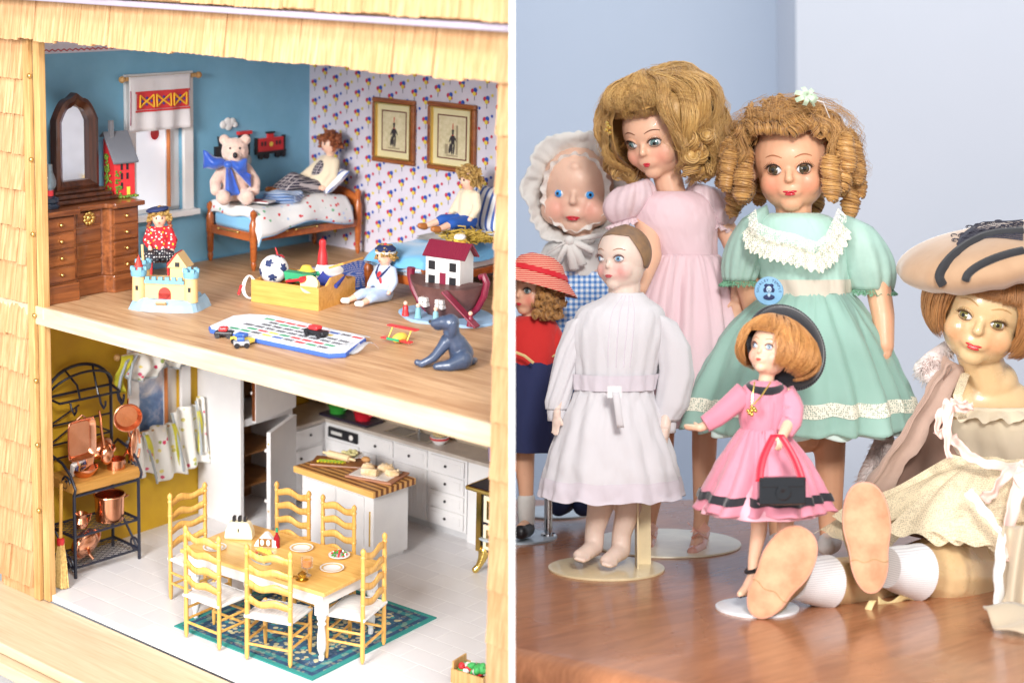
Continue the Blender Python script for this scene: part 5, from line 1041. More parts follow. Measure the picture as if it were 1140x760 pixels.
q = MB(); q.tube([(.006, -.036, .000), (.009, -.046, -.004), (.008, -.052, -.018), (.006, -.054, -.034)], .0016, 6); q.tube([(.008, -.032, .0), (.011, -.040, -.006), (.010, -.043, -.022), (.009, -.042, -.038)], .0016, 6); mesh('grey_binding', q, mGreyS, cv)
cc = thing('cafe_curtain', 'floral cafe curtain with lime lining draped across the lower kitchen window', 'curtain', (.010, .180, -.160))
mesh('rod', MB().tube([(0, -.036, -.002), (0, .047, -.002)], .0015, 8), wTrim, cc)
for ya, yb2, z0, z1, sk2 in ((-.034, .008, .000, -.054, .012), (.002, .040, .012, -.050, .010), (.034, .050, .018, -.038, .002), (-.054, -.028, -.004, -.044, .006)):
    def g(u, v, ya=ya, yb2=yb2, z0=z0, z1=z1, sk2=sk2): return Vector((.004+.0035*math.sin(u*13+v*2)+.004*v, ya+(yb2-ya)*u+sk2*v, z0+(z1-z0)*v+.003*math.sin(PI*u)*(1-v)-.002*math.sin(u*7)*v))
    mesh('curtain_panel', MB().grid(g, 30, 20), mFlor, cc, solid=.0006); q = MB(); q.tube([g(.02, v/20)+Vector((.0006, 0, 0)) for v in range(21)], .0012, 6); mesh('grey_binding', q, mGreyS, cc)
for ya, sk2, z0 in ((-.034, .011, -.002), (.000, .010, .002), (.033, .003, .008)):
    q = MB(); q.grid(lambda u, v, ya=ya, sk2=sk2, z0=z0: Vector((.0085+.0012*math.sin(v*6), ya+.006*u*math.sin(PI*min(1, .25+v*.75))+sk2*v, z0-.046*v)), 5, 16); mesh('lime_lining', q, mLime, cc, solid=.0005)
# copper rack --------------------------------------------------------------------------
rk = thing('bakers_rack', 'black wrought-iron bakers rack with a wooden shelf, standing against the yellow wall', 'bakers rack', (.004, .041, K), math.radians(-4))
Rw, Rd = .071, .046
def T_(pts, r=.0011, n=8): return MB().tube(pts, r, n)
for x, y, h in ((Rd, 0, .0815), (Rd, Rw, .0815)): mesh('leg', T_([(x, y, 0), (x, y, h)], .0016), mIron, rk)
for y in (0, Rw): mesh('back_upright', T_([(.001, y, 0), (.001, y, .166)], .0016), mIron, rk)
mesh('wood_shelf', MB().box(.003, Rd+.002, -.002, Rw+.002, .0825, .0925), wood('rack_shelf_wood', srgb(196, 146, 76), srgb(160, 112, 50), 1), rk, smooth=False, bevel=.0012)
arcp = lambda x, h, lift: [(x+lift*math.sin(PI*k/14), Rw/2-Rw/2*math.cos(PI*k/14), .166+h*math.sin(PI*k/14)) for k in range(15)]
b = MB(); b.tube(arcp(.001, .026, 0), .0016, 8); b.tube(arcp(.001, .022, .014), .0013, 8); b.tube([(.001, 0, .166), (.001, Rw, .166)], .0014, 8); b.tube([(.001, 0, .166), (.018, .004, .163), (.020, Rw-.002, .163), (.001, Rw, .166)], .0013, 8)
for k in (5, 9): y = Rw*k/14; b.tube([(.001, Rw/2-Rw/2*math.cos(PI*k/14), .166+.026*math.sin(PI*k/14)), (.014, y, .176), (.019, y, .163)], .0011, 8)
mesh('canopy', b, mIron, rk)
b = MB()
for z in (.104, .118, .137): b.tube([(.001, 0, z), (.001, Rw, z)], .0011, 6)
for a, c in (((0, .118), (.5, .137)), ((.5, .137), (1, .118)), ((0, .137), (.5, .152)), ((.5, .118), (1, .104))): b.tube([(.001, Rw*a[0], a[1]), (.001, Rw*c[0], c[1])], .0009, 6)
mesh('back_lattice', b, mIron, rk)
def scroll(cx, cz, r0, turns, flip=1, y=0, n=22): return [(cx+flip*r0*(1-k/n*.75)*math.cos(k/n*turns*2*PI), y, cz+r0*(1-k/n*.75)*math.sin(k/n*turns*2*PI)) for k in range(n+1)]
for y in (-.001, Rw+.001):
    b = MB(); b.tube([(.001, y, .104), (.010, y, .112), (.028, y, .1085), (.042, y, .100), (Rd+.004, y, .088), (Rd+.002, y, .082)], .0014, 8); b.tube(scroll(.034, .090, .008, 1.3, 1, y), .0012, 8); mesh('side_arm', b, mIron, rk)
    b = MB(); b.tube([(.002, y, .060), (.012, y, .040), (.034, y, .018), (.044, y, .006)], .0012, 8); b.tube(scroll(.036, .012, .008, 1.2, 1, y), .0011, 8); b.tube([(.001, y, .010), (Rd, y, .010)], .0012, 8); b.tube([(.001, y, .040), (Rd, y, .040)], .0012, 8); mesh('side_scroll', b, mIron, rk)
for z in (.010, .040):
    b = MB(); b.tube([(.002, 0, z), (Rd, 0, z), (Rd, Rw, z), (.002, Rw, z)], .0013, 8, closed=True)
    for k in range(-9, 14):
        for s in (1, -1):
            pts = []
            for q in range(13):
                yy = Rw*q/12; xx = (k*.0056+s*yy*.7) if s > 0 else (k*.0056+(Rw-yy)*.7)
                if .002 <= xx <= Rd: pts.append((xx, yy, z))
            if len(pts) > 1: b.tube([pts[0], pts[-1]], .00035, 4)
    mesh('wire_shelf', b, mIron, rk)
mesh('front_rail', T_([(Rd, 0, .080), (Rd, Rw, .080)], .0014), mIron, rk)
for y in (.014, .046, .066, .072):
    x0 = .020 if y < .07 else .012; mesh('hook', T_([(x0, y, .162), (x0+.002, y, .156), (x0+.007, y, .152), (x0+.010, y, .156), (x0+.010, y, .160)], .0011), mIron, rk)
RK = rk.matrix_world
def rko(p): return tuple(IM @ RK @ Vector(p))
def cu(name, label, cat, p, parts, rz=0):
    t = thing(name, label, cat, rko(p), rz)
    for nm, b in parts: mesh(nm, b, mCu, t)
    return t
b = MB(); 
def pan_ring(w, h, d): return [Vector((d, y*w, z*h)) for y, z in [(math.copysign(abs(math.cos(a))**.35, math.cos(a)), math.copysign(abs(math.sin(a))**.35, math.sin(a))) for a in [k*2*PI/28 for k in range(28)]]]
b.loft([pan_ring(.0125, .0165, 0), pan_ring(.0155, .0195, .005), pan_ring(.0162, .0202, .0052), pan_ring(.0158, .0198, .0058), pan_ring(.0145, .0185, .0052), pan_ring(.0118, .0158, .0010)])
cu('roasting_pan', 'rectangular copper roasting pan hanging at the left of the rack', 'pan', (.034, .0135, .131), [('pan_body', b), ('handle', T_([(.004, -.005, -.020), (.006, -.0045, -.0255), (.006, .0045, -.0255), (.004, .005, -.020)], .0009)), ('hanger', T_([(.004, -.005, .020), (.005, 0, .0235), (.004, .005, .020)], .0009))])
def rpan(r, d): return MB().lathe([(.0001, 0), (r*.8, 0), (r, d), (r*1.04, d), (r*.98, d+.0004), (r*.76, .0012), (.0001, .0012)], n=28, M=Matrix.Rotation(PI/2, 4, 'Y') @ rotm(0, 0, 0))
b = rpan(.0135, .006); b.v = [Matrix.Rotation(-.45, 4, 'Z') @ v for v in b.v]
cu('frying_pan', 'round copper frying pan hanging at the right side of the rack', 'pan', (.032, .068, .141), [('pan_body', b), ('handle', T_([(.002, 0, -.012), (.004, 0, -.018), (.005, .0, -.020)], .0014)), ('hanger', T_([(.002, 0, .013), (.003, 0, .018)], .0008))])
b = MB(); b.box(.0, .005, -.007, .007, -.016, .016); b.mi = 0
cu('copper_mould', 'dark oval copper mould hanging below the frying pan', 'mould', (.033, .074, .111), [('mould_body', MB().ell((0, 0, 0), (.004, .0080, .0165), rotm(0, .15, .3))), ('mould_rim', T_([(.003, .008*math.cos(a), .0165*math.sin(a)) for a in [k*2*PI/20 for k in range(20)]], .0012))], .4)
cu('copper_ladle', 'long-handled copper ladle hanging in the middle of the rack', 'ladle', (.036, .036, .118), [('handle', T_([(0, -.001, .036), (.001, 0, .020), (.002, .002, .0)], [.0010, .0013, .0016])), ('ladle_bowl', MB().ell((.004, .004, -.008), (.0050, .0068, .0092)))])
cu('copper_colander', 'copper colander hanging behind the ladle', 'colander', (.022, .044, .112), [('colander_bowl', MB().ell((0, 0, 0), (.010, .014, .009), rotm(.4, 0, 0))), ('rim', T_([(.004, .0145*math.cos(a), -.002+.006*math.sin(a)) for a in [k*2*PI/20 for k in range(21)]], .0013))])
SZ = .0928
mb_ = cu('copper_bowl', 'copper bowl holding a blue and white book, on the rack shelf', 'bowl', (.032, .020, SZ), [('bowl_body', MB().lathe([(.0001, 0), (.008, 0), (.0130, .006), (.0135, .0085), (.0125, .0085), (.0001, .002)], n=24)), ('handle', T_([(.0, .012, .006), (0, .0165, .0075), (.003, .013, .007)], .0009))])
ck = thing('recipe_book', 'small cookery book with a blue, yellow and black cover standing in the copper bowl', 'book', rko((.032, .018, SZ+.012)), .2)
mesh('book_block', MB().box(-.002, .002, -.013, .013, -.008, .008, rotm(.35, .5, 0)), mWht, ck, smooth=False)
b = MB()
for k in range(6): b.mi = k % 4; b.box(.0021, .0026, -.011+k*.0024, -.0095+k*.0024, -.006, .005, None); 
b.mi = 4; b.box(.0021, .0025, .003, .012, -.007, .007)
b.v = [rotm(.35, .5, 0) @ v for v in b.v]; mesh('cover_print', b, [mNavy, mBlu, mYl, mBlk, flat('cover_peach', srgb(226, 180, 140))], ck, smooth=False)
cu('saucepan', 'small copper saucepan with a side handle, at the right of the rack shelf', 'saucepan', (.034, .054, SZ), [('pan_body', MB().lathe([(.0001, 0), (.0088, 0), (.0092, .009), (.0098, .0095), (.0088, .0093), (.0082, .002), (.0001, .0015)], n=24)), ('handle', T_([(-.002, .009, .007), (-.004, .016, .0115), (-.006, .022, .018)], [.0012, .0012, .0018])), ('loop', T_([(.0, -.009, .008), (0, -.010, .014), (0, -.004, .016), (0, -.002, .010)], .0008))])
cu('stock_pot', 'large copper stock pot on the middle wire shelf', 'pot', (.028, .050, .0412), [('pot_body', MB().lathe([(.0001, 0), (.0135, 0), (.0142, .024), (.0150, .0248), (.0140, .0245), (.0132, .002), (.0001, .0015)], n=28)), ('rim', T_([(.0146*math.cos(a), .0146*math.sin(a), .0245) for a in [k*2*PI/24 for k in range(25)]], .0009)), ('handle', T_([(.004, .014, .019), (.005, .0185, .020), (-.003, .0185, .020), (-.003, .014, .019)], .0009))])
cu('copper_jug', 'little copper jug on the left of the middle wire shelf', 'jug', (.028, .018, .0412), [('jug_body', MB().lathe([(.0001, 0), (.006, 0), (.0075, .005), (.0055, .010), (.0068, .0135), (.0060, .0135), (.0001, .004)], n=20)), ('handle', T_([(0, .006, .011), (0, .012, .010), (0, .010, .004), (0, .007, .003)], .0009))])
cu('covered_pan', 'copper fish kettle leaning on the bottom wire shelf', 'pan', (.028, .022, .0240), [('pan_body', MB().ell((0, 0, 0), (.0095, .0155, .0125), rotm(.7, .2, 0))), ('handle', T_([(.008, -.002, -.002), (.015, -.006, -.006), (.018, -.004, -.010)], .0016)), ('rim', T_([(.004+.0085*math.sin(a)*.4, .0145*math.cos(a), .0115*math.sin(a)+.005*math.cos(a)) for a in [k*2*PI/22 for k in range(23)]], .0014))])
# broom -----------------------------------------------------------------------------
bm_ = thing('toy_broom', 'miniature straw broom with a red binding, leaning beside the rack', 'broom', (.0575, .0150, K))
lean = Matrix.Rotation(math.radians(-4), 4, 'X') @ Matrix.Rotation(math.radians(-3), 4, 'Y')
def lv(mb): mb.v = [lean @ v for v in mb.v]; return mb
mesh('handle', lv(MB().tube([(0, 0, .042), (0, 0, .098)], .0017, 10)), mPine, bm_)
b = MB(); r = random.Random(11)
for k in range(150):
    a = r.uniform(-1, 1); c_ = r.uniform(-1, 1); b.tube([(a*.0022, c_*.0016, .045), (a*.0050, c_*.0028, .026), (a*.0078+r.uniform(-.0006, .0006), c_*.0034, r.uniform(0, .0012)+.0005)], .0005, 4)
mesh('bristles', lv(b), M('broom_straw', srgb(222, 190, 120), srgb(186, 150, 84), .7, scale=400), bm_); mesh('red_binding', lv(MB().lathe([(.0030, .040), (.0036, .041), (.0036, .046), (.0026, .047)], n=14)), mRed, bm_)
# little crate of vegetables at the right front ------------------------------------------
cr = thing('vegetable_crate', 'little open wooden crate of green vegetables, half hidden by the right post', 'crate', (.4720, .1200, K), .1)
for a in ((-.016, .016, -.011, -.0095, 0, .012), (-.016, .016, .0095, .011, 0, .012), (-.016, -.0145, -.0095, .0095, 0, .018), (.0145, .016, -.0095, .0095, 0, .012)): mesh('side_panel', MB().box(*a), wTrim, cr, smooth=False)
b = MB(); r = random.Random(8)
for k in range(26): b.mi = r.choice([0, 0, 0, 1, 2]); b.ell((r.uniform(-.011, .011), r.uniform(-.006, .006), .009+r.random()*.007), (.0048, .0030, .0032), rotm(r.random(), r.random(), r.random()*3), 8, 6)
mesh('vegetables', b, [flat('cabbage', srgb(70, 170, 90), .5), mRed, mWht], cr)

# everything of the house display stops at the white partition
bpy.context.view_layer.update()
for o in list(COL.objects):
    if o.type != 'MESH' or o.name.startswith('partition'): continue
    mw = o.matrix_world; top = o
    while top.parent: top = top.parent
    xs = [(mw @ v.co).x for v in o.data.vertices]
    if xs and max(xs) > -.0015:
        if min(xs) > -.0016: bpy.data.objects.remove(o); continue
        bm = bmesh.new(); bm.from_mesh(o.data); inv = mw.inverted()
        bmesh.ops.bisect_plane(bm, geom=bm.verts[:]+bm.edges[:]+bm.faces[:], plane_co=inv @ Vector((-.0016, 0, 0)), plane_no=(inv.to_3x3() @ Vector((1, 0, 0))).normalized(), clear_outer=True); bm.to_mesh(o.data); bm.free()
# ================================================================== DOLL TOOLS (right-hand display)
V = Vector
CR = (.0016, -1)
def hairmat(name, c1, c2, rough=.42):
    if name in MC: return MC[name]
    t = NT(name); g = t.n('ShaderNodeNewGeometry'); n = t.noise(60, t.co(), 3)
    f = t.math('ADD', t.math('MULTIPLY', g.outputs['Random Per Island'], .6), t.math('MULTIPLY', n, .4)); t.col(t.mix(f, c1, c2)); t.set(Roughness=rough, Specular_IOR_Level=.6, Sheen_Weight=.15)
    t.bump(t.noise(900, t.co(), 2), .25, .0006); MC[name] = t.mat; return t.mat
def skin(name, c, rough=.45, coat=.05, blush=None, bc=None, root=None):
    """doll skin; blush = [(world point, radius)] painted cheek rouge"""
    t = NT(name); v = t.co(); n = t.noise(22, v, 4); c_ = t.mix(n, c, tuple(x*.88 for x in c)); c_ = t.mix(t.ramp(t.noise(140, v, 6, .75), [(.56, 0.0), (.72, .5)]), c_, tuple(x*.80 for x in c)); 
    for p, r in (blush or []):
        m = t.n('ShaderNodeVectorMath', operation='DISTANCE'); t.L.new(v, m.inputs[0]); m.inputs[1].default_value = tuple(p-root)
        c_ = t.mix(t.ramp(t.math('MULTIPLY', m.outputs['Value'], 1/r), [(.15, .75), (1.0, 0.0)]), c_, bc)
    t.col(c_); t.set(Roughness=t.ramp(t.noise(60, v, 3), [(.3, rough-.06), (.7, rough+.08)]), Coat_Weight=float(coat), Subsurface_Weight=.12, Subsurface_Scale=.004); t.b.inputs['Subsurface Radius'].default_value = (1, .4, .25); t.bump(t.noise(500, v, 3), .04, .0006); return t.mat
mLash = flat('lash_black', (.02, .012, .01), .5); mPup = M('pupil_black', (.004, .004, .004), rough=.05, bump=0, coat=1)
mEyeW = M('eye_white', (.80, .80, .82), rough=.08, bump=0, coat=1, var=.02); mLip = M('doll_lips', srgb(206, 44, 60), rough=.25, bump=0, coat=.4)
def iris(name, c1, c2):
    if name in MC: return MC[name]
    t = NT(name); t.col(t.mix(t.noise(900, t.co(), 3), c1, c2)); t.set(Roughness=.06, Coat_Weight=1.0); MC[name] = t.mat; return t.mat
class Doll:
    def __init__(s, name, label, cat, base, Y):
        s.Y = Y; s.root = thing(name, label, cat, base, 0, None, MW); s.sc = Y/FP
    def P(s, px, py, dy=0): return W(px, py, s.Y+dy)
    def add(s, name, mb, m, par=None, **k):
        o = mesh(name, mb, m, None, world=False, **k) if False else None
        off = s.root.matrix_world.translation; mb.v = [Vector(v)-off for v in mb.v]
        kk = dict(k)
        if 'clipx' in kk: kk['frame'] = Matrix.Translation(off)
        return mesh(name, mb, m, par or s.root, **kk)
def headframe(c, u, yaw, pitch, roll):
    """yaw>0 turns to the picture's left, pitch>0 looks down, roll>0 leans to the picture's right"""
    return Matrix.Translation(c) @ rotm(0, roll, 0) @ rotm(0, 0, -yaw) @ rotm(pitch, 0, 0) @ Matrix.Scale(u, 4)
HEAD = [((0, .12, .28), (1.0, 1.08, 1.04)), ((0, -.05, -.33), (.84, .86, .80)), ((.40, -.48, -.36), (.38, .34, .38)), ((-.40, -.48, -.36), (.38, .34, .38)), ((0, -.56, -.86), (.30, .26, .24)), ((0, -.62, .32), (.60, .36, .5)), ((0, -.78, -.52), (.34, .16, .22))]
def surf(x, z, extra=0):
    best = 0
    for c, r in HEAD:
        q = 1-((x-c[0])/r[0])**2-((z-c[2])/r[2])**2
        if q > 0: best = min(best, c[1]-r[1]*math.sqrt(q))
    return best
def S3(M_): return M_.to_3x3().to_4x4()
def head(mb, F, nose=.12, ears=True, slim=1.0):
    R3 = S3(F)
    for c, r in HEAD: mb.ell(F @ Vector((c[0]*slim, c[1], c[2])), (r[0]*slim, r[1], r[2]), R3, 26, 16)
    mb.tube([F @ Vector((0, -.86, .12)), F @ Vector((0, -.97, -.14)), F @ Vector((0, -1.0, -.22))], [nose*.5*F.to_scale().x, nose*.8*F.to_scale().x, nose*.9*F.to_scale().x], 10)
    mb.ell(F @ Vector((0, -.985, -.235)), (nose, nose*1.15, nose*.85), R3, 12, 8)
    for s in (-1, 1): mb.ell(F @ Vector((s*.068, -.93, -.26)), (nose*.55, nose*.55, nose*.5), R3, 10, 6)
    if ears:
        for s in (-1, 1): mb.ell(F @ Vector((s*1.0*slim, .10, -.12)), (.10, .17, .24), R3, 10, 8)
def face(d, F, ex=.38, ez=.0, ew=.19, eh=.15, ri=.125, irm=None, gaze=(0, 0), brow=None, lipz=-.60, lipw=.17, lash=True, lid=None, lipm=None, parts=True, slim=1.0, lashm=None, smile=0.0, oy=0.0):
    for s in (-1, 1):
        x = s*ex; y = surf(x/slim, ez)+oy; tz = s*.42*x/ex*s
        E = F @ Matrix.Translation((x, y+.045, ez)) @ rotm(0, 0, s*.40)
        b = MB(); N = 28; rings = [(0, 0)]; rad = [.0, .25*ri/.125*.5, .42*ri, ri, None, None, None]; dep = .11
        pr = [ri*.02, ri*.42, ri*.44, ri, ri*1.02]; vs = []
        def pt(px_, pz_): q = max(0, 1-(px_/ew)**2-(pz_/eh)**2); return Vector((px_, -dep*math.sqrt(q)-.0, pz_))
        for k, a in enumerate(pr):
            for q in range(N):
                th = 2*PI*q/N; X = gaze[0]+a*math.cos(th); Z = gaze[1]+a*math.sin(th); m_ = (X/ew)**2+(Z/eh)**2
                if m_ > .98: f_ = math.sqrt(.98/m_); X *= f_; Z *= f_
                vs.append(E @ pt(X, Z))
        for f_ in (.5, 1.0):
            for q in range(N):
                th = 2*PI*q/N; X0, Z0 = gaze[0]+pr[-1]*math.cos(th), gaze[1]+pr[-1]*math.sin(th); m_ = (X0/ew)**2+(Z0/eh)**2
                if m_ > .98: g_ = math.sqrt(.98/m_); X0 *= g_; Z0 *= g_
                X1, Z1 = ew*math.cos(th), eh*math.sin(th); vs.append(E @ pt(X0*(1-f_)+X1*f_, Z0*(1-f_)+Z1*f_))
        fs = [list(range(N))]; ms = [2]
        for k in range(6):
            for q in range(N): j = (q+1) % N; fs.append((k*N+q, k*N+j, (k+1)*N+j, (k+1)*N+q)); ms.append(2 if k == 0 else 1 if k <= 2 else 0)
        b.v = vs; b.f = [list(f) for f in fs]; b.m = ms
        eye = d.add('eye', b, [mEyeW, irm or iris('iris_blue', (.05, .22, .5), (.2, .5, .8)), mPup], auto=False)
        sc = F.to_scale().x
        b = MB(); arcU = [E @ Vector((ew*1.06*math.cos(t_), -.035-.055*math.sin(t_), eh*1.10*math.sin(t_))) for t_ in [PI*(.02+.96*k/14) for k in range(15)]]
        if lash:
            b.tube(arcU, [sc*(.008+.022*math.sin(PI*k/14)) for k in range(15)], 6)
            for k in range(1, 14):
                t_ = PI*(.02+.96*k/14); p0 = Vector((ew*1.04*math.cos(t_), -.07-.05*math.sin(t_), eh*1.10*math.sin(t_))); p1 = p0+Vector((.055*math.cos(t_), -.07, .065*math.sin(t_)+.01)); b.tube([E @ p0, E @ (p0*.5+p1*.5+Vector((0, -.012, -.004))), E @ p1], [sc*.010, sc*.007, sc*.002], 4)
            lc = MB(); 
            dn = [E @ Vector((ew*1.03*math.cos(t_), -.035-.04*abs(math.sin(t_)), eh*1.05*math.sin(t_))) for t_ in [-PI*(.08+.84*k/12) for k in range(13)]]; b.tube(dn, [sc*(.003+.006*math.sin(PI*k/12)) for k in range(13)], 5)
            d.add('eyelash', b, lashm or mLash, eye) if False else d.add('eyelash', b, lashm or mLash)
        if lid:
            b = MB(); b.tube([E @ Vector((ew*1.08*math.cos(t_), -.035-.05*math.sin(t_), eh*1.36*math.sin(t_)+.01)) for t_ in [PI*(.02+.96*k/12) for k in range(13)]], [sc*(.015+.035*math.sin(PI*k/12)) for k in range(13)], 8); d.add('eyelid', b, lid)
        if brow:
            b = MB(); pts = []
            for k in range(9): t_ = k/8; X = s*(ex-.20+.42*t_); Z = ez+.30+.10*math.sin(PI*t_*.8)-.04*t_; pts.append(F @ Vector((X, surf(X/slim, Z)+.002, Z)))
            b.tube(pts, [sc*(.006+.013*math.sin(PI*(k+1)/10)) for k in range(9)], 5); d.add('eyebrow', b, brow)
    b = MB(); R3 = S3(F); y = surf(0, lipz)
    for s in (-1, 1): b.ell(F @ Vector((s*lipw*.50, y+.022, lipz+.026+smile*.05)), (lipw*.66, .05, .034), R3 @ rotm(0, s*(.20-smile*1.6), s*.22), 16, 8)
    b.ell(F @ Vector((0, y+.014, lipz-.030)), (lipw*.82, .055, .042), R3, 16, 8)
    d.add('lips', b, lipm or mLip)
def hand(mb, w, dirv, side, size, curl=.25, spread=.16, up=Vector((0, -1, 0))):
    """five separate fingers; w wrist, dirv pointing along the hand, side = direction of the thumb"""
    d = dirv.normalized(); s = (side - d*side.dot(d)).normalized(); n = d.cross(s)
    L = size; mb.ell(w+d*L*.24, (L*.21, L*.27, L*.12), Matrix((s, d, n)).transposed().to_4x4(), 14, 10); mb.tube([w-d*L*.25, w+d*L*.1], [L*.17, L*.17], 12)
    for k, (o, l) in enumerate(((.155, .40), (.055, .46), (-.045, .43), (-.14, .34))):
        b0 = w+d*L*.40+s*L*o; dd = (d+s*(o*spread*2.2)).normalized(); p1 = b0+dd*L*l*.45; dd2 = (dd+n*curl).normalized(); p2 = p1+dd2*L*l*.32; dd3 = (dd+n*curl*2.2).normalized(); p3 = p2+dd3*L*l*.25
        blob(mb, [b0, p1, p2, p3], [L*.058, L*.054, L*.048, L*.040], 10)
    t0 = w+d*L*.10+s*L*.15; t1 = t0+(s*.75+d*.7).normalized()*L*.20; t2 = t1+(s*.25+d*.95+n*curl*.5).normalized()*L*.17; blob(mb, [t0, t1, t2], [L*.075, L*.062, L*.046], 10)
def folds(n, seed, k=5):
    r = random.Random(seed); ph = [r.uniform(0, 2*PI) for _ in range(k)]; fr = [n+r.randint(-n//3, n//3) for _ in range(k)]; am = [r.uniform(.5, 1) for _ in range(k)]; S = sum(am)
    return lambda th: sum(a*math.sin(f*th+p) for a, f, p in zip(am, fr, ph))/S*1.8
def garment(d, name, rings, m, nf=14, amp=(.0, .10), seed=1, dr=.8, N=170, rows=30, hemwave=0, solid=.0008, top_tight=1, par=None, tilt=None, hem_px=None, pw=1.3, clipx=None, gather=0.0, crumple=.012):
    """rings: (cx, py, half width px, [depth ratio]) from top to bottom; a real closed skirt or bodice with folds"""
    fo = folds(nf, seed); f2 = folds(max(3, nf//3), seed+9); f3 = folds(nf*3, seed+4)
    def interp(t):
        x = t*(len(rings)-1); i = min(int(x), len(rings)-2); f = x-i
        def g(k, dflt=None):
            p = [(rings[max(0, min(len(rings)-1, j))][k] if len(rings[max(0, min(len(rings)-1, j))]) > k else dflt) for j in (i-1, i, i+1, i+2)]
            return .5*((2*p[1])+(-p[0]+p[2])*f+(2*p[0]-5*p[1]+4*p[2]-p[3])*f*f+(-p[0]+3*p[1]-3*p[2]+p[3])*f**3)
        return g(0), g(1), g(2), g(3, dr), g(4, 0.0)
    R = []
    for a in range(rows+1):
        t = a/rows; cx, py, hw, dd, dz = interp(t); am = amp[0]+(amp[1]-amp[0])*t**pw; row = []
        c = d.P(cx, py, dz); s = d.sc
        for q in range(N):
            th = 2*PI*q/N; k = 1+am*(fo(th+.12*math.sin(t*3+seed))*.75+f2(th)*.5)+gather*f3(th)*math.exp(-t*3.5)+crumple*(noise.noise(V((math.cos(th)*4+seed, math.sin(th)*4, t*7)))+.6*noise.noise(V((math.cos(th)*11+seed, math.sin(th)*11, t*15)))); z = 0
            if hemwave: z = hemwave*s*t**3*fo(th+.7)
            if tilt: z += tilt*s*t*math.sin(th)
            row.append(c+Vector((hw*s*k*math.cos(th), hw*s*dd*k*math.sin(th), z)))
        R.append(row)
    b = MB(); b.loft(R, True, False); kw = dict(clipx=clipx) if clipx else {}
    return d.add(name, b, m, par, solid=-solid, auto=False, **kw), R
def band(R, a0, a1, off=.0012, q0=None, q1=None):
    """strip lying on a garment surface between rows a0..a1 (floats)"""
    b = MB(); out = []; n = max(2, int((a1-a0)*2)+1)
    for k in range(n):
        a = a0+(a1-a0)*k/(n-1); i = min(int(a), len(R)-2); f = a-i; row = [p.lerp(q, f) for p, q in zip(R[i], R[i+1])]; c = sum(row, Vector())/len(row)
        out.append([p+Vector(((p-c).x, (p-c).y, 0)).normalized()*off for p in row])
    if q0 is None: b.loft(out, True, False)
    else: b.loft([r[q0:q1] for r in out], False, False)
    return b
def ruffle(path, outd, w, waves, amp, n=None, cols=5):
    """frilled strip along a closed or open path; outd(i) = outward direction"""
    b = MB(); N = n or len(path)*6; vs = []; L = len(path)-1
    for k in range(N+1):
        t = k/N*L; i = min(int(t), L-1); f = t-i; p = Vector(path[i]).lerp(Vector(path[i+1]), f); o = outd(k/N).normalized(); tg = (Vector(path[i+1])-Vector(path[i])).normalized(); nn = o.cross(tg)
        for c in range(cols): u = c/(cols-1); vs.append(p+o*w*u*(1+.08*math.sin(k*.7))+nn*amp*u*math.sin(2*PI*waves*k/N))
    b.add(vs, [(k*cols+c, k*cols+c+1, (k+1)*cols+c+1, (k+1)*cols+c) for k in range(N) for c in range(cols-1)]); return b
def hairdo(d, F, name, m, Rf, start=.1, end=None, count=900, rad=.012, wave=.04, wn=5, seed=1, base=.95, pts=14, dirn=None, clump=30, lift=0, under=True, par=None, phr=(-PI, PI), lo=.0, gatherl=0.0, rw=.03):
    """strands combed over a hair volume: Rf(phi, theta) radius, end(phi) last polar angle; phi 0 = face"""
    r = random.Random(seed); sc = F.to_scale().x
    def pos(ph, th, k=1.0): R_ = Rf(ph, th)*k; return F @ Vector((R_*math.sin(th)*math.sin(ph), -R_*math.sin(th)*math.cos(ph)+.12, R_*math.cos(th)+.20))
    b = MB()
    if under:
        b.grid(lambda u, v: pos(phr[0]+(phr[1]-phr[0])*u, .02+(end(phr[0]+(phr[1]-phr[0])*u)-.02)*v*.985, base), 72, 26)
    cl = [r.uniform(0, 2*PI) for _ in range(clump)]
    for q in range(count):
        ph = phr[0]+(phr[1]-phr[0])*r.random(); e = end(ph); t0 = start+r.random()**1.6*e*.45; t1 = e*(1.0+r.uniform(-.05, .035)); ci = int((ph+PI)/(2*PI)*clump) % clump; phc = -PI+(ci+.5)*2*PI/clump; P0 = []
        kk = r.uniform(.97, 1.04); a1 = r.uniform(.4, 1)*wave; w1 = cl[ci]+r.uniform(-.5, .5); a2 = r.uniform(-.03, .03)
        for i in range(pts):
            t = i/(pts-1); th = t0+(t1-t0)*t; P0.append(pos(ph+(phc-ph)*gatherl*t+a1*math.sin(wn*th+w1)/max(.25, math.sin(th))*.9+a2*t, th, kk+rw*math.sin(wn*th*1.1+cl[ci]*2)*min(1, t*2)+lift*t*t*r.uniform(0, 1)))
        b.tube(P0, [sc*rad*(.7+.3*min(1, 4*i/(pts-1)))*(1-.75*(i/(pts-1))**3) for i in range(pts)], 4)
    return d.add(name, b, m, par, auto=False)
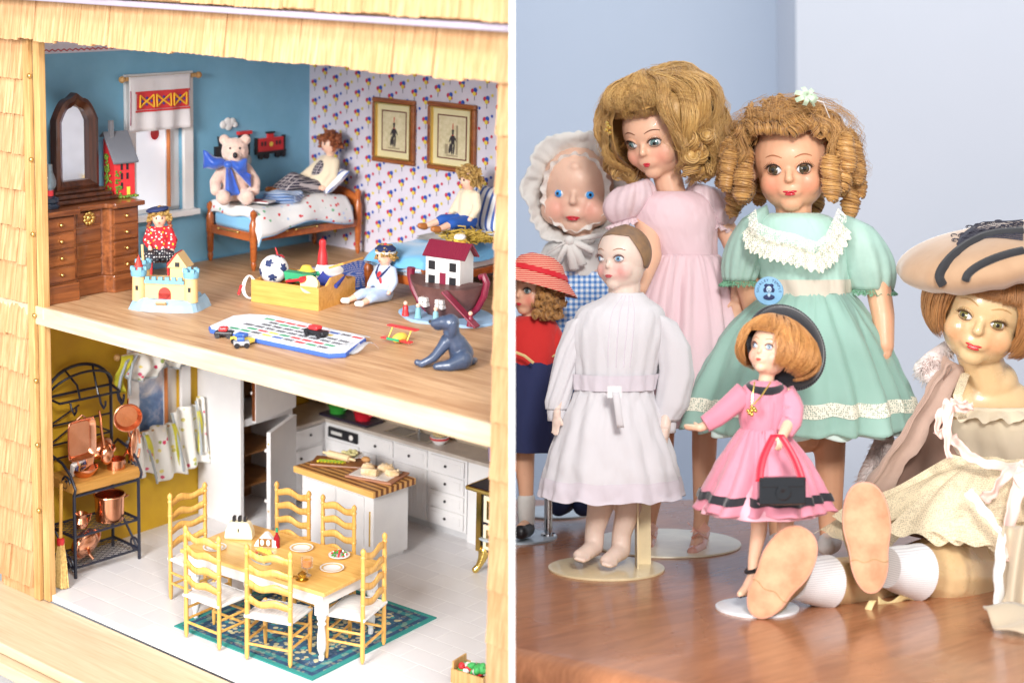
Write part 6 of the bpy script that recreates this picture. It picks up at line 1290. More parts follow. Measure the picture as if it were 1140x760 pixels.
def ringlet(b, p0, length, r0, turns, seed, sway=(0, 0), strands=4, hairs=9):
    rr = random.Random(seed); ph0 = rr.uniform(0, 2*PI); n = int(10*turns)
    for s in range(strands):
        pts = []; rs = []
        for k in range(n+1):
            t = k/n; env = min(1, t*5+.35)*(1-.45*max(0, (t-.75)/.25)**1.5); a = ph0+2*PI*turns*t+s*2*PI/strands*.9
            c = p0+Vector((sway[0]*t, sway[1]*t, -length*t)); e = r0*env*(.62+.04*math.sin(k)); pts.append(c+Vector((e*math.cos(a), e*math.sin(a), .25*e*math.sin(a*.5)))); rs.append(r0*env*.40*(1-.5*max(0, (t-.85)/.15)))
        b.tube(pts, [q*.82 for q in rs], 6)
        for q in range(hairs):
            an = rr.uniform(0, 2*PI); rad_ = rr.uniform(.8, 1.12); pp = []; L_ = len(pts)-rr.randint(0, 3)
            for k in range(0, L_):
                c = p0+Vector((sway[0]*k/n, sway[1]*k/n, -length*k/n)); rd = pts[k]-c; rd.z = 0; rd = rd.normalized() if rd.length > 0 else Vector((1, 0, 0)); a3 = an+k*.10
                pp.append(pts[k]+(rd*math.cos(a3)+Vector((0, 0, 1))*math.sin(a3))*rs[k]*rad_)
            if len(pp) > 3: b.tube(pp, r0*.055, 3)
def stand(name, label, c, r, m, pole=None, polem=None, polelabel=None):
    t = thing(name, label, 'doll stand', tuple(c), 0, None, MW); h = .0018
    mesh('base_disc', MB().lathe([(.0001, 0), (r*.995, 0), (r, .0006), (r*.995, h), (r*.93, h+.0006), (.0001, h+.0008)], n=64), m, t)
    if pole: mesh('pole', pole, polem or m, t)
    return t
# ================================================================== TABLE AND WALLS, right-hand display
t = NT('cherry_table_top'); v = t.co((1, 1, 1), (0, 0, math.radians(-42)))
mp = t.n('ShaderNodeMapping'); mp.inputs['Scale'].default_value = (3.0, 22, 10); t.L.new(v, mp.inputs['Vector']); g1 = t.noise(3.5, mp.outputs[0], 8, .7, 1.2)
mp2 = t.n('ShaderNodeMapping'); mp2.inputs['Scale'].default_value = (10, 160, 40); t.L.new(v, mp2.inputs['Vector']); g2 = t.noise(3, mp2.outputs[0], 4, .6)
f = t.math('ADD', t.math('MULTIPLY', g1, .7), t.math('MULTIPLY', g2, .3)); bl = t.noise(5, t.co(), 4)
c = t.mix(t.ramp(f, [(.34, 0.0), (.66, 1.0)]), srgb(178, 118, 82), srgb(120, 70, 46)); c = t.mix(t.math('MULTIPLY', bl, .45), c, srgb(196, 140, 98))
t.col(c); t.set(Roughness=t.ramp(bl, [(.3, .17), (.7, .36)]), Coat_Weight=.15); t.bump(t.math('ADD', t.math('MULTIPLY', f, .5), t.math('MULTIPLY', t.noise(12, t.co(), 3), 1.2)), .12, .002); mTbl = t.mat
A = T(573, 724); Bv = T(742, 760); dr_ = (Bv-A).normalized(); far = 1.80
Q0 = A - dr_*.5; Q1 = A + dr_*1.3
tbx = thing('wooden_table', 'polished cherry-red wooden table with a rounded front edge, carrying the dolls', 'table', (.5, 1.4, TZ-.03), 0, None, MW)
nrm = Vector((-dr_.y, dr_.x, 0)); nrm = nrm if nrm.y > 0 else -nrm
tb2 = MB(); prof = [(.0, -.034), (-.004, -.030), (-.0065, -.020), (-.0065, -.014), (-.004, -.005), (.001, -.0012), (.008, 0)]
ringsL = [Q0+nrm*a+Vector((0, 0, b)) for a, b in prof]; ringsR = [Q1+nrm*a+Vector((0, 0, b)) for a, b in prof]
tb2.loft([ringsL, ringsR], False, False); e0, e1 = ringsL[-1], ringsR[-1]
tb2.add([e0, e1, Vector((e1.x+.3, far, TZ)), Vector((e0.x, far, TZ))], [(0, 1, 2, 3)]); f0, f1 = ringsL[0], ringsR[0]
tb2.add([f0, f1, Vector((e1.x+.3, far, TZ-.034)), Vector((e0.x, far, TZ-.034))], [(3, 2, 1, 0)]); tb2.add([Vector((e1.x+.3, far, TZ)), Vector((e0.x, far, TZ)), Vector((e0.x, far, TZ-.034)), Vector((e1.x+.3, far, TZ-.034))], [(0, 1, 2, 3)])
off = tbx.matrix_world.translation; tb2.v = [Vector(v)-off for v in tb2.v]; o = mesh('table_top', tb2, mTbl, tbx, clipx=CR)
ap = MB(); ap.loft([[Q0+nrm*.03+Vector((0, 0, -.0345)), Q0+nrm*.03+Vector((0, 0, -.20)), Q0+nrm*.05+Vector((0, 0, -.20)), Q0+nrm*.05+Vector((0, 0, -.0345))], [Q1+nrm*.03+Vector((0, 0, -.0345)), Q1+nrm*.03+Vector((0, 0, -.20)), Q1+nrm*.05+Vector((0, 0, -.20)), Q1+nrm*.05+Vector((0, 0, -.0345))]]); ap.v = [Vector(v)-off for v in ap.v]; mesh('apron', ap, wood('cherry_apron', srgb(176, 112, 78), srgb(130, 70, 48), 0), tbx, clipx=CR, smooth=False)
wl = M('pale_blue_wall', srgb(194, 206, 224), srgb(190, 203, 221), .9, scale=3, bump=.02); wr = M('pale_grey_wall', srgb(216, 221, 232), srgb(213, 219, 230), .9, scale=3, bump=.02)
xc = W(866, 300, 2.9).x
o = solo('wall', MB().box(.0017, xc, 2.9, 2.95, -1.0, 1.2), wl, 'pale periwinkle blue wall on the left behind the dolls', 'wall', F=MW, smooth=False)
o = solo('wall', MB().box(xc, 1.6, 2.70, 2.95, -1.0, 1.2), wr, 'paler grey-blue wall on the right behind the dolls', 'wall', F=MW, smooth=False)
o = solo('floor', MB().box(.0017, 1.6, 1.0, 2.95, -1.05, -1.0), M('pale_floor', srgb(196, 190, 200), rough=.6, bump=.05), None, None, F=MW, smooth=False); setp(o, kind='structure')
# ================================================================== THE DOLLS
def cheeks(F, x=.46, z=-.42, r=.34): return [(F @ V((s_*x, surf(x, z), z)), r*F.to_scale().x) for s_ in (-1, 1)]
def dskin(nm, c, bc, d, F, **k):
    r = k.pop('r', .42); z = k.pop('z', -.42); return skin(nm, c, blush=cheeks(F, z=z, r=r), bc=bc, root=d.root.matrix_world.translation, **k)
V = Vector
# ---------------- doll in pink organza ----------------
d = Doll('doll', 'tall honey-blonde doll in a pale pink organza dress, looking down to the left', 'doll', T(745, 603) + V((0, 0, .003)), 1.53)
b = MB(); F = headframe(d.P(731, 153, 0), 38*d.sc, math.radians(34), math.radians(14), math.radians(-5)); head(b, F)
s = d.sc; P = d.P
blob(b, [F @ V((0, .1, -.7)), P(748, 215, .005), P(752, 232, .005)], [17*s, 16*s, 20*s]); blob(b, [P(752, 248, .005), P(760, 283, .01)], [25*s, 20*s])
for x in (712, 786): blob(b, [P(752, 240, .005), P(x, 230, .01)], [18*s, 12*s])
blob(b, [P(790, 226, .01), P(812, 262, .005), P(826, 298, -.01), P(822, 330, -.03)], [15*s, 12*s, 10.5*s, 9*s]); hand(b, P(822, 332, -.03), V((-.05, -.1, -1)), V((-1, 0, 0)), 34*s)
blob(b, [P(708, 226, .01), P(722, 258, -.01), P(727, 285, -.03), P(712, 320, -.06)], [13*s, 11.5*s, 10*s, 9*s]); hand(b, P(710, 324, -.06), V((-.2, -.1, -1)), V((1, 0, 0)), 34*s)
blob(b, [P(748, 300, .01), P(748, 440, .01)], [30*s, 26*s])
for x, xf, dy in ((783, 780, -.03), (735, 722, .01)):
    blob(b, [P(x-8, 400, .01), P(x+2, 470, 0), P(x+1, 505, .0), P(xf+1, 575, .0), P(xf-1, 590, .0)], [22*s, 15*s, 14*s, 9*s, 8*s]); blob(b, [P(xf, 590, 0), P(xf-4, 604, -.020), P(xf-8, 609, -.034)], [8*s, 7.5*s, 5*s])
d.add('body', b, dskin('pink_doll_skin', srgb(238, 188, 158), srgb(236, 160, 138), d, F), remesh=.0012, rsm=12)
face(d, F, ex=.355, ez=.02, ew=.185, eh=.120, ri=.124, lid=skin('lid_skin', srgb(224, 170, 140)), irm=iris('iris_greygreen', (.05, .11, .12), (.20, .32, .32)), gaze=(-.01, -.02), brow=flat('brow_brown', srgb(120, 72, 50)), lipz=-.60, lipw=.11)
mHoney = hairmat('honey_blonde', srgb(234, 194, 120), srgb(160, 108, 46))
def Rf(ph, th):
    side = max(0, math.sin(abs(ph)*.9-.4)); R_ = 1.22+.54*max(0, math.cos(th))**.8+.14*math.sin(th)+.62*side*max(0, math.sin((th-.3)*1.0))
    if ph < 0: R_ -= .22*side
    return R_*(1+.10*max(0, (th-1.7))+.035*math.sin(th*5.5+ph*2))
def en(ph): a = abs(ph); return .98 if a < .62 else .98+(a-.62)/.30*1.37 if a < .92 else 2.48+.07*math.sin(ph*7)+.05*math.sin(ph*17)
hairdo(d, F, 'hair', mHoney, Rf, .12, en, 4000, .0095, .11, 5.0, 3, pts=22, base=.90, lift=.10, clump=20, gatherl=.55, rw=.085)
hairdo(d, F, 'flyaway_hair', mHoney, lambda ph, th: Rf(ph, th)*1.03, .3, en, 260, .004, .4, 7, 13, pts=20, under=False, lift=.22)
Fh_pink = F
# fringe: fluffy roll above the forehead
b = MB(); r = random.Random(5)
for q in range(1100):
    ph = r.uniform(-1.06, .98); t0 = r.uniform(.15, .6); pts = []
    for i in range(11): t = i/10; th = t0+(1.03-t0+r.uniform(-.05, .05))*t; R_ = 1.34+.36*(1-t)**.8+.22*math.sin(PI*min(1, t*1.05))+r.uniform(-.02, .02)-.10*t; pts.append(F @ V((R_*math.sin(th)*math.sin(ph+.10*t*math.sin(ph*9)), -R_*math.sin(th)*math.cos(ph)+.10, R_*math.cos(th)+.20)))
    b.tube(pts, [.0095*38*s*(1-.5*i/10) for i in range(11)], 3)
d.add('fringe', b, mHoney, auto=False)
b = MB(); [b.ell(P(676+q, 137+j, -.035), 2.4*s, None, 8, 6) for q, j in ((0, 0), (3, 5), (-1, 8), (3, 11), (1, 3))]; d.add('earring', b, mGold)
mPinkO = cloth('pink_organza', srgb(254, 232, 236), srgb(250, 214, 224), rough=.55, scale=14, trans=.25, bump=.3); mPinkSheer = M('sheer_pink', srgb(252, 228, 234), rough=.5, alpha=.58, bump=.2, scale=60)
bod, RB_ = garment(d, 'bodice', [(752, 214, 24, .8), (752, 224, 42, .68), (753, 242, 46, .70), (756, 262, 41, .72), (762, 286, 35, .74)], mPinkO, 9, (.0, .035), 3, rows=26, crumple=.03)
sk_, RS = garment(d, 'skirt', [(762, 284, 36, .78), (762, 294, 43, .8), (762, 330, 58, .8), (764, 390, 70, .8), (764, 440, 77, .8), (764, 470, 80, .8)], mPinkO, 21, (.02, .13), 5, hemwave=2, pw=.6, gather=.05, crumple=.02)
d.add('waist_seam', band(RS, .0, .8, .0012), mPinkO, sk_)
for x, y, dy, q in ((789, 228, .005, 1), (704, 224, .0, -1)):
    b = MB(); fo = folds(11, 7+q); R_ = []
    for a in range(15):
        t = a/14; w = (12+16*math.sin(PI*min(1, t*.92+.05))**.7); c = P(x+q*(7*t-1), y-20+40*t, dy); R_.append([c+V((w*s*(1+.10*fo(th))*math.cos(th), w*s*.85*(1+.10*fo(th))*math.sin(th), (3*s*math.cos(th)*-q*1.6))) for th in [2*PI*k/90 for k in range(90)]])
    b.loft(R_, True, False); sl = d.add('puff_sleeve', b, mPinkSheer, auto=False, solid=-.0006)
    pth = [p for p in R_[-1][::6]]; pth.append(pth[0]); c = P(x+q*6, y+20, dy); b = ruffle(pth, lambda k: V((math.cos(2*PI*k), .9*math.sin(2*PI*k), -.9)), 9*s, 16, 2.6*s, n=220); d.add('sleeve_frill', b, mPinkSheer, auto=False, solid=-.0006)
stand('doll_stand', 'large cream metal doll stand base under the pink doll, with a tan upright', T(741, 605), 83*T(741, 605).y/FP, M('cream_enamel', srgb(240, 232, 208), rough=.3, bump=.02, coat=.3), MB().tube([V((.035, .012, .002)), V((.046, .014, .13))], .0052, 12), flat('tan_pole', srgb(226, 206, 160), .4))
mClearP = M('clear_pink_plastic', srgb(250, 190, 176), rough=.12, alpha=.72, bump=.02, coat=.5)
for xf, dy in ((780, 0), (722, .01)):
    b = MB(); blob(b, [P(xf+2, 593, dy+.005), P(xf-3, 609, dy-.020), P(xf-9, 614, dy-.040)], [8.5*s, 9.5*s, 6*s]); b.tube([P(xf+5, 590, dy+.010), P(xf+8, 614, dy+.022)], [4*s, 1.8*s], 8)
    b.tube([P(xf-9, 598, dy-.02), P(xf-2, 593, dy-.03), P(xf+7, 598, dy-.02)], 1.8*s, 6); b.grid(lambda u, v, xf=xf, dy=dy: P(xf-2+(u-.5)*20+3*math.sin(v*5), 592-12*v*abs(2*u-1), dy-.032), 12, 6); d.add('high_heel_shoe', b, mClearP)
d_pink, F_pink, Rf_pink = d, Fh_pink, Rf
# ---------------- doll in green dress ----------------
d = Doll('doll', 'curly golden-haired doll in a mint green organza dress with white lace collar', 'doll', T(893, 612) + V((0, 0, 0)), 1.48); s = d.sc; P = d.P
b = MB(); F = headframe(d.P(881, 186, 0), 43*s, math.radians(14), math.radians(6), math.radians(-2)); head(b, F)
blob(b, [F @ V((0, .1, -.75)), P(884, 243, .0), P(886, 262, .0)], [21*s, 20*s, 26*s]); blob(b, [P(888, 272, 0), P(895, 325, 0), P(893, 470, 0)], [30*s, 27*s, 34*s]); [blob(b, [P(888, 270, 0), P(x, 268, 0)], [20*s, 13*s]) for x in (848, 934)]
blob(b, [P(955, 268, 0), P(975, 305, -.005), P(983, 350, -.012), P(985, 385, -.02)], [15*s, 15*s, 13*s, 10.5*s]); hand(b, P(986, 392, -.022), V((.02, -.1, -1)), V((-.6, -.6, 0)), 40*s, curl=.35)
blob(b, [P(836, 268, 0), P(830, 305, 0), P(838, 340, .01), P(845, 380, .02)], [17*s, 14*s, 12*s, 10*s]); hand(b, P(845, 384, .02), V((.1, -.1, -1)), V((1, 0, 0)), 38*s)
for x, dy in ((924, .0), (868, .0)): blob(b, [P(x-4, 440, dy), P(x, 510, dy), P(x, 580, dy), P(x, 600, dy)], [24*s, 17*s, 13*s, 11*s]); blob(b, [P(x, 604, dy), P(x-4, 608, dy-.03)], [10*s, 8*s])
d.add('body', b, dskin('green_doll_skin', srgb(236, 180, 144), srgb(232, 146, 118), d, F), remesh=.0012, rsm=12)
for x in (924, 868): b = MB(); blob(b, [P(x, 603, 0), P(x-4, 608, -.03)], [13*s, 10*s]); d.add('shoe', b, mWht)
face(d, F, ex=.36, ez=.0, ew=.195, eh=.128, ri=.134, irm=iris('iris_hazel', (.03, .022, .012), (.12, .085, .04)), gaze=(-.01, .0), lid=skin('lid_skin2', srgb(226, 164, 128)), brow=flat('brow_auburn', srgb(176, 112, 76)), lipz=-.60, lipw=.165, smile=.18)
mGoldH = hairmat('golden_ringlets', srgb(226, 176, 104), srgb(138, 86, 36))
def Rf(ph, th): return 1.14+.34*max(0, math.cos(th))**.8+.10*math.sin(th)+.22*max(0, math.sin((th-.5)*1.2))*min(1, abs(ph)/1.0)
def en(ph): a = abs(ph); return .98 if a < .75 else .98+(a-.75)/.3*.95 if a < 1.05 else 1.93
hairdo(d, F, 'hair', mGoldH, Rf, .1, en, 2200, .009, .16, 8, 8, pts=18, rw=.05)
hairdo(d, F, 'flyaway_hair', mGoldH, lambda ph, th: Rf(ph, th)*1.18, .3, en, 200, .0035, .5, 9, 17, pts=20, under=False, lift=.25)
b = MB(); r = random.Random(12); u = 43*s
for k in range(18):                                                 # side and back ringlets
    a = .86+(2*PI-1.72)*k/17; R_ = 1.34+.14*math.sin(k*2.3); top = V((R_*math.sin(a), -R_*math.cos(a)+.12, .35+.30*math.sin(k*1.7)))
    ringlet(b, F @ top, u*(1.18+.34*math.sin(k*2.9)+.10*r.random()), u*(.235+.04*r.random()), 3.0+r.random(), k, (u*.10*math.sin(a), 0))
for k in range(14):
    a = 1.05+(2*PI-2.1)*k/13; R_ = 1.62+.12*math.sin(k*3.1); ringlet(b, F @ V((R_*math.sin(a), -R_*.9*math.cos(a)+.12, .85-.2*(k % 3))), u*(.95+.5*r.random()), u*.23, 3.0+r.random(), 50+k, (u*.16*math.sin(a), 0))
def coil(b, c, ax, r0, L, turns, seed):                              # lying curls on the crown
    rr = random.Random(seed); ax = ax.normalized(); o1 = ax.orthogonal().normalized(); o2 = ax.cross(o1)
    for st in range(22):
        p_ = rr.uniform(0, 6.28); q_ = rr.uniform(.55, 1.1); w_ = rr.uniform(-.5, .5); sh_ = rr.uniform(-.14, .14)
        pts = [c+ax*L*(k/26-.5+sh_)+(o1*math.cos(2*PI*turns*(1+w_*.1)*k/26+p_*.35)+o2*math.sin(2*PI*turns*(1+w_*.1)*k/26+p_*.35))*r0*q_*(.85+.12*math.sin(k*.5+p_)) for k in range(27)]; b.tube(pts, r0*.085, 3)
    b.ell(c, (r0*.78, r0*.78, r0*.78), None, 10, 8)
for ph, th, r0 in ((-.75, 1.0, .20), (-.42, 1.12, .19), (-.08, 1.16, .18), (.26, 1.16, .18), (.58, 1.08, .19), (.85, .98, .20), (-.95, .72, .22), (-.5, .78, .21), (-.1, .85, .20), (.35, .82, .2), (-.75, .42, .22), (-.2, .50, .20), (.3, .45, .19), (-1.25, .62, .22), (-1.1, 1.05, .22), (1.15, .85, .20), (-.25, .72, .2), (.15, .98, .18), (.62, .72, .2), (-.62, 1.12, .18), (-1.35, .9, .2), (.95, .55, .2)):
    th = th*(.84 if abs(ph) < .8 else 1); R_ = 1.32+.24*math.cos(th); p = F @ V((R_*math.sin(th)*math.sin(ph), -R_*math.sin(th)*math.cos(ph)+.12, R_*math.cos(th)+.2)); coil(b, p, V((math.cos(ph*1.4+.5), .2*math.sin(ph*5), .35*math.sin(ph*7))), u*r0, u*.52, 2.2, int(ph*100))
d.add('ringlets', b, mGoldH, auto=False)
mMint = cloth('mint_organza', srgb(204, 236, 226), srgb(176, 220, 206), rough=.5, scale=12, trans=.25, bump=.35, alpha=.70); mMintS = M('sheer_mint', srgb(190, 226, 214), rough=.5, alpha=.66, bump=.35, scale=60); mMintB = cloth('mint_lined', srgb(196, 232, 220), srgb(172, 216, 202), rough=.6, scale=12, bump=.35)
mLace = gauze('white_lace', srgb(240, 238, 226), 650, .50, a0=.15); mLaceD = gauze('cream_lace', srgb(244, 240, 222), 560, .40, a0=.35)
bod, RB_ = garment(d, 'bodice', [(885, 238, 26, .8), (886, 246, 43, .72), (889, 272, 55, .68), (893, 296, 52, .72), (899, 330, 45, .76)], mMintB, 9, (.0, .03), 13, rows=24, crumple=.028)
sk_, RS = garment(d, 'skirt', [(900, 326, 45, .78), (897, 342, 62, .8), (893, 372, 86, .8), (890, 405, 103, .8), (889, 440, 118, .8), (889, 474, 128, .8)], mMint, 24, (.03, .095), 15, hemwave=2.5, pw=.7, gather=.06, crumple=.018)
us, RU = garment(d, 'underskirt', [(900, 332, 40, .78), (893, 372, 78, .8), (889, 440, 108, .8), (889, 478, 116, .8)], cloth('mint_slip', srgb(222, 240, 234)), 14, (.0, .08), 18, hemwave=2)
d.add('hem_lace', band(RS, 24.0, 26.3, .0018), mLaceD, sk_)
d.add('sash', band(RS, -.0, .0, .001) if False else band(RB_, 20.4, 23.8, .0022), M('ivory_satin', srgb(226, 216, 200), rough=.35, bump=.1, scale=30))
# lace collar: neck ring and V-shaped yoke
pth = [P(886+27*math.cos(a), 243+3*math.sin(a), -.023*math.sin(a)*-1) for a in [2*PI*k/24 for k in range(25)]]
pth = [P(885, 241, 0)+V((27*s*math.cos(a), 23*s*math.sin(a), -2*s+5*s*math.sin(a))) for a in [2*PI*k/24 for k in range(25)]]
d.add('neck_lace', ruffle(pth, lambda k: V((math.cos(2*PI*k), math.sin(2*PI*k), -.35)), 9*s, 26, 1.8*s, n=260), mLaceD, auto=False)
yk = [P(841, 244, -.024), P(843, 260, -.038), P(860, 268, -.046), P(884, 273, -.049), P(908, 282, -.047), P(919, 273, -.043), P(926, 258, -.036), P(932, 244, -.024)]
b = ruffle(yk, lambda k: V((math.sin((k-.5)*2.2)*.9, -.25, -.8)), 22*s, 15, 2.4*s, n=260); d.add('yoke_lace', b, mLaceD, auto=False)
b = ruffle([q+V((0, -.004, .010)) for q in yk], lambda k: V((math.sin((k-.5)*2.2)*.9, -.25, -.8)), 14*s, 17, 1.8*s, n=240); d.add('yoke_lace', b, mLace, auto=False)
for x, y, q, w0 in ((968, 282, 1, 31), (826, 272, -1, 24)):
    b = MB(); fo = folds(10, 27+q); R_ = []
    for a in range(17):
        t = a/16; w = (w0*.42+w0*.60*math.sin(PI*min(1, t*.80+.05))**.8); c = P(x+q*(16*t-14), y-36+76*t, 0); R_.append([c+V((w*s*(1+.08*fo(th)*t)*math.cos(th), w*s*.9*(1+.08*fo(th)*t)*math.sin(th), 8*s*math.cos(th)*-q*(1-t))) for th in [2*PI*k/100 for k in range(100)]])
    b.loft(R_, True, False); d.add('puff_sleeve', b, mMintS, auto=False, solid=-.0006)
    pp = R_[-1][::5]; pp.append(pp[0]); d.add('sleeve_trim', ruffle(pp, lambda k: V((math.cos(2*PI*k), .9*math.sin(2*PI*k), -1.2)), 8*s, 22, 2*s, n=240), gauze('green_trim_lace', srgb(110, 160, 130), 500, .45, a0=.4), auto=False)
b = MB(); cb0 = P(896, 108, -.050)
for k in range(7):
    a = k*.9; b.grid(lambda u, v, a=a: cb0+V(((u*13*math.cos(a)+(v-.5)*5*math.sin(a)*-1)*s, -.006*math.sin(PI*u)-.002*k, (u*13*math.sin(a)*.8+(v-.5)*5*math.cos(a))*s)), 10, 4)
for e0, e1 in ((14, -2), (10, -10), (-8, 4)): b.tube([cb0+V((e0*s*t, -.006*math.sin(PI*t), e1*s*t)) for t in [k/8 for k in range(9)]], 1.6*s, 5, flat=.4)
d.add('hair_bow', b, cloth('mint_ribbon', srgb(206, 230, 200))); d.add('bow_wire', MB().tube([cb0, cb0+V((20*s, 0, -6*s)), cb0+V((29*s, .01, -22*s))], .6*s, 5), mWht)
bg = thing('badge', 'round light blue button badge with a portrait, pinned at the mint green waist', 'badge', tuple(P(856, 324, -.062)), math.radians(-8), None, MW)
mesh('badge_disc', MB().lathe([(.0001, -.0008), (15.2*s, -.0008), (15.5*s, .0), (14.6*s, .0012), (.0001, .0022)], n=36, M=rotm(PI/2, 0, 0)), M('badge_blue', srgb(138, 190, 228), rough=.2, bump=0, coat=.6), bg)
b = MB()
def bd(x, z, a, c, rot=0): b.ell((x*s, -.0022, z*s), (a*s, .0005, c*s), rotm(0, rot, 0), 14, 6)
b.mi = 0; bd(0, 3.0, 4.6, 4.8); bd(-4.2, 1.2, 1.8, 2.6); bd(4.2, 1.2, 1.8, 2.6); bd(-2.6, 6.0, 2.4, 2); bd(2.6, 6.0, 2.4, 2); bd(0, -6.4, 6.2, 3.0)
b.mi = 1
def bd2(x, z, a, c): b.ell((x*s, -.0026, z*s), (a*s, .0005, c*s), None, 12, 6)
bd2(0, 2.0, 2.9, 3.6); bd2(0, -4.0, 1.6, 2.2)
b.mi = 0
for x, z, a, c in ((-1.1, 2.4, .5, .35), (1.1, 2.4, .5, .35), (0, .2, .9, .4)): b.ell((x*s, -.0031, z*s), (a*s, .0003, c*s), None, 8, 5)
mesh('portrait', b, [mNavy, flat('badge_pale', srgb(176, 206, 232))], bg)
def text(word, par, m, size, M_, ch_ang=0, rad=0, a0=0, name='lettering'):
    tb_ = MB()
    for i, chx in enumerate(word):
        if chx == ' ': continue
        cu_ = bpy.data.curves.new('t', 'FONT'); cu_.body = chx; cu_.size = size; cu_.extrude = .00012; cu_.align_x = 'CENTER'; o = bpy.data.objects.new('t', cu_); COL.objects.link(o); dg_ = bpy.context.evaluated_depsgraph_get(); me = o.evaluated_get(dg_).to_mesh()
        an = a0-ch_ang*i; T_m = M_ @ rotm(PI/2, 0, 0) @ Matrix.Rotation(an-PI/2, 4, 'Z') @ Matrix.Translation((0, rad, 0)) if rad else M_ @ rotm(PI/2, 0, 0) @ Matrix.Translation((i*ch_ang, 0, 0))
        tb_.add([T_m @ v.co for v in me.vertices], [list(p.vertices) for p in me.polygons]); o.evaluated_get(dg_).to_mesh_clear(); bpy.data.objects.remove(o)
    return mesh(name, tb_, m, par, smooth=False)
text('SHIRLEY TEMPLE', bg, mNavy, 3.9*s, Matrix.Translation((0, -.0016, 0)), math.radians(14.2), 10.4*s, PI/2+math.radians(14.2*6.5))
text('MY FRIEND'[3:], bg, mNavy, 3.0*s, Matrix.Translation((-1.0*s, -.0028, -12.6*s)), 2.2*s) if False else None
b = MB(); r = random.Random(21)                                     # loose curled ends of the tall doll's hair
for k in range(44):
    a = r.uniform(.98, 2*PI-.98); th = r.uniform(1.75, 2.42); aw = a if a < PI else a-2*PI; R_ = Rf_pink(aw, th)*1.0
    p = F_pink @ V((R_*math.sin(th)*math.sin(aw), -R_*math.sin(th)*math.cos(aw)+.12, R_*math.cos(th)+.20)); coil(b, p, V((r.uniform(-1, 1), r.uniform(-.6, .6), r.uniform(-1.2, .4))), d_pink.sc*38*.26, d_pink.sc*38*.62, 1.1, k)
d_pink.add('curled_ends', b, mHoney, auto=False)
# ---------------- bonnet baby ----------------
d = Doll('doll', 'baby-faced doll with bright blue eyes, a big white frilled bonnet and a blue gingham skirt', 'doll', T(640, 572) + V((0, 0, .003)), 1.66); s = d.sc; P = d.P
b = MB(); F = headframe(P(644, 214, 0), 42*s, math.radians(10), math.radians(3), math.radians(3)); head(b, F, nose=.11, ears=False); [b.ell(F @ V((q*.50, -.48, -.48)), (.42, .38, .40), S3(F), 18, 12) for q in (-1, 1)]; b.ell(F @ V((.0, -.86, .66)), (.16, .10, .14), S3(F), 10, 8)
blob(b, [F @ V((0, .1, -.75)), P(650, 275, 0)], [18*s, 20*s]); blob(b, [P(650, 292, 0), P(648, 330, 0), P(645, 400, 0)], [34*s, 34*s, 34*s]); [blob(b, [P(x, 395, 0), P(x, 480, 0), P(x, 545, 0)], [18*s, 13*s, 10*s]) for x in (625, 655)]
for q in (-1, 1): blob(b, [P(650+q*30, 288, 0), P(650+q*42, 330, -.01), P(650+q*36, 372, -.03)], [13*s, 11*s, 9*s]); hand(b, P(650+q*36, 374, -.03), V((0, -.2, -1)), V((-q, 0, 0)), 30*s)
d.add('body', b, dskin('composition_skin', srgb(232, 192, 170), srgb(228, 156, 138), d, F), remesh=.0013, rsm=12)
face(d, F, ex=.39, ez=-.04, ew=.14, eh=.115, ri=.105, irm=iris('iris_bright_blue', (.01, .25, .8), (.05, .45, .95)), lipz=-.66, lipw=.17, lash=False, brow=None)
mBon = cloth('white_cotton', (.90, .89, .87), (.84, .83, .80), scale=14, trans=.12, bump=.5)
fo = folds(9, 44); b = MB(); u = 37*s; R_ = []; FH = F; F = F @ Matrix.Translation((0, -.06, -.10)) @ Matrix.Scale(.88, 4)
for a in range(22):
    t = a/21; row = []
    for k in range(240):
        th = 2*PI*k/240; c = V((0, .95-1.75*t, .12-.10*t)); rr_ = 1.30*math.sin(min(1, t*1.25+.12)*PI/2)**.6+.55*max(0, t-.72)/.28*(.72+.28*math.sin(th+.3)); k2 = 1+(.02+.15*max(0, t-.55))*(fo(th+.2*t)+.22*math.sin(23*th+3*math.sin(5*th)))+.10*noise.noise(V((math.cos(th)*3, math.sin(th)*3, t*6)))+.05*noise.noise(V((math.cos(th)*9, math.sin(th)*9, t*14)))
        row.append(F @ (c+V((rr_*k2*.93*math.cos(th)*(1.0), .25*max(0, t-.7)*math.sin(9*th+1)*.5, rr_*k2*1.05*math.sin(th)*(1 if math.sin(th) > 0 else .92)))))
    R_.append(row)
b.loft(R_, True, False); bon = d.add('bonnet', b, mBon, auto=False, solid=-.0012)
b = MB(); b.loft([R_[0][::6]], True, False) if False else b.ell(F @ V((0, .85, .12)), (.75, .32, .8), S3(F)); d.add('bonnet_crown', b, mBon, bon)
d.add('bonnet_trim', ruffle([F @ V((.88*math.cos(a), -.62, .12+1.02*math.sin(a))) for a in [2*PI*k/24 for k in range(25)]], lambda k: V((math.cos(2*PI*k)*.7, -.8, math.sin(2*PI*k)*.7)), 9*s, 18, 2*s, n=220), mBon, auto=False)
b = MB()
for e in (V((-1, 0, -.75)), V((1, 0, -.6)), V((-.5, 0, -1.3)), V((.55, 0, -1.35)), V((.2, 0, -1.6))):
    p0 = P(634, 268, -.046); b.grid(lambda u_, v: p0+V((e.x*26*s*u_, -.006*math.sin(PI*u_), e.z*20*s*u_*u_**.2))+V(((v-.5)*7*s*abs(e.z), -.002*math.sin(v*4), (v-.5)*6*s*abs(e.x))), 14, 4)
b.ell(P(634, 268, -.050), (5*s, 4*s, 5*s)); b.tube([P(634, 268, -.048), P(668, 262, -.045), P(690, 250, -.03)], 2.4*s, 6); d.add('bonnet_strings', b, mBon, auto=False, solid=.0006)
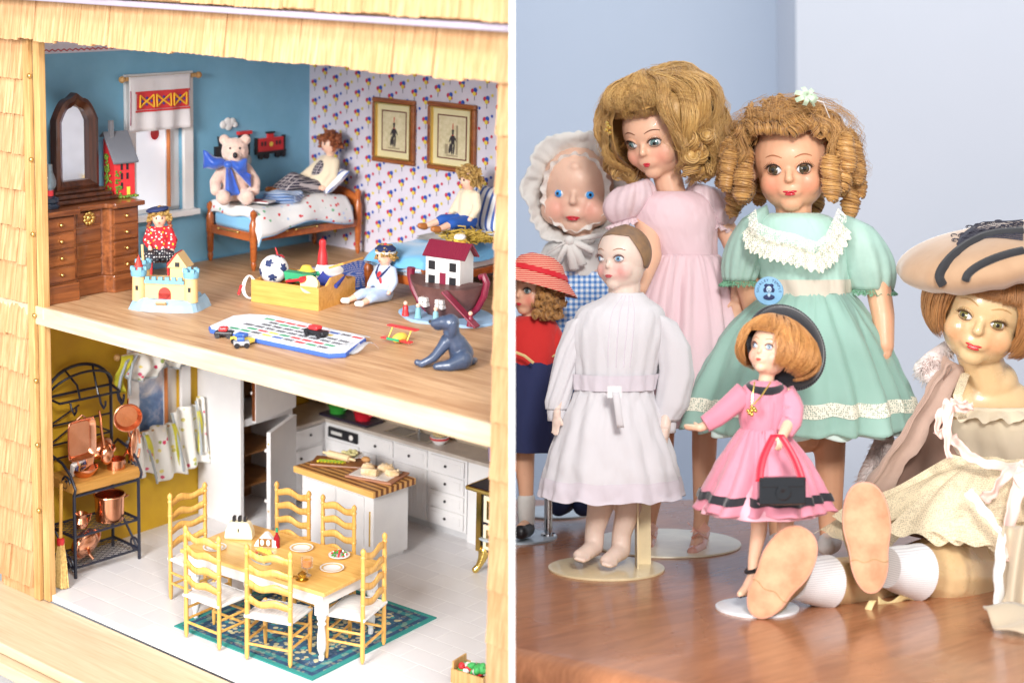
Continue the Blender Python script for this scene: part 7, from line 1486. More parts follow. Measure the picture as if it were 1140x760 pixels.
garment(d, 'white_blouse', [(648, 264, 22, .8), (649, 272, 40, .75), (648, 288, 44, .75), (645, 306, 42, .8)], mBon, 8, (.01, .05), 33)
t = NT('blue_gingham'); v = t.co(); sx = t.n('ShaderNodeSeparateXYZ'); t.L.new(v, sx.inputs[0]); fx = t.math('GREATER_THAN', t.math('SINE', t.math('MULTIPLY', sx.outputs[0], 1150)), 0); fz = t.math('GREATER_THAN', t.math('SINE', t.math('MULTIPLY', sx.outputs[2], 1150)), 0)
t.col(t.ramp(t.math('MULTIPLY', t.math('ADD', fx, fz), .5), [(0, srgb(236, 242, 250)), (.3, srgb(150, 188, 232)), (.8, srgb(74, 126, 200))], 'CONSTANT')); t.set(Roughness=.85); mGing = t.mat
garment(d, 'gingham_skirt', [(645, 302, 42, .8), (642, 315, 45, .8), (638, 350, 48, .8), (636, 400, 52, .8), (636, 440, 54, .8)], mGing, 15, (.03, .09), 36)
for q in (-1, 1): garment(d, 'white_sleeve', [(650+q*32, 278, 13, .9), (650+q*40, 300, 17, .9), (650+q*43, 325, 15, .9)], mBon, 7, (.02, .06), 39)
for x in (628, 655): b = MB(); blob(b, [P(x, 558, 0), P(x-6, 563, -.035)], [13*s, 11*s]); d.add('shoe', b, mNavy)
stand('doll_stand', 'pale blue enamel doll stand base at the back left, under the dark shoes', T(617, 571), 41*T(617, 571).y/FP, M('pale_blue_enamel', srgb(206, 220, 230), rough=.3, bump=.02, coat=.3))
# ---------------- cloth doll ----------------
d = Doll('doll', 'old cloth doll with a painted face and brown hair, in a belted white cotton coat-dress', 'doll', T(675, 626) + V((0, 0, .003)), 1.425); s = d.sc; P = d.P
b = MB(); F = headframe(P(693, 290, 0), 29.5*s, math.radians(38), math.radians(-2), math.radians(0)); head(b, F, nose=.09, ears=False, slim=.98)
blob(b, [F @ V((0, .15, -.75)), P(695, 335, 0)], [18*s, 18*s]); blob(b, [P(690, 350, 0), P(684, 435, 0), P(682, 520, 0)], [24*s, 26*s, 26*s])
blob(b, [P(726, 358, 0), P(745, 400, 0), P(742, 460, -.004), P(739, 484, -.010)], [9*s, 9*s, 7*s, 6.5*s]); hand(b, P(739, 484, -.014), V((-.12, -.1, -1)), V((-.8, -.5, 0)), 31*s, curl=.12, spread=.03)
blob(b, [P(654, 356, 0), P(632, 400, 0), P(621, 452, -.004)], [9*s, 8*s, 6.5*s]); hand(b, P(620, 462, -.012), V((-.1, 0, -1)), V((.8, -.5, 0)), 26*s, curl=.2)
for x, xa, ya, xt, yt in ((668, 660, 602, 644, 618), (700, 690, 606, 674, 624)):
    blob(b, [P(x+2, 520, 0), P(x, 565, 0), P(xa+2, ya-12, .002), P(xa+1, ya+6, 0)], [17*s, 14.5*s, 11*s, 11*s]); blob(b, [P(xa+1, ya+6, 0), P(xa-6, ya+12, -.012), P(xt, yt, -.022)], [11*s, 9*s, 6.5*s])
    for k in range(4): blob(b, [P(xt+3+k*2.6, yt+1+k*.6, -.020), P(xt-3+k*2.8, yt+3.4+k*.8, -.029)], [3.4*s, 2.6*s])
d.add('body', b, dskin('painted_cloth_skin', srgb(232, 208, 194), srgb(224, 150, 144), d, F, r=.50, rough=.5), remesh=.0012, rsm=8)
mBr = M('painted_brown_hair', srgb(150, 116, 84), srgb(110, 90, 76), .5, scale=60, bump=.15)
b = MB(); 
def cap(u_, v):
    ph = -PI+2*PI*u_; fr = .86+.10*abs(ph) if abs(ph) < .8 else .94+(abs(ph)-.8)*1.5; th = .02+min(fr, 2.1)*v; R_ = 1.035+.02*math.sin(ph*2); return F @ V((R_*math.sin(th)*math.sin(ph)*1.0, -R_*math.sin(th)*math.cos(ph)*1.06+.13, R_*1.04*math.cos(th)+.28))
b.grid(cap, 60, 20); d.add('painted_hair', b, mBr, auto=False, solid=.0005)
skin_w = M('cloth_lip', srgb(200, 90, 96), rough=.5, bump=0)
face(d, F, ex=.40, ez=.05, ew=.18, eh=.115, ri=.10, irm=iris('iris_painted_blue', (.12, .3, .5), (.3, .5, .7)), gaze=(-.02, 0), brow=flat('brow_pale', srgb(176, 130, 104)), lipz=-.60, lipw=.15, lash=True, lipm=skin_w, lashm=flat('thin_line', srgb(120, 84, 80)), oy=-.02)
mWC = cloth('white_lawn', (.80, .785, .815), (.72, .70, .74), scale=10, weave=1300, trans=.1, bump=.3); mWC2 = cloth('lavender_hem', (.72, .665, .73), (.66, .61, .675), scale=10, weave=1300, bump=.3)
bod, RB_ = garment(d, 'coat_bodice', [(697, 326, 18, .9), (695, 334, 28, .72), (691, 346, 47, .64), (688, 372, 51, .7), (686, 405, 46, .74), (684, 434, 42, .78)], mWC, 16, (.0, .05), 43, rows=26, crumple=.03)
sk_, RS = garment(d, 'coat_skirt', [(684, 430, 42, .78), (683, 445, 46, .8), (681, 480, 60, .8), (681, 520, 73, .8), (681, 551, 80, .8)], mWC, 12, (.02, .08), 46, hemwave=2.5, pw=.8, gather=.02, crumple=.03)
d.add('hem_band', band(RS, 24.5, 29.9, .0012), mWC2, sk_)
for q0 in (-.10, -.02, .06, .14):
    b = MB(); i0 = int(170*(.75+q0*.35)) % 170
    for R_, n0 in ((RB_, 2),): b.tube([row[i0]+V((0, -.0006, 0)) for row in R_[n0:22]], .00065, 5)
    d.add('pin_tuck', b, mWC2)
d.add('belt', band(RB_, 22.4, 25.6, .0032), mWC2); b = MB(); bq = P(684, 436, -.052)
b.box(bq.x-.006, bq.x+.006, bq.y-.001, bq.y+.0005, bq.z-.005, bq.z+.005); d.add('buckle', b, mPorc); d.add('belt_tail', MB().grid(lambda u_, v: bq+V((.001+(u_-.5)*.006+.004*v, -.0012-.002*math.sin(v*3), -.030*v)), 4, 10), mWC, solid=.0008)
for q, pts_, ws in ((1, [(716, 340), (734, 352), (748, 380), (753, 415), (748, 450), (742, 468)], [13, 19, 20, 19, 17, 12]), (-1, [(668, 342), (650, 352), (636, 385), (627, 420), (621, 445), (620, 455)], [13, 18, 16, 14, 13, 11])):
    b = MB(); fo = folds(8, 60+q); R_ = []
    for a in range(26):
        t = a/25*5; i = min(4, int(t)); f_ = t-i; cx = pts_[i][0]*(1-f_)+pts_[i+1][0]*f_; cy = pts_[i][1]*(1-f_)+pts_[i+1][1]*f_; w = ws[i]*(1-f_)+ws[i+1]*f_
        R_.append([P(cx, cy, 0)+V((w*s*(1+.07*fo(th+a*.05))*math.cos(th), w*.85*s*(1+.07*fo(th+a*.05))*math.sin(th), -q*.5*w*s*math.cos(th)*(1-a/25))) for th in [2*PI*k/80 for k in range(80)]])
    b.loft(R_, True, False); d.add('sleeve', b, mWC, auto=False, solid=-.0008)
    b = MB(); cx, cy = pts_[-1]; b.loft([[P(cx, cy-2+k*5, 0)+V(((10.5+.6*(k == 1))*s*math.cos(th), 9.5*s*math.sin(th), 0)) for th in [2*PI*j/30 for j in range(30)]] for k in range(4)], True, False); d.add('cuff', b, mWC, solid=.0008)
mTan = M('tan_enamel', srgb(232, 214, 174), rough=.3, bump=.02, coat=.3)
stand('doll_stand', 'round tan metal doll stand base with a wide flat upright, under the cloth doll', T(675, 633), 64.5*T(675, 633).y/FP, mTan, MB().box(.026, .040, .010, .014, .0015, .13).box(.0262, .0275, -.012, .011, .0015, .07), mTan)
# ---------------- red hat doll (cut by the partition) ----------------
d = Doll('doll', 'small curly-haired doll in a red straw hat, red blouse and navy skirt', 'doll', T(586, 597) + V((0, 0, .003)), 1.56); s = d.sc; P = d.P
b = MB(); F = headframe(P(592, 322, 0), 25*s, math.radians(38), math.radians(4), math.radians(4)); head(b, F)
blob(b, [F @ V((0, .1, -.7)), P(592, 356, 0)], [11*s, 12*s]); blob(b, [P(592, 376, 0), P(590, 430, 0)], [17*s, 18*s]); blob(b, [P(612, 375, 0), P(611, 410, 0), P(606, 440, -.015)], [10*s, 8.5*s, 6.5*s]); hand(b, P(606, 440, -.015), V((-.1, 0, -1)), V((-.7, -.6, 0)), 24*s, curl=.3)
for x in (584, 562): blob(b, [P(x+3, 440, 0), P(x, 505, 0), P(x+2, 555, 0), P(x+2, 578, 0)], [15*s, 11.5*s, 8*s, 7*s]); blob(b, [P(x+2, 584, 0), P(x-4, 588, -.02)], [7*s, 6*s])
d.add('body', b, dskin('red_doll_skin', srgb(236, 184, 152), srgb(234, 140, 122), d, F), rsm=9, remesh=.0012)
face(d, F, ex=.37, ez=.0, ew=.17, eh=.12, ri=.10, irm=iris('iris_greygreen', (0, 0, 0), (0, 0, 0)), brow=flat('brow_auburn', (0, 0, 0)), lipz=-.60, lipw=.14)
mStrawR = stripes('red_straw', srgb(206, 36, 44), srgb(226, 110, 100), 170, 'Z', .35, c3=srgb(236, 190, 160), dist=1)
hf = F @ Matrix.Rotation(.10, 4, 'Y') @ Matrix.Rotation(-.25, 4, 'X')
b = MB(); b.lathe([(.0001, 1.62), (.55, 1.58), (.98, 1.35), (1.22, .95), (1.36, .72), (1.62, .48), (1.95, .16), (1.98, .13), (1.62, .42), (1.33, .66), (1.15, .9), (.9, 1.25), (.0001, 1.5)], (0, 0, 0), 48, None); b.v = [hf @ (v+V((.05, .1, .0))) for v in b.v]; hat = d.add('straw_hat', b, mStrawR, auto=False)
b = MB(); b.lathe([(1.24, .93), (1.38, .72), (1.41, .74), (1.28, .96)], (0, 0, 0), 48); b.v = [hf @ (v+V((.05, .1, .0))) for v in b.v]; d.add('hat_band', b, flat('hat_band_red', srgb(214, 30, 46), .5), hat)
b = MB(); r = random.Random(3); u = 25*s
for k in range(46):
    a = r.uniform(.75, PI) if r.random() < .75 else r.uniform(-PI, -.8); z = r.uniform(-1.15, .35); R_ = 1.12+.28*r.random(); p = F @ V((R_*math.sin(a), -R_*math.cos(a)*.9+.1, z)); coil(b, p, V((r.uniform(-1, 1), r.uniform(-1, 1), r.uniform(-.6, .6))), u*.22, u*.42, 1.8, k)
d.add('curls', b, hairmat('light_brown_curls', srgb(216, 164, 96), srgb(150, 98, 46)), auto=False)
mRedC = cloth('red_cotton', srgb(216, 44, 40), srgb(190, 30, 30)); garment(d, 'blouse', [(592, 352, 14, .8), (593, 360, 26, .7), (593, 380, 29, .75), (592, 405, 27, .8)], mRedC, 8, (.0, .04), 71)
garment(d, 'short_sleeve', [(610, 360, 9, .9), (613, 376, 14, .9), (613, 394, 15, .9)], mRedC, 6, (.0, .05), 73); mBraid = flat('gold_braid', srgb(226, 200, 140), .6)
d.add('sleeve_braid', MB().tube([P(613, 395, 0)+V((15.5*s*math.cos(a), 14*s*math.sin(a), .8*s*math.sin(a*9))) for a in [2*PI*k/60 for k in range(60)]], 1.2*s, 5, closed=True), mBraid)
mNvC = cloth('navy_cotton', srgb(34, 44, 92), srgb(24, 32, 72)); _, RS = garment(d, 'navy_skirt', [(592, 402, 27, .8), (592, 430, 33, .8), (591, 470, 38, .8), (590, 500, 42, .8)], mNvC, 8, (.01, .09), 75)
d.add('bolero_braid', MB().tube([P(574, 392, -.032), P(584, 396, -.034), P(594, 404, -.034)], 1.6*s, 5), mBraid)
for x in (586, 564):
    b = MB(); blob(b, [P(x, 556, 0), P(x, 580, 0)], [10*s, 9*s]); d.add('sock', b, mBon); b = MB(); blob(b, [P(x, 588, 0), P(x-6, 592, -.022)], [9.5*s, 8*s]); d.add('shoe', b, mBlk)
stand('doll_stand', 'small grey-blue doll stand base with a chrome upright, under the red-hatted doll', T(576, 598), 44*T(576, 598).y/FP, M('grey_blue_enamel', srgb(184, 198, 210), rough=.3, bump=.02, coat=.3), MB().tube([V((.0300, .0, .001)), V((.0300, .0, .05))], .0040, 12).lathe([(.008, .0015), (.007, .004), (.004, .005)], (.0300, 0, 0), 14), M('chrome', (.6, .62, .66), rough=.12, metal=1, bump=0))
# ---------------- small doll in the rose dress ----------------
d = Doll('doll', 'small strawberry-blonde doll in a rose pink dress with black trim, one arm held out', 'doll', T(845, 672) + V((0, 0, .003)), 1.285); s = d.sc; P = d.P
b = MB(); F = headframe(P(858, 391, 0), 24*s, math.radians(40), math.radians(-12), math.radians(6)); head(b, F, nose=.10)
blob(b, [F @ V((0, .1, -.7)), P(852, 428, 0)], [8.5*s, 9*s]); blob(b, [P(851, 442, 0), P(849, 475, 0), P(849, 530, 0)], [16*s, 13*s, 18*s])
blob(b, [P(828, 440, 0), P(806, 462, -.01), P(784, 474, -.02), P(779, 476, -.022)], [9*s, 7.5*s, 5*s, 4.6*s]); hand(b, P(779, 476, -.022), V((-1, -.1, .05)), V((-.1, -.5, .8)), 21*s, curl=.15)
blob(b, [P(876, 440, 0), P(882, 464, -.01), P(871, 485, -.03)], [9*s, 8*s, 5.5*s]); hand(b, P(870, 486, -.03), V((-.25, -.35, -.8)), V((-.9, -.3, .2)), 20*s, curl=.6)
for x, xa, ya in ((845, 836, 632), (874, 868, 634)):
    blob(b, [P(x+2, 530, 0), P(x, 590, 0), P(xa+3, 622, 0), P(xa+2, 640, 0)], [13*s, 9.2*s, 6.5*s, 6*s]); blob(b, [P(xa+2, 642, 0), P(xa-5, 655, -.014), P(xa-12, 661, -.024)], [6.5*s, 6*s, 4*s])
d.add('body', b, dskin('rose_doll_skin', srgb(240, 196, 168), srgb(238, 164, 146), d, F), remesh=.00085, rsm=8)
face(d, F, ex=.36, ez=.05, ew=.17, eh=.125, ri=.105, irm=iris('iris_pale_blue', (.2, .32, .45), (.4, .52, .65)), brow=flat('brow_fair', srgb(190, 130, 90)), lipz=-.58, lipw=.13, lipm=flat('coral_lip', srgb(226, 96, 84), .3), lashm=flat('lash_brown', srgb(110, 70, 60)))
mStraw = hairmat('strawberry_blonde', srgb(224, 166, 96), srgb(174, 108, 48))
def Rf(ph, th):
    side = max(0, math.sin(abs(ph)*.9-.35)); bk_ = max(0, ph)/PI
    return 1.2+.30*max(0, math.cos(th))+.14*math.sin(th)+.46*side*math.exp(-((th-1.75)/.75)**2)+.55*bk_*math.exp(-((th-1.7)/.6)**2)
def en(ph): a = abs(ph); return 1.14 if a < .5 else 1.14+(a-.5)/.3*1.1 if a < .8 else 2.24
hairdo(d, F, 'hair', mStraw, Rf, .12, en, 2300, .0115, .10, 4, 23, pts=16, lift=.05)
b = MB(); r = random.Random(5)
for q in range(420):
    ph = r.uniform(-.85, .85); pts = []
    for i in range(9): t = i/8; th = .3+.86*t; R_ = 1.30+.16*(1-t)+.10*math.sin(PI*t)+r.uniform(-.006, .006); pts.append(F @ V((R_*math.sin(th)*math.sin(ph), -R_*math.sin(th)*math.cos(ph)+.10, R_*math.cos(th)+.20)))
    b.tube(pts, [.013*24*s*(1-.4*i/8) for i in range(9)], 4)
d.add('fringe', b, mStraw, auto=False)
hf = headframe(P(890, 386, .014), 24*s, math.radians(60), 0, math.radians(38))
b = MB(); b.lathe([(.0001, .45), (1.3, .42), (1.75, .30), (1.98, .05), (1.98, -.10), (1.7, .08), (.0001, .12)], n=48); HFm = Matrix.Translation(P(876, 386, .022)) @ rotm(math.radians(68), 0, 0) @ rotm(0, math.radians(22), 0) @ Matrix.Scale(24.5*s, 4); b.v = [HFm @ v for v in b.v]; mBlkF = M('black_felt', (.010, .011, .018), rough=.8, bump=.6, bscale=700, sheen=.4)
hat = d.add('hat', b, mBlkF, auto=False); b = MB()
for k in range(90): a = 2*PI*k/90; b.ell(HFm @ V((1.98*math.cos(a), 1.98*math.sin(a), -.04)), (3.2*s, 3.2*s, 2.6*s), None, 6, 5)
d.add('hat_braid', b, mBlkF, hat)
mRose = cloth('rose_taffeta', srgb(232, 152, 170), srgb(214, 124, 148), rough=.5, scale=14, bump=.4)
bod, RB_ = garment(d, 'bodice', [(852, 424, 12, .85), (851, 432, 24, .7), (850, 448, 28, .72), (849, 480, 22, .8)], mRose, 7, (.0, .03), 83, rows=20, crumple=.04)
sk_, RS = garment(d, 'skirt', [(849, 477, 22, .85), (849, 486, 29, .85), (850, 510, 46, .85), (850, 540, 62, .85), (850, 566, 74, .85)], mRose, 16, (.04, .10), 85, hemwave=1.5, pw=.6, gather=.07, crumple=.03)
d.add('black_hem_band', band(RS, 24.0, 26.2, .0024), mBlkF, sk_)
garment(d, 'petticoat', [(849, 490, 20, .85), (850, 540, 54, .85), (850, 570, 68, .85)], cloth('rose_lining', srgb(240, 180, 194)), 9, (.0, .06), 88)
b = MB(); cc_ = P(851, 429, 0); b.tube([cc_+V((17*s*math.cos(a), 14*s*math.sin(a)-.002, -2*s+3*s*math.sin(a))) for a in [2*PI*k/30 for k in range(30)]], 5.2*s, 10, closed=True); d.add('black_collar', b, mBlkF)
for pts_, ws in (([(830, 436), (815, 450), (798, 464), (785, 472)], [12, 11.5, 10, 8.5]), ([(872, 436), (882, 452), (882, 468), (874, 482)], [12, 12, 10.5, 8.5])):
    b = MB(); R_ = []; fo = folds(6, 91)
    for a in range(19):
        t = a/18*3; i = min(2, int(t)); f_ = t-i; c = P(pts_[i][0]*(1-f_)+pts_[i+1][0]*f_, pts_[i][1]*(1-f_)+pts_[i+1][1]*f_, -.020*a/18); dv = (P(*pts_[i+1])-P(*pts_[i])).normalized(); o1 = V((0, 1, 0)); o2 = dv.cross(o1).normalized(); w = (ws[i]*(1-f_)+ws[i+1]*f_)*s
        R_.append([c+(o1*math.sin(th)+o2*math.cos(th))*w*(1+.05*fo(th)) for th in [2*PI*k/60 for k in range(60)]])
    b.loft(R_, True, False); d.add('sleeve', b, mRose, auto=False, solid=-.0006)
b = MB(); b.tube([P(840, 425, -.022), P(838, 440, -.026), P(837, 450, -.026)], .9*s, 5); b.tube([P(858, 425, -.022), P(848, 440, -.027), P(839, 450, -.027)], .9*s, 5); nk = d.add('gold_chain', b, mGold); b = MB(); c = P(837, 457, -.028); [b.ell(c+V((x*s, 0, z*s)), 2.4*s, None, 8, 6) for x, z in ((0, 4), (0, -4), (4, 0), (-4, 0), (0, 0), (2.5, 2.5), (-2.5, -2.5))]; d.add('pendant', b, mGold)
for xa, ya in ((836, 632), (868, 634)):
    b = MB(); b.tube([P(xa+2, 634, 0)+V((7.2*s*math.cos(a), 7.2*s*math.sin(a), 2*s*math.cos(a))) for a in [2*PI*k/16 for k in range(16)]], 2.4*s, 6, closed=True); b.tube([P(xa+3, 648, .004), P(xa-4, 660, -.012), P(xa-12, 664, -.026)], [2.4*s, 2.2*s, 1.5*s], 6, flat=1.6); b.tube([P(xa+4, 646, .006), P(xa+5, 664, .008)], [2.6*s, 1.6*s], 6); d.add('black_sandal', b, mBlk)
stand('doll_stand', 'small white doll stand base at the front, under the rose-dressed doll and the bare soles', T(843, 677), 46*T(843, 677).y/FP, M('white_enamel', srgb(240, 244, 250), rough=.3, bump=.02, coat=.3))
cmr = thing('toy_handbag', 'shiny black toy camera case hanging on a red ribbon from the small doll\'s hand', 'handbag', tuple(P(870, 545, -.066)), math.radians(6), None, MW)
mGB = M('black_patent', (.012, .014, .018), rough=.18, bump=.15, bscale=150, coat=.5)
mesh('case_body', MB().box(-25*s, 25*s, -6*s, 6*s, -15*s, 14*s), mGB, cmr, smooth=False, bevel=.0012); mesh('case_flap', MB().box(-23*s, 23*s, -7.2*s, -6.2*s, 4*s, 13*s), mGB, cmr, smooth=False, bevel=.0006); mesh('lens', MB().lathe([(.0001, 0), (8*s, 0), (8*s, 2*s), (5*s, 2.4*s), (.0001, 1.2*s)], (0, -6*s, -2*s), 24, rotm(PI/2, 0, 0)), mGB, cmr)
b = MB(); mRib = M('red_ribbon', srgb(222, 36, 60), rough=.4, bump=.1)
for x0, x1, dx in ((-3, -25, -4), (3, 21, 3)): b.grid(lambda u_, v, x0=x0, x1=x1, dx=dx: V(((x0+(x1-x0)*v+dx*math.sin(PI*v)+(u_-.5)*8)*s, (-2-4*v+1.5*math.sin(u_*3))*s+.012*(1-v), (56-46*v)*s)), 5, 16)
mesh('ribbon_handle', b, mRib, cmr, solid=.0005)
# ---------------- seated composition doll ----------------
d = Doll('doll', 'large old doll seated with its shoe soles forward, in a cream net dress', 'doll', T(1060, 668) + V((0, 0, 0)), 1.40); s = d.sc; P = d.P
b = MB(); F = headframe(P(1096, 350, 0), 49*s, math.radians(18), math.radians(12), math.radians(18)); head(b, F, nose=.13)
blob(b, [F @ V((0, .1, -.75)), P(1100, 425, .02)], [24*s, 26*s]); blob(b, [P(1104, 452, .03), P(1112, 520, .05), P(1120, 585, .08)], [36*s, 38*s, 52*s]); [blob(b, [P(1104, 446, .03), P(x, y, .03)], [24*s, 18*s]) for x, y in ((1060, 445), (1156, 455))]
b.ell(P(1104, 452, .020), (50*s, 24*s, 34*s), None, 24, 14); b.ell(P(1104, 425, .018), (30*s, 22*s, 26*s), None, 24, 14)
hipR = P(1130, 612, .06); kneeR = T(1092, 668)+V((0, .0, 40*s)); kneeR = P(1085, 640, -.03); ankR = P(1022, 634, -.075)
blob(b, [hipR, kneeR, P(1050, 638, -.065), ankR], [44*s, 39*s, 35*s, 27*s]); hipL = P(1080, 620, .06); blob(b, [hipL, P(1000, 645, -.03), P(960, 650, -.07), P(925, 648, -.10)], [38*s, 33*s, 30*s, 25.5*s])
blob(b, [P(1060, 450, .05), P(1050, 500, .09), P(1046, 560, .10)], [22*s, 18*s, 14*s]); blob(b, [P(1156, 460, .03), P(1175, 520, .03), P(1165, 580, -.02)], [22*s, 18*s, 14*s])
hand(b, P(1044, 572, .10), V((-.1, .1, -.9)), V((.5, -.6, 0)), 44*s); hand(b, P(1163, 585, -.02), V((-.2, -.5, -.6)), V((-.8, 0, .2)), 44*s)
d.add('body', b, dskin('old_composition', srgb(218, 186, 140), srgb(216, 148, 108), d, F, rough=.3, coat=.25), remesh=.0014, rsm=12)
face(d, F, ex=.345, ez=.0, ew=.165, eh=.098, ri=.105, lid=skin('lid_skin3', srgb(204, 170, 124)), irm=iris('iris_olive', (.12, .10, .03), (.30, .27, .10)), gaze=(-.02, 0), brow=flat('brow_tan', srgb(190, 150, 100)), lipz=-.62, lipw=.17, smile=.2, lipm=flat('old_red_lip', srgb(196, 50, 50), .3), lashm=flat('lash_soft', srgb(80, 56, 30)))
b = MB(); y = surf(0, -.63); b.ell(F @ V((0, y+.004, -.625)), (.10, .03, .022), S3(F)); d.add('teeth', b, mPorc)
mAub = hairmat('mohair_auburn', srgb(200, 144, 84), srgb(146, 92, 44))
def Rf(ph, th): return 1.12+.10*math.sin(th)+.22*max(0, math.sin(abs(ph)*.9-.5))*max(0, math.sin(th-.4))
def en(ph): a = abs(ph); return 1.26 if a < .62 else 1.26+(a-.62)/.22*1.05 if a < .84 else 2.31
hairdo(d, F, 'hair', mAub, Rf, .3, en, 2600, .009, .03, 3, 33, pts=14)
b = MB(); r = random.Random(15)
for q in range(800):
    ph = r.uniform(-.85, .85); pts = []; t1 = 1.30+r.uniform(-.07, .03)
    for i in range(9): t = i/8; th = .7+(t1-.7)*t; R_ = 1.17+.06*math.sin(PI*t)+r.uniform(-.006, .006); pts.append(F @ V((R_*math.sin(th)*math.sin(ph+.05*math.sin(i+q)), -R_*math.sin(th)*math.cos(ph)+.10, R_*math.cos(th)+.20)))
    b.tube(pts, [.008*50*s*(1-.6*i/8) for i in range(9)], 3)
d.add('fringe', b, mAub, auto=False)
# beret
mBer = M('tan_velvet', srgb(184, 150, 118), srgb(160, 126, 96), .8, scale=12, bump=.25, bscale=250, sheen=.6)
Hm = Matrix.Translation(P(1114, 293, 0)) @ rotm(math.radians(6), math.radians(-10), 0) @ Matrix.Scale(s*.95, 4); fo = folds(17, 5); f2 = folds(5, 77); R_ = []
pf = [(62, -15), (78, -17), (98, -14), (113, -4), (117, 8), (108, 22), (88, 33), (60, 41), (30, 45), (1, 46)]
for r0, z in pf: R_.append([Hm @ V((r0*(1+(.030 if z < 5 else .006)*fo(th))*math.cos(th)-4, r0*.92*(1+.02*fo(th))*math.sin(th), z+3.0*f2(th)*(r0/110)+(2.2*fo(th) if z < 8 else 0)+.0*r0)) for th in [2*PI*k/140 for k in range(140)]])
b = MB(); b.loft(R_, True, False); brt = d.add('beret', b, mBer, auto=False, sub=1)
from mathutils.bvhtree import BVHTree
bv_ = BVHTree.FromPolygons([tuple(v) for rw in R_ for v in rw], [(a*140+k, a*140+(k+1) % 140, (a+1)*140+(k+1) % 140, (a+1)*140+k) for a in range(len(R_)-1) for k in range(140)])
def bh(px, py, off=1.6):
    dv = W(px, py, 1).normalized(); hit = bv_.ray_cast(V((0, 0, 0)), dv); return (hit[0]-dv*off*s) if hit[0] is not None else None
def brpt(th, t, off=1.5):
    x = t*(len(pf)-1); i = min(int(x), len(pf)-2); f_ = x-i; k = th/(2*PI)*140; k0 = int(k) % 140; p = R_[i][k0].lerp(R_[i+1][k0], f_); c = Hm @ V((0, 0, 10)); return p+(p-c).normalized()*off*s
mBV = M('black_velvet', (.010, .011, .016), rough=.7, bump=.3, sheen=.5)
def cat_(pts, n=40):
    L = len(pts)-1; out = []
    for k in range(n+1):
        t = k/n*L; i = min(int(t), L-1); f_ = t-i; q = [pts[max(0, i-1)], pts[i], pts[i+1], pts[min(L, i+2)]]; out.append(tuple(.5*(2*q[1][c]+(q[2][c]-q[0][c])*f_+(2*q[0][c]-5*q[1][c]+4*q[2][c]-q[3][c])*f_*f_+(-q[0][c]+3*q[1][c]-3*q[2][c]+q[3][c])*f_**3) for c in (0, 1)))
    return out
for w, pts_ in ((5.6, [(1139, 258), (1112, 260), (1090, 266), (1068, 279), (1052, 295), (1046, 308), (1050, 317)]), (4.6, [(1139, 279), (1122, 283), (1104, 289), (1088, 297), (1078, 305), (1075, 312)])):
    path = [p for p in (bh(x, y, 1.0) for x, y in cat_(pts_)) if p is not None]
    if len(path) > 3: d.add('velvet_band', MB().tube(path, w*s, 8, flat=.7), mBV, brt)
b = MB()
for k in range(12):
    y0 = 243+2.0*k; path = [p for p in (bh(x, y, 1.4) for x, y in cat_([(1139, y0+2), (1118-1.5*k, y0-1), (1092-2*k, y0+4+.3*k), (1070-.4*k, 262+.8*k)], 20)) if p is not None]
    if len(path) > 3: b.tube(path, .9*s, 5)
for k in range(46):
    p = bh(1062+77*((k*.618) % 1), 262-14*((k*.618) % 1)+7*math.sin(k*2.1), 1.6)
    if p is not None: b.tube([p+V((3.4*s*math.cos(a_), -.3*s, 1.7*s*math.sin(a_))) for a_ in [q*2*PI/8 for q in range(9)]], .55*s, 4)
d.add('embroidery', b, M('grey_black_braid', srgb(52, 52, 66), rough=.6, bump=.5), brt)
# shoes and socks
mSole = M('worn_sole', srgb(208, 162, 126), srgb(178, 130, 96), .7, scale=45, bump=.5, bscale=160); mSide = M('pale_leather', srgb(188, 162, 118), srgb(160, 134, 92), .55, scale=30, bump=.2)
def shoe(c, M_, L, w):
    out = []
    for k in range(40):
        a = 2*PI*k/40; z = math.sin(a)*L/2; ww = w/2*(1+.16*math.sin(a)-.10*math.cos(2*a)*0)*(1-.14*math.exp(-((z/L+.12)/.14)**2)); out.append((ww*math.copysign(abs(math.cos(a))**.85, math.cos(a)), z))
    b = MB(); b.loft([[M_ @ V((x*k, y, z*k)) for x, z in out] for k, y in ((.90, -.0016), (.99, -.0006), (1.0, .001), (.99, .003))]); so_ = d.add('sole', b, mSole); d.add('sole_edge', MB().tube([M_ @ V((x*1.0, .0005, z*1.0)) for x, z in out], 1.5*s, 6, closed=True), flat('worn_rose_edge', srgb(206, 150, 124)), so_) ; d.add('heel_seam', MB().tube([M_ @ V((w/2*.82*q/6, -.0019, -L*.21+.0012*math.sin(q))) for q in range(-6, 7)], .45*s, 5), mSide, so_)
    b = MB(); dd = L*.42
    b.loft([[M_ @ V((x*(1.02-.10*t+.06*math.sin(PI*t)), .003+dd*t*(1.0 if z < 0 else (1-.35*z/L)), z*(1.02-.30*t)-L*.10*t)) for x, z in out] for t in [0, .12, .3, .5, .7, .85, 1]]); d.add('shoe', b, mSide)
def shoeM(p, yaw, pitch, roll): return Matrix.Translation(p) @ rotm(0, 0, -yaw) @ rotm(-pitch, 0, 0) @ rotm(0, roll, 0)
shoe(0, shoeM(P(966, 598, -.135), math.radians(8), math.radians(8), math.radians(-3)), 116*s*.92, 50*s*.90)
shoe(0, shoeM(P(869, 637, -.155), math.radians(14), math.radians(16), math.radians(30)), 108*s*.90, 54*s*.88)
mSock = stripes('ribbed_sock', (.80, .79, .80), (.62, .60, .62), 190, 'Z', .6)
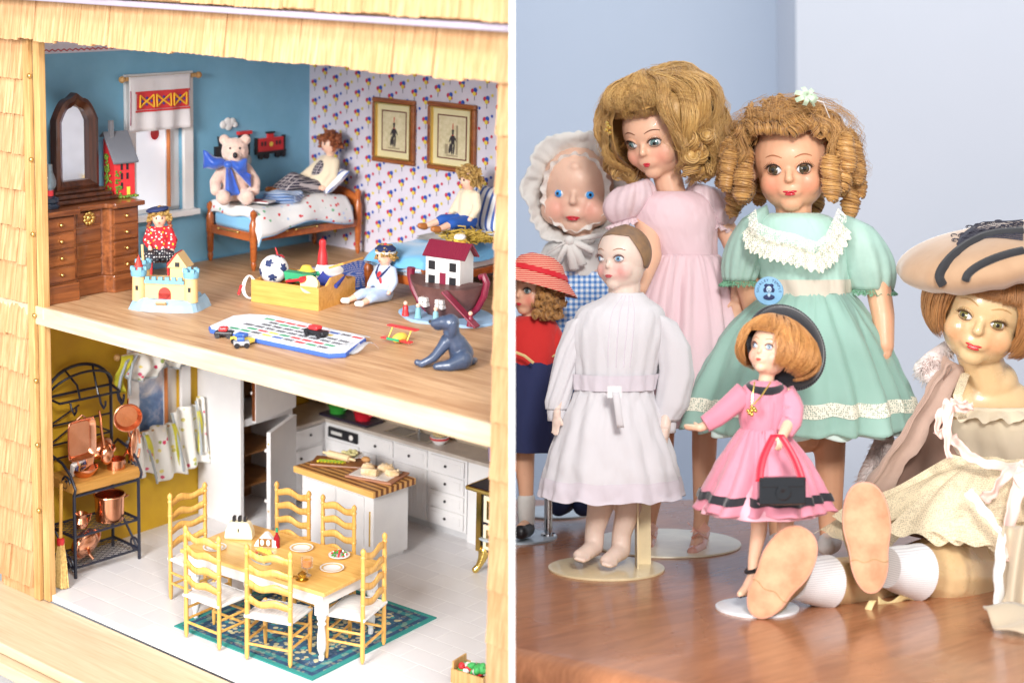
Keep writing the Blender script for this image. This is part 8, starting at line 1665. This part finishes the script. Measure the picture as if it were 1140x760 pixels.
for p0, p1, r0, r1, rz_ in ((P(1004, 634, -.095), P(1018, 636, -.088), 27, 29.5, 0), (P(902, 646, -.120), P(917, 647, -.112), 25, 27, 0)):
    b = MB(); blob(b, [p0.lerp(p1, -.3), p0], [r0*s*.9, r0*s]); b = MB(); b.tube([p0.lerp(p1, -1.2), p0.lerp(p1, -.3), p0.lerp(p1, .4), p1, p0.lerp(p1, 1.25), p0.lerp(p1, 1.32)], [r0*s*.75, r0*s*.9, r0*s*.97, r1*s*.97, r1*s, r1*s*.9], 32); d.add('sock', b, mSock)
b = MB(); b.grid(lambda u_, v: P(978+50*u_, 668+6*math.sin(u_*7)+(v-.5)*9, -.11+.02*u_), 20, 4); mStrp = M('old_ribbon', srgb(226, 206, 156), srgb(206, 180, 124), .7, bump=.3)
b.grid(lambda u_, v: P(972-6*math.sin(PI*u_)+(v-.5)*8, 668+32*u_, -.125-.004*v), 14, 4); b.grid(lambda u_, v: P(972+60*u_, 700-8*u_+4*math.sin(u_*5)+(v-.5)*9, -.130), 18, 4); d.add('shoe_strap', b, mStrp, solid=.0008)
# dress: bodice, net skirt and lace flounces
mCream = cloth('cream_silk', srgb(240, 228, 204), srgb(222, 206, 176), rough=.6, scale=20, trans=.15, bump=.5); mNet = gauze('ecru_net', srgb(230, 214, 180), 1000, .40, a0=.55); mLaceE = gauze('ecru_lace', srgb(232, 216, 184), 700, .42, a0=.6)
bod, RB_ = garment(d, 'cream_bodice', [(1108, 450, 52, .80, .03), (1110, 470, 56, .82, .03), (1114, 500, 58, .84, .045), (1118, 530, 60, .84, .06)], mCream, 14, (.0, .05), 101, rows=18)
d.add('chest_ruffle', ruffle([R for R in RB_[1][::7]] + [RB_[1][0]], lambda k: V((math.cos(2*PI*k), math.sin(2*PI*k), -.6)), 20*s, 16, 3.5*s, n=300), mCream, auto=False)
d.add('shoulder_strap', MB().tube([P(1072, 466, -.035), P(1066, 440, -.03), P(1074, 418, -.0), P(1080, 412, .03)], 5*s, 8, flat=.4), mLaceE)
def lap(pts4, amp, nf, seed, nu=60, nv=34):
    """draped panel between four corners with folds; pts: p00,p10,p01,p11 (u across, v down)"""
    fo = folds(nf, seed); f2 = folds(4, seed+3)
    def g(u_, v):
        p = (pts4[0]*(1-u_)+pts4[1]*u_)*(1-v)+(pts4[2]*(1-u_)+pts4[3]*u_)*v; return p+V((0, -amp*(.3+v)*(.6*fo(u_*3.0)+.5), amp*(.25+v)*(.8*fo(u_*3.0+.3)+.5*f2(v*2+u_))+amp*2.2*math.sin(PI*u_)*math.sin(PI*min(1, v*1.05))))
    b = MB(); b.grid(g, nu, nv); return b, g
b, g = lap((P(1062, 512, -.0), P(1175, 520, -.02), P(955, 588, .015), P(1165, 606, -.10)), 5*s, 6, 3); d.add('silk_skirt', b, mCream, auto=False, solid=-.0008)
b, g = lap((P(1060, 506, -.012), P(1178, 512, -.034), P(925, 580, -.0), P(1140, 576, -.105)), 6.5*s, 7, 8); d.add('net_overskirt', b, mNet, auto=False)
b, g = lap((P(1068, 514, -.022), P(1120, 520, -.04), P(985, 592, -.06), P(1118, 608, -.118)), 6*s, 6, 14); d.add('lace_flounce', b, mLaceE, auto=False)
b, g = lap((P(1030, 530, .0), P(1068, 520, -.02), P(905, 588, .02), P(985, 612, -.04)), 5*s, 6, 21); d.add('lace_flounce', b, mNet, auto=False)
b, g = lap((P(1090, 560, -.075), P(1170, 560, -.075), P(1035, 592, -.085), P(1160, 628, -.12)), 4.5*s, 6, 25); d.add('scalloped_lace', b, mLaceE, auto=False)
# ribbons
mPk = M('shell_pink_satin', srgb(248, 214, 204), srgb(238, 196, 184), .4, scale=20, bump=.15, sheen=.2)
def rib(pts, w, name='pink_ribbon', m=mPk, tw=.6, up=None):
    pts = [Vector(p) for p in pts]; L = len(pts)-1; vs = []; N = L*8
    for k in range(N+1):
        t = k/N*L; i = min(int(t), L-1); f_ = t-i; p0 = pts[max(0, i-1)]; p1 = pts[i]; p2 = pts[i+1]; p3 = pts[min(L, i+2)]; p = .5*((2*p1)+(-p0+p2)*f_+(2*p0-5*p1+4*p2-p3)*f_*f_+(-p0+3*p1-3*p2+p3)*f_**3); tg = (p2-p1).normalized(); sd_ = tg.cross(V((0, -1, 0))).normalized(); q = tg.cross(sd_); a = tw*math.sin(k*.35); w_ = w*(1+.10*math.sin(k*.9+w*900)+.06*math.sin(k*2.3)); p = p+q*.0012*math.sin(k*.7)+sd_*.0008*math.sin(k*1.1)
        for c in range(5): u_ = c/4-.5; vs.append(p+(sd_*math.cos(a)+q*math.sin(a))*w_*u_+q*w*.14*math.sin(u_*6+k*.15))
    b = MB(); b.add(vs, [(k*5+c, k*5+c+1, (k+1)*5+c+1, (k+1)*5+c) for k in range(N) for c in range(4)]); return d.add(name, b, m, auto=False, solid=.0006)
rib([P(1058, 446, -.055), P(1046, 462, -.060), P(1044, 484, -.060), P(1052, 476, -.065), P(1056, 450, -.062)], 9*s); rib([P(1058, 446, -.058), P(1072, 450, -.066), P(1082, 452, -.062), P(1070, 456, -.06), P(1058, 450, -.058)], 8*s)
rib([P(1058, 448, -.058), P(1054, 480, -.066), P(1056, 510, -.068)], 9*s); rib([P(1060, 486, -.050), P(1080, 508, -.062), P(1110, 518, -.068), P(1150, 520, -.06)], 11*s, 'pink_sash')
rib([P(1142, 518, -.072), P(1120, 528, -.085), P(1105, 548, -.092), P(1094, 556, -.09)], 12*s); rib([P(1142, 520, -.080), P(1128, 560, -.105), P(1118, 610, -.135), P(1120, 625, -.14)], 15*s); rib([P(1078, 546, -.100), P(1096, 570, -.115), P(1114, 596, -.135), P(1112, 640, -.150), P(1113, 682, -.155), P(1120, 692, -.155)], 10*s, 'white_ribbon', mBon)
rib([P(1136, 525, -.09), P(1152, 560, -.11), P(1158, 600, -.12)], 16*s)
# cape with fur trim behind her arm
mCape = cloth('rose_beige_wool', srgb(158, 128, 112), srgb(130, 100, 88), scale=14, bump=.3); mCapeL = cloth('cape_lining', srgb(196, 168, 152), srgb(164, 134, 120), rough=.55, scale=40, bump=.5)
b = MB(); fo = folds(7, 6)
def cape(u_, v): p = P(1060, 408, .0)*(1-v)+P(940, 590, .02)*v; q = P(1048, 440, .05)*(1-v)+P(992, 600, .06)*v; r_ = p*(1-u_)+q*u_; w = P(1080, 450, .02)*(1-v)+P(1066, 600, .02)*v; r_ = r_*(1-u_*u_)+w*u_*u_; return r_+V((0, 0, 0))+V((.006*math.sin(v*5+u_*7), .010*math.sin(u_*9+v*2), 0))*(.3+v)
b.grid(cape, 40, 40); d.add('cape', b, mCape, auto=False, solid=.0016)
rib([P(1064, 404, .010), P(1046, 432, .0), P(1012, 490, -.005), P(975, 545, .0), P(942, 590, .01)], 27*s, 'cape_edge', mCapeL, tw=.12)
rib([P(1057, 404, .004), P(1038, 432, -.006), P(1003, 490, -.012), P(966, 545, -.005), P(936, 586, .004)], 3.5*s, 'cape_edge_fold', mCapeL, tw=.1)
mFurP = M('pink_marabou', (.94, .88, .86), (.90, .76, .72), rough=.9, bump=0)
for nm, path, n_, r_ in (('fur_trim', [(1055, 388, .04), (1040, 398, .035), (1026, 410, .04), (1038, 420, .03), (1052, 412, .03)], 2200, 10), ('fur_trim', [(985, 490, .065), (978, 505, .065), (966, 530, .065), (962, 555, .065)], 2200, 12)):
    b = MB(); rr = random.Random(9); blob(b, [P(a[0], a[1], a[2]+.004) for a in path], r_*s*.95)  # solid pale core added so the fur does not darken inside
    for q in range(n_):
        t = rr.random()*(len(path)-1); i = int(t); f_ = t-i; a, c = path[i], path[i+1]; c0 = P(a[0]*(1-f_)+c[0]*f_, a[1]*(1-f_)+c[1]*f_, a[2]); dv = V((rr.gauss(0, 1), rr.gauss(0, 1)-.3, rr.gauss(0, 1))).normalized(); L = r_*s*rr.uniform(.7, 1.5)
        b.tube([c0, c0+dv*L*.5+V((0, 0, -.1*L)), c0+dv*L+V((0, 0, -.35*L))], [.8*s, .5*s, .15*s], 3)
    d.add(nm, b, mFurP, auto=False)
# trailing cape panel on the right, hanging to the table
b = MB(); b.grid(lambda u_, v: P(1118+40*u_-4*math.sin(v*3), 585+(112+26*math.sin(u_*4+.5))*v, -.135-.030*v+.006*math.sin(u_*9+v*3)), 20, 24); d.add('cape_fall', b, cloth('greige_satin', srgb(206, 190, 166), srgb(186, 168, 142), rough=.45, bump=.3), auto=False, solid=.0014)
b = MB(); c0 = T(1126, 706)
b.grid(lambda u_, v: V((c0.x-.012+.075*u_, c0.y-.030*math.sin(PI*u_*.6)*v+.03*(1-v)-.012*u_, TZ+.002+.012*(1-v)+.004*math.sin(u_*6+v*4)**2)), 20, 12); d.add('cape_fall', b, MC['greige_satin'], auto=False, solid=.0014)
WORLD_STR = .64; EXPO = .15
hk = MH @ Vector((1.5, -.80, .95)); ht = MH @ Vector((.15, .2, .0))
LIGHTS = [('window_light', hk, ht, .24, 20, (1, .97, .93)),
          ('dollhouse_fill', (-.75, .05, .20), (-.25, 1.5, -.12), .5, 6.8, (1, .98, .96), None, 75),  # added fill light, only there to brighten the dollhouse rooms
          ('dolls_fill', (.12, -.1, .9), (.35, 1.5, -.05), .5, 5.5, (1, .97, .94)),  # added front fill to lift the left-hand dolls, no such lamp in the room
          ('wall_wash', (.8, 2.2, 1.3), (.45, 2.9, .2), .8, 6.0, (.97, .98, 1))]
# ================================================================== CAMERA, LIGHT, RENDER
cam = bpy.data.cameras.new('camera'); co = bpy.data.objects.new('camera', cam); COL.objects.link(co); SC.camera = co
cam.sensor_width = 36; cam.lens = FP/1140*36; cam.shift_x = 0; cam.shift_y = -(380-CY)/1140; cam.clip_start = .05; cam.clip_end = 50
co.matrix_world = Matrix.Rotation(PI/2 - PITCH, 4, 'X')
cam.dof.use_dof = True; cam.dof.focus_distance = 1.43; cam.dof.aperture_fstop = 6.0
w = bpy.data.worlds.new('World'); SC.world = w; w.use_nodes = True; bg = w.node_tree.nodes['Background']; bg.inputs[0].default_value = (.95, .97, 1, 1); bg.inputs[1].default_value = WORLD_STR
def area(name, loc, target, size, power, col, sy=None, spread=180):
    l = bpy.data.lights.new(name, 'AREA'); l.shape = 'RECTANGLE' if sy else 'SQUARE'; l.size = size; l.size_y = sy or size; l.energy = power; l.color = col; l.spread = math.radians(spread)
    o = bpy.data.objects.new(name, l); COL.objects.link(o); d = Vector(target) - Vector(loc); o.matrix_world = Matrix.Translation(loc) @ d.to_track_quat('-Z', 'Y').to_matrix().to_4x4(); return o
for a in LIGHTS: area(*a)
SC.view_settings.view_transform = 'Standard'; SC.view_settings.look = 'None'; SC.view_settings.exposure = EXPO; SC.view_settings.gamma = 1
SC.render.engine = 'CYCLES'

SC.cycles.transparent_max_bounces = 24; SC.cycles.max_bounces = 8
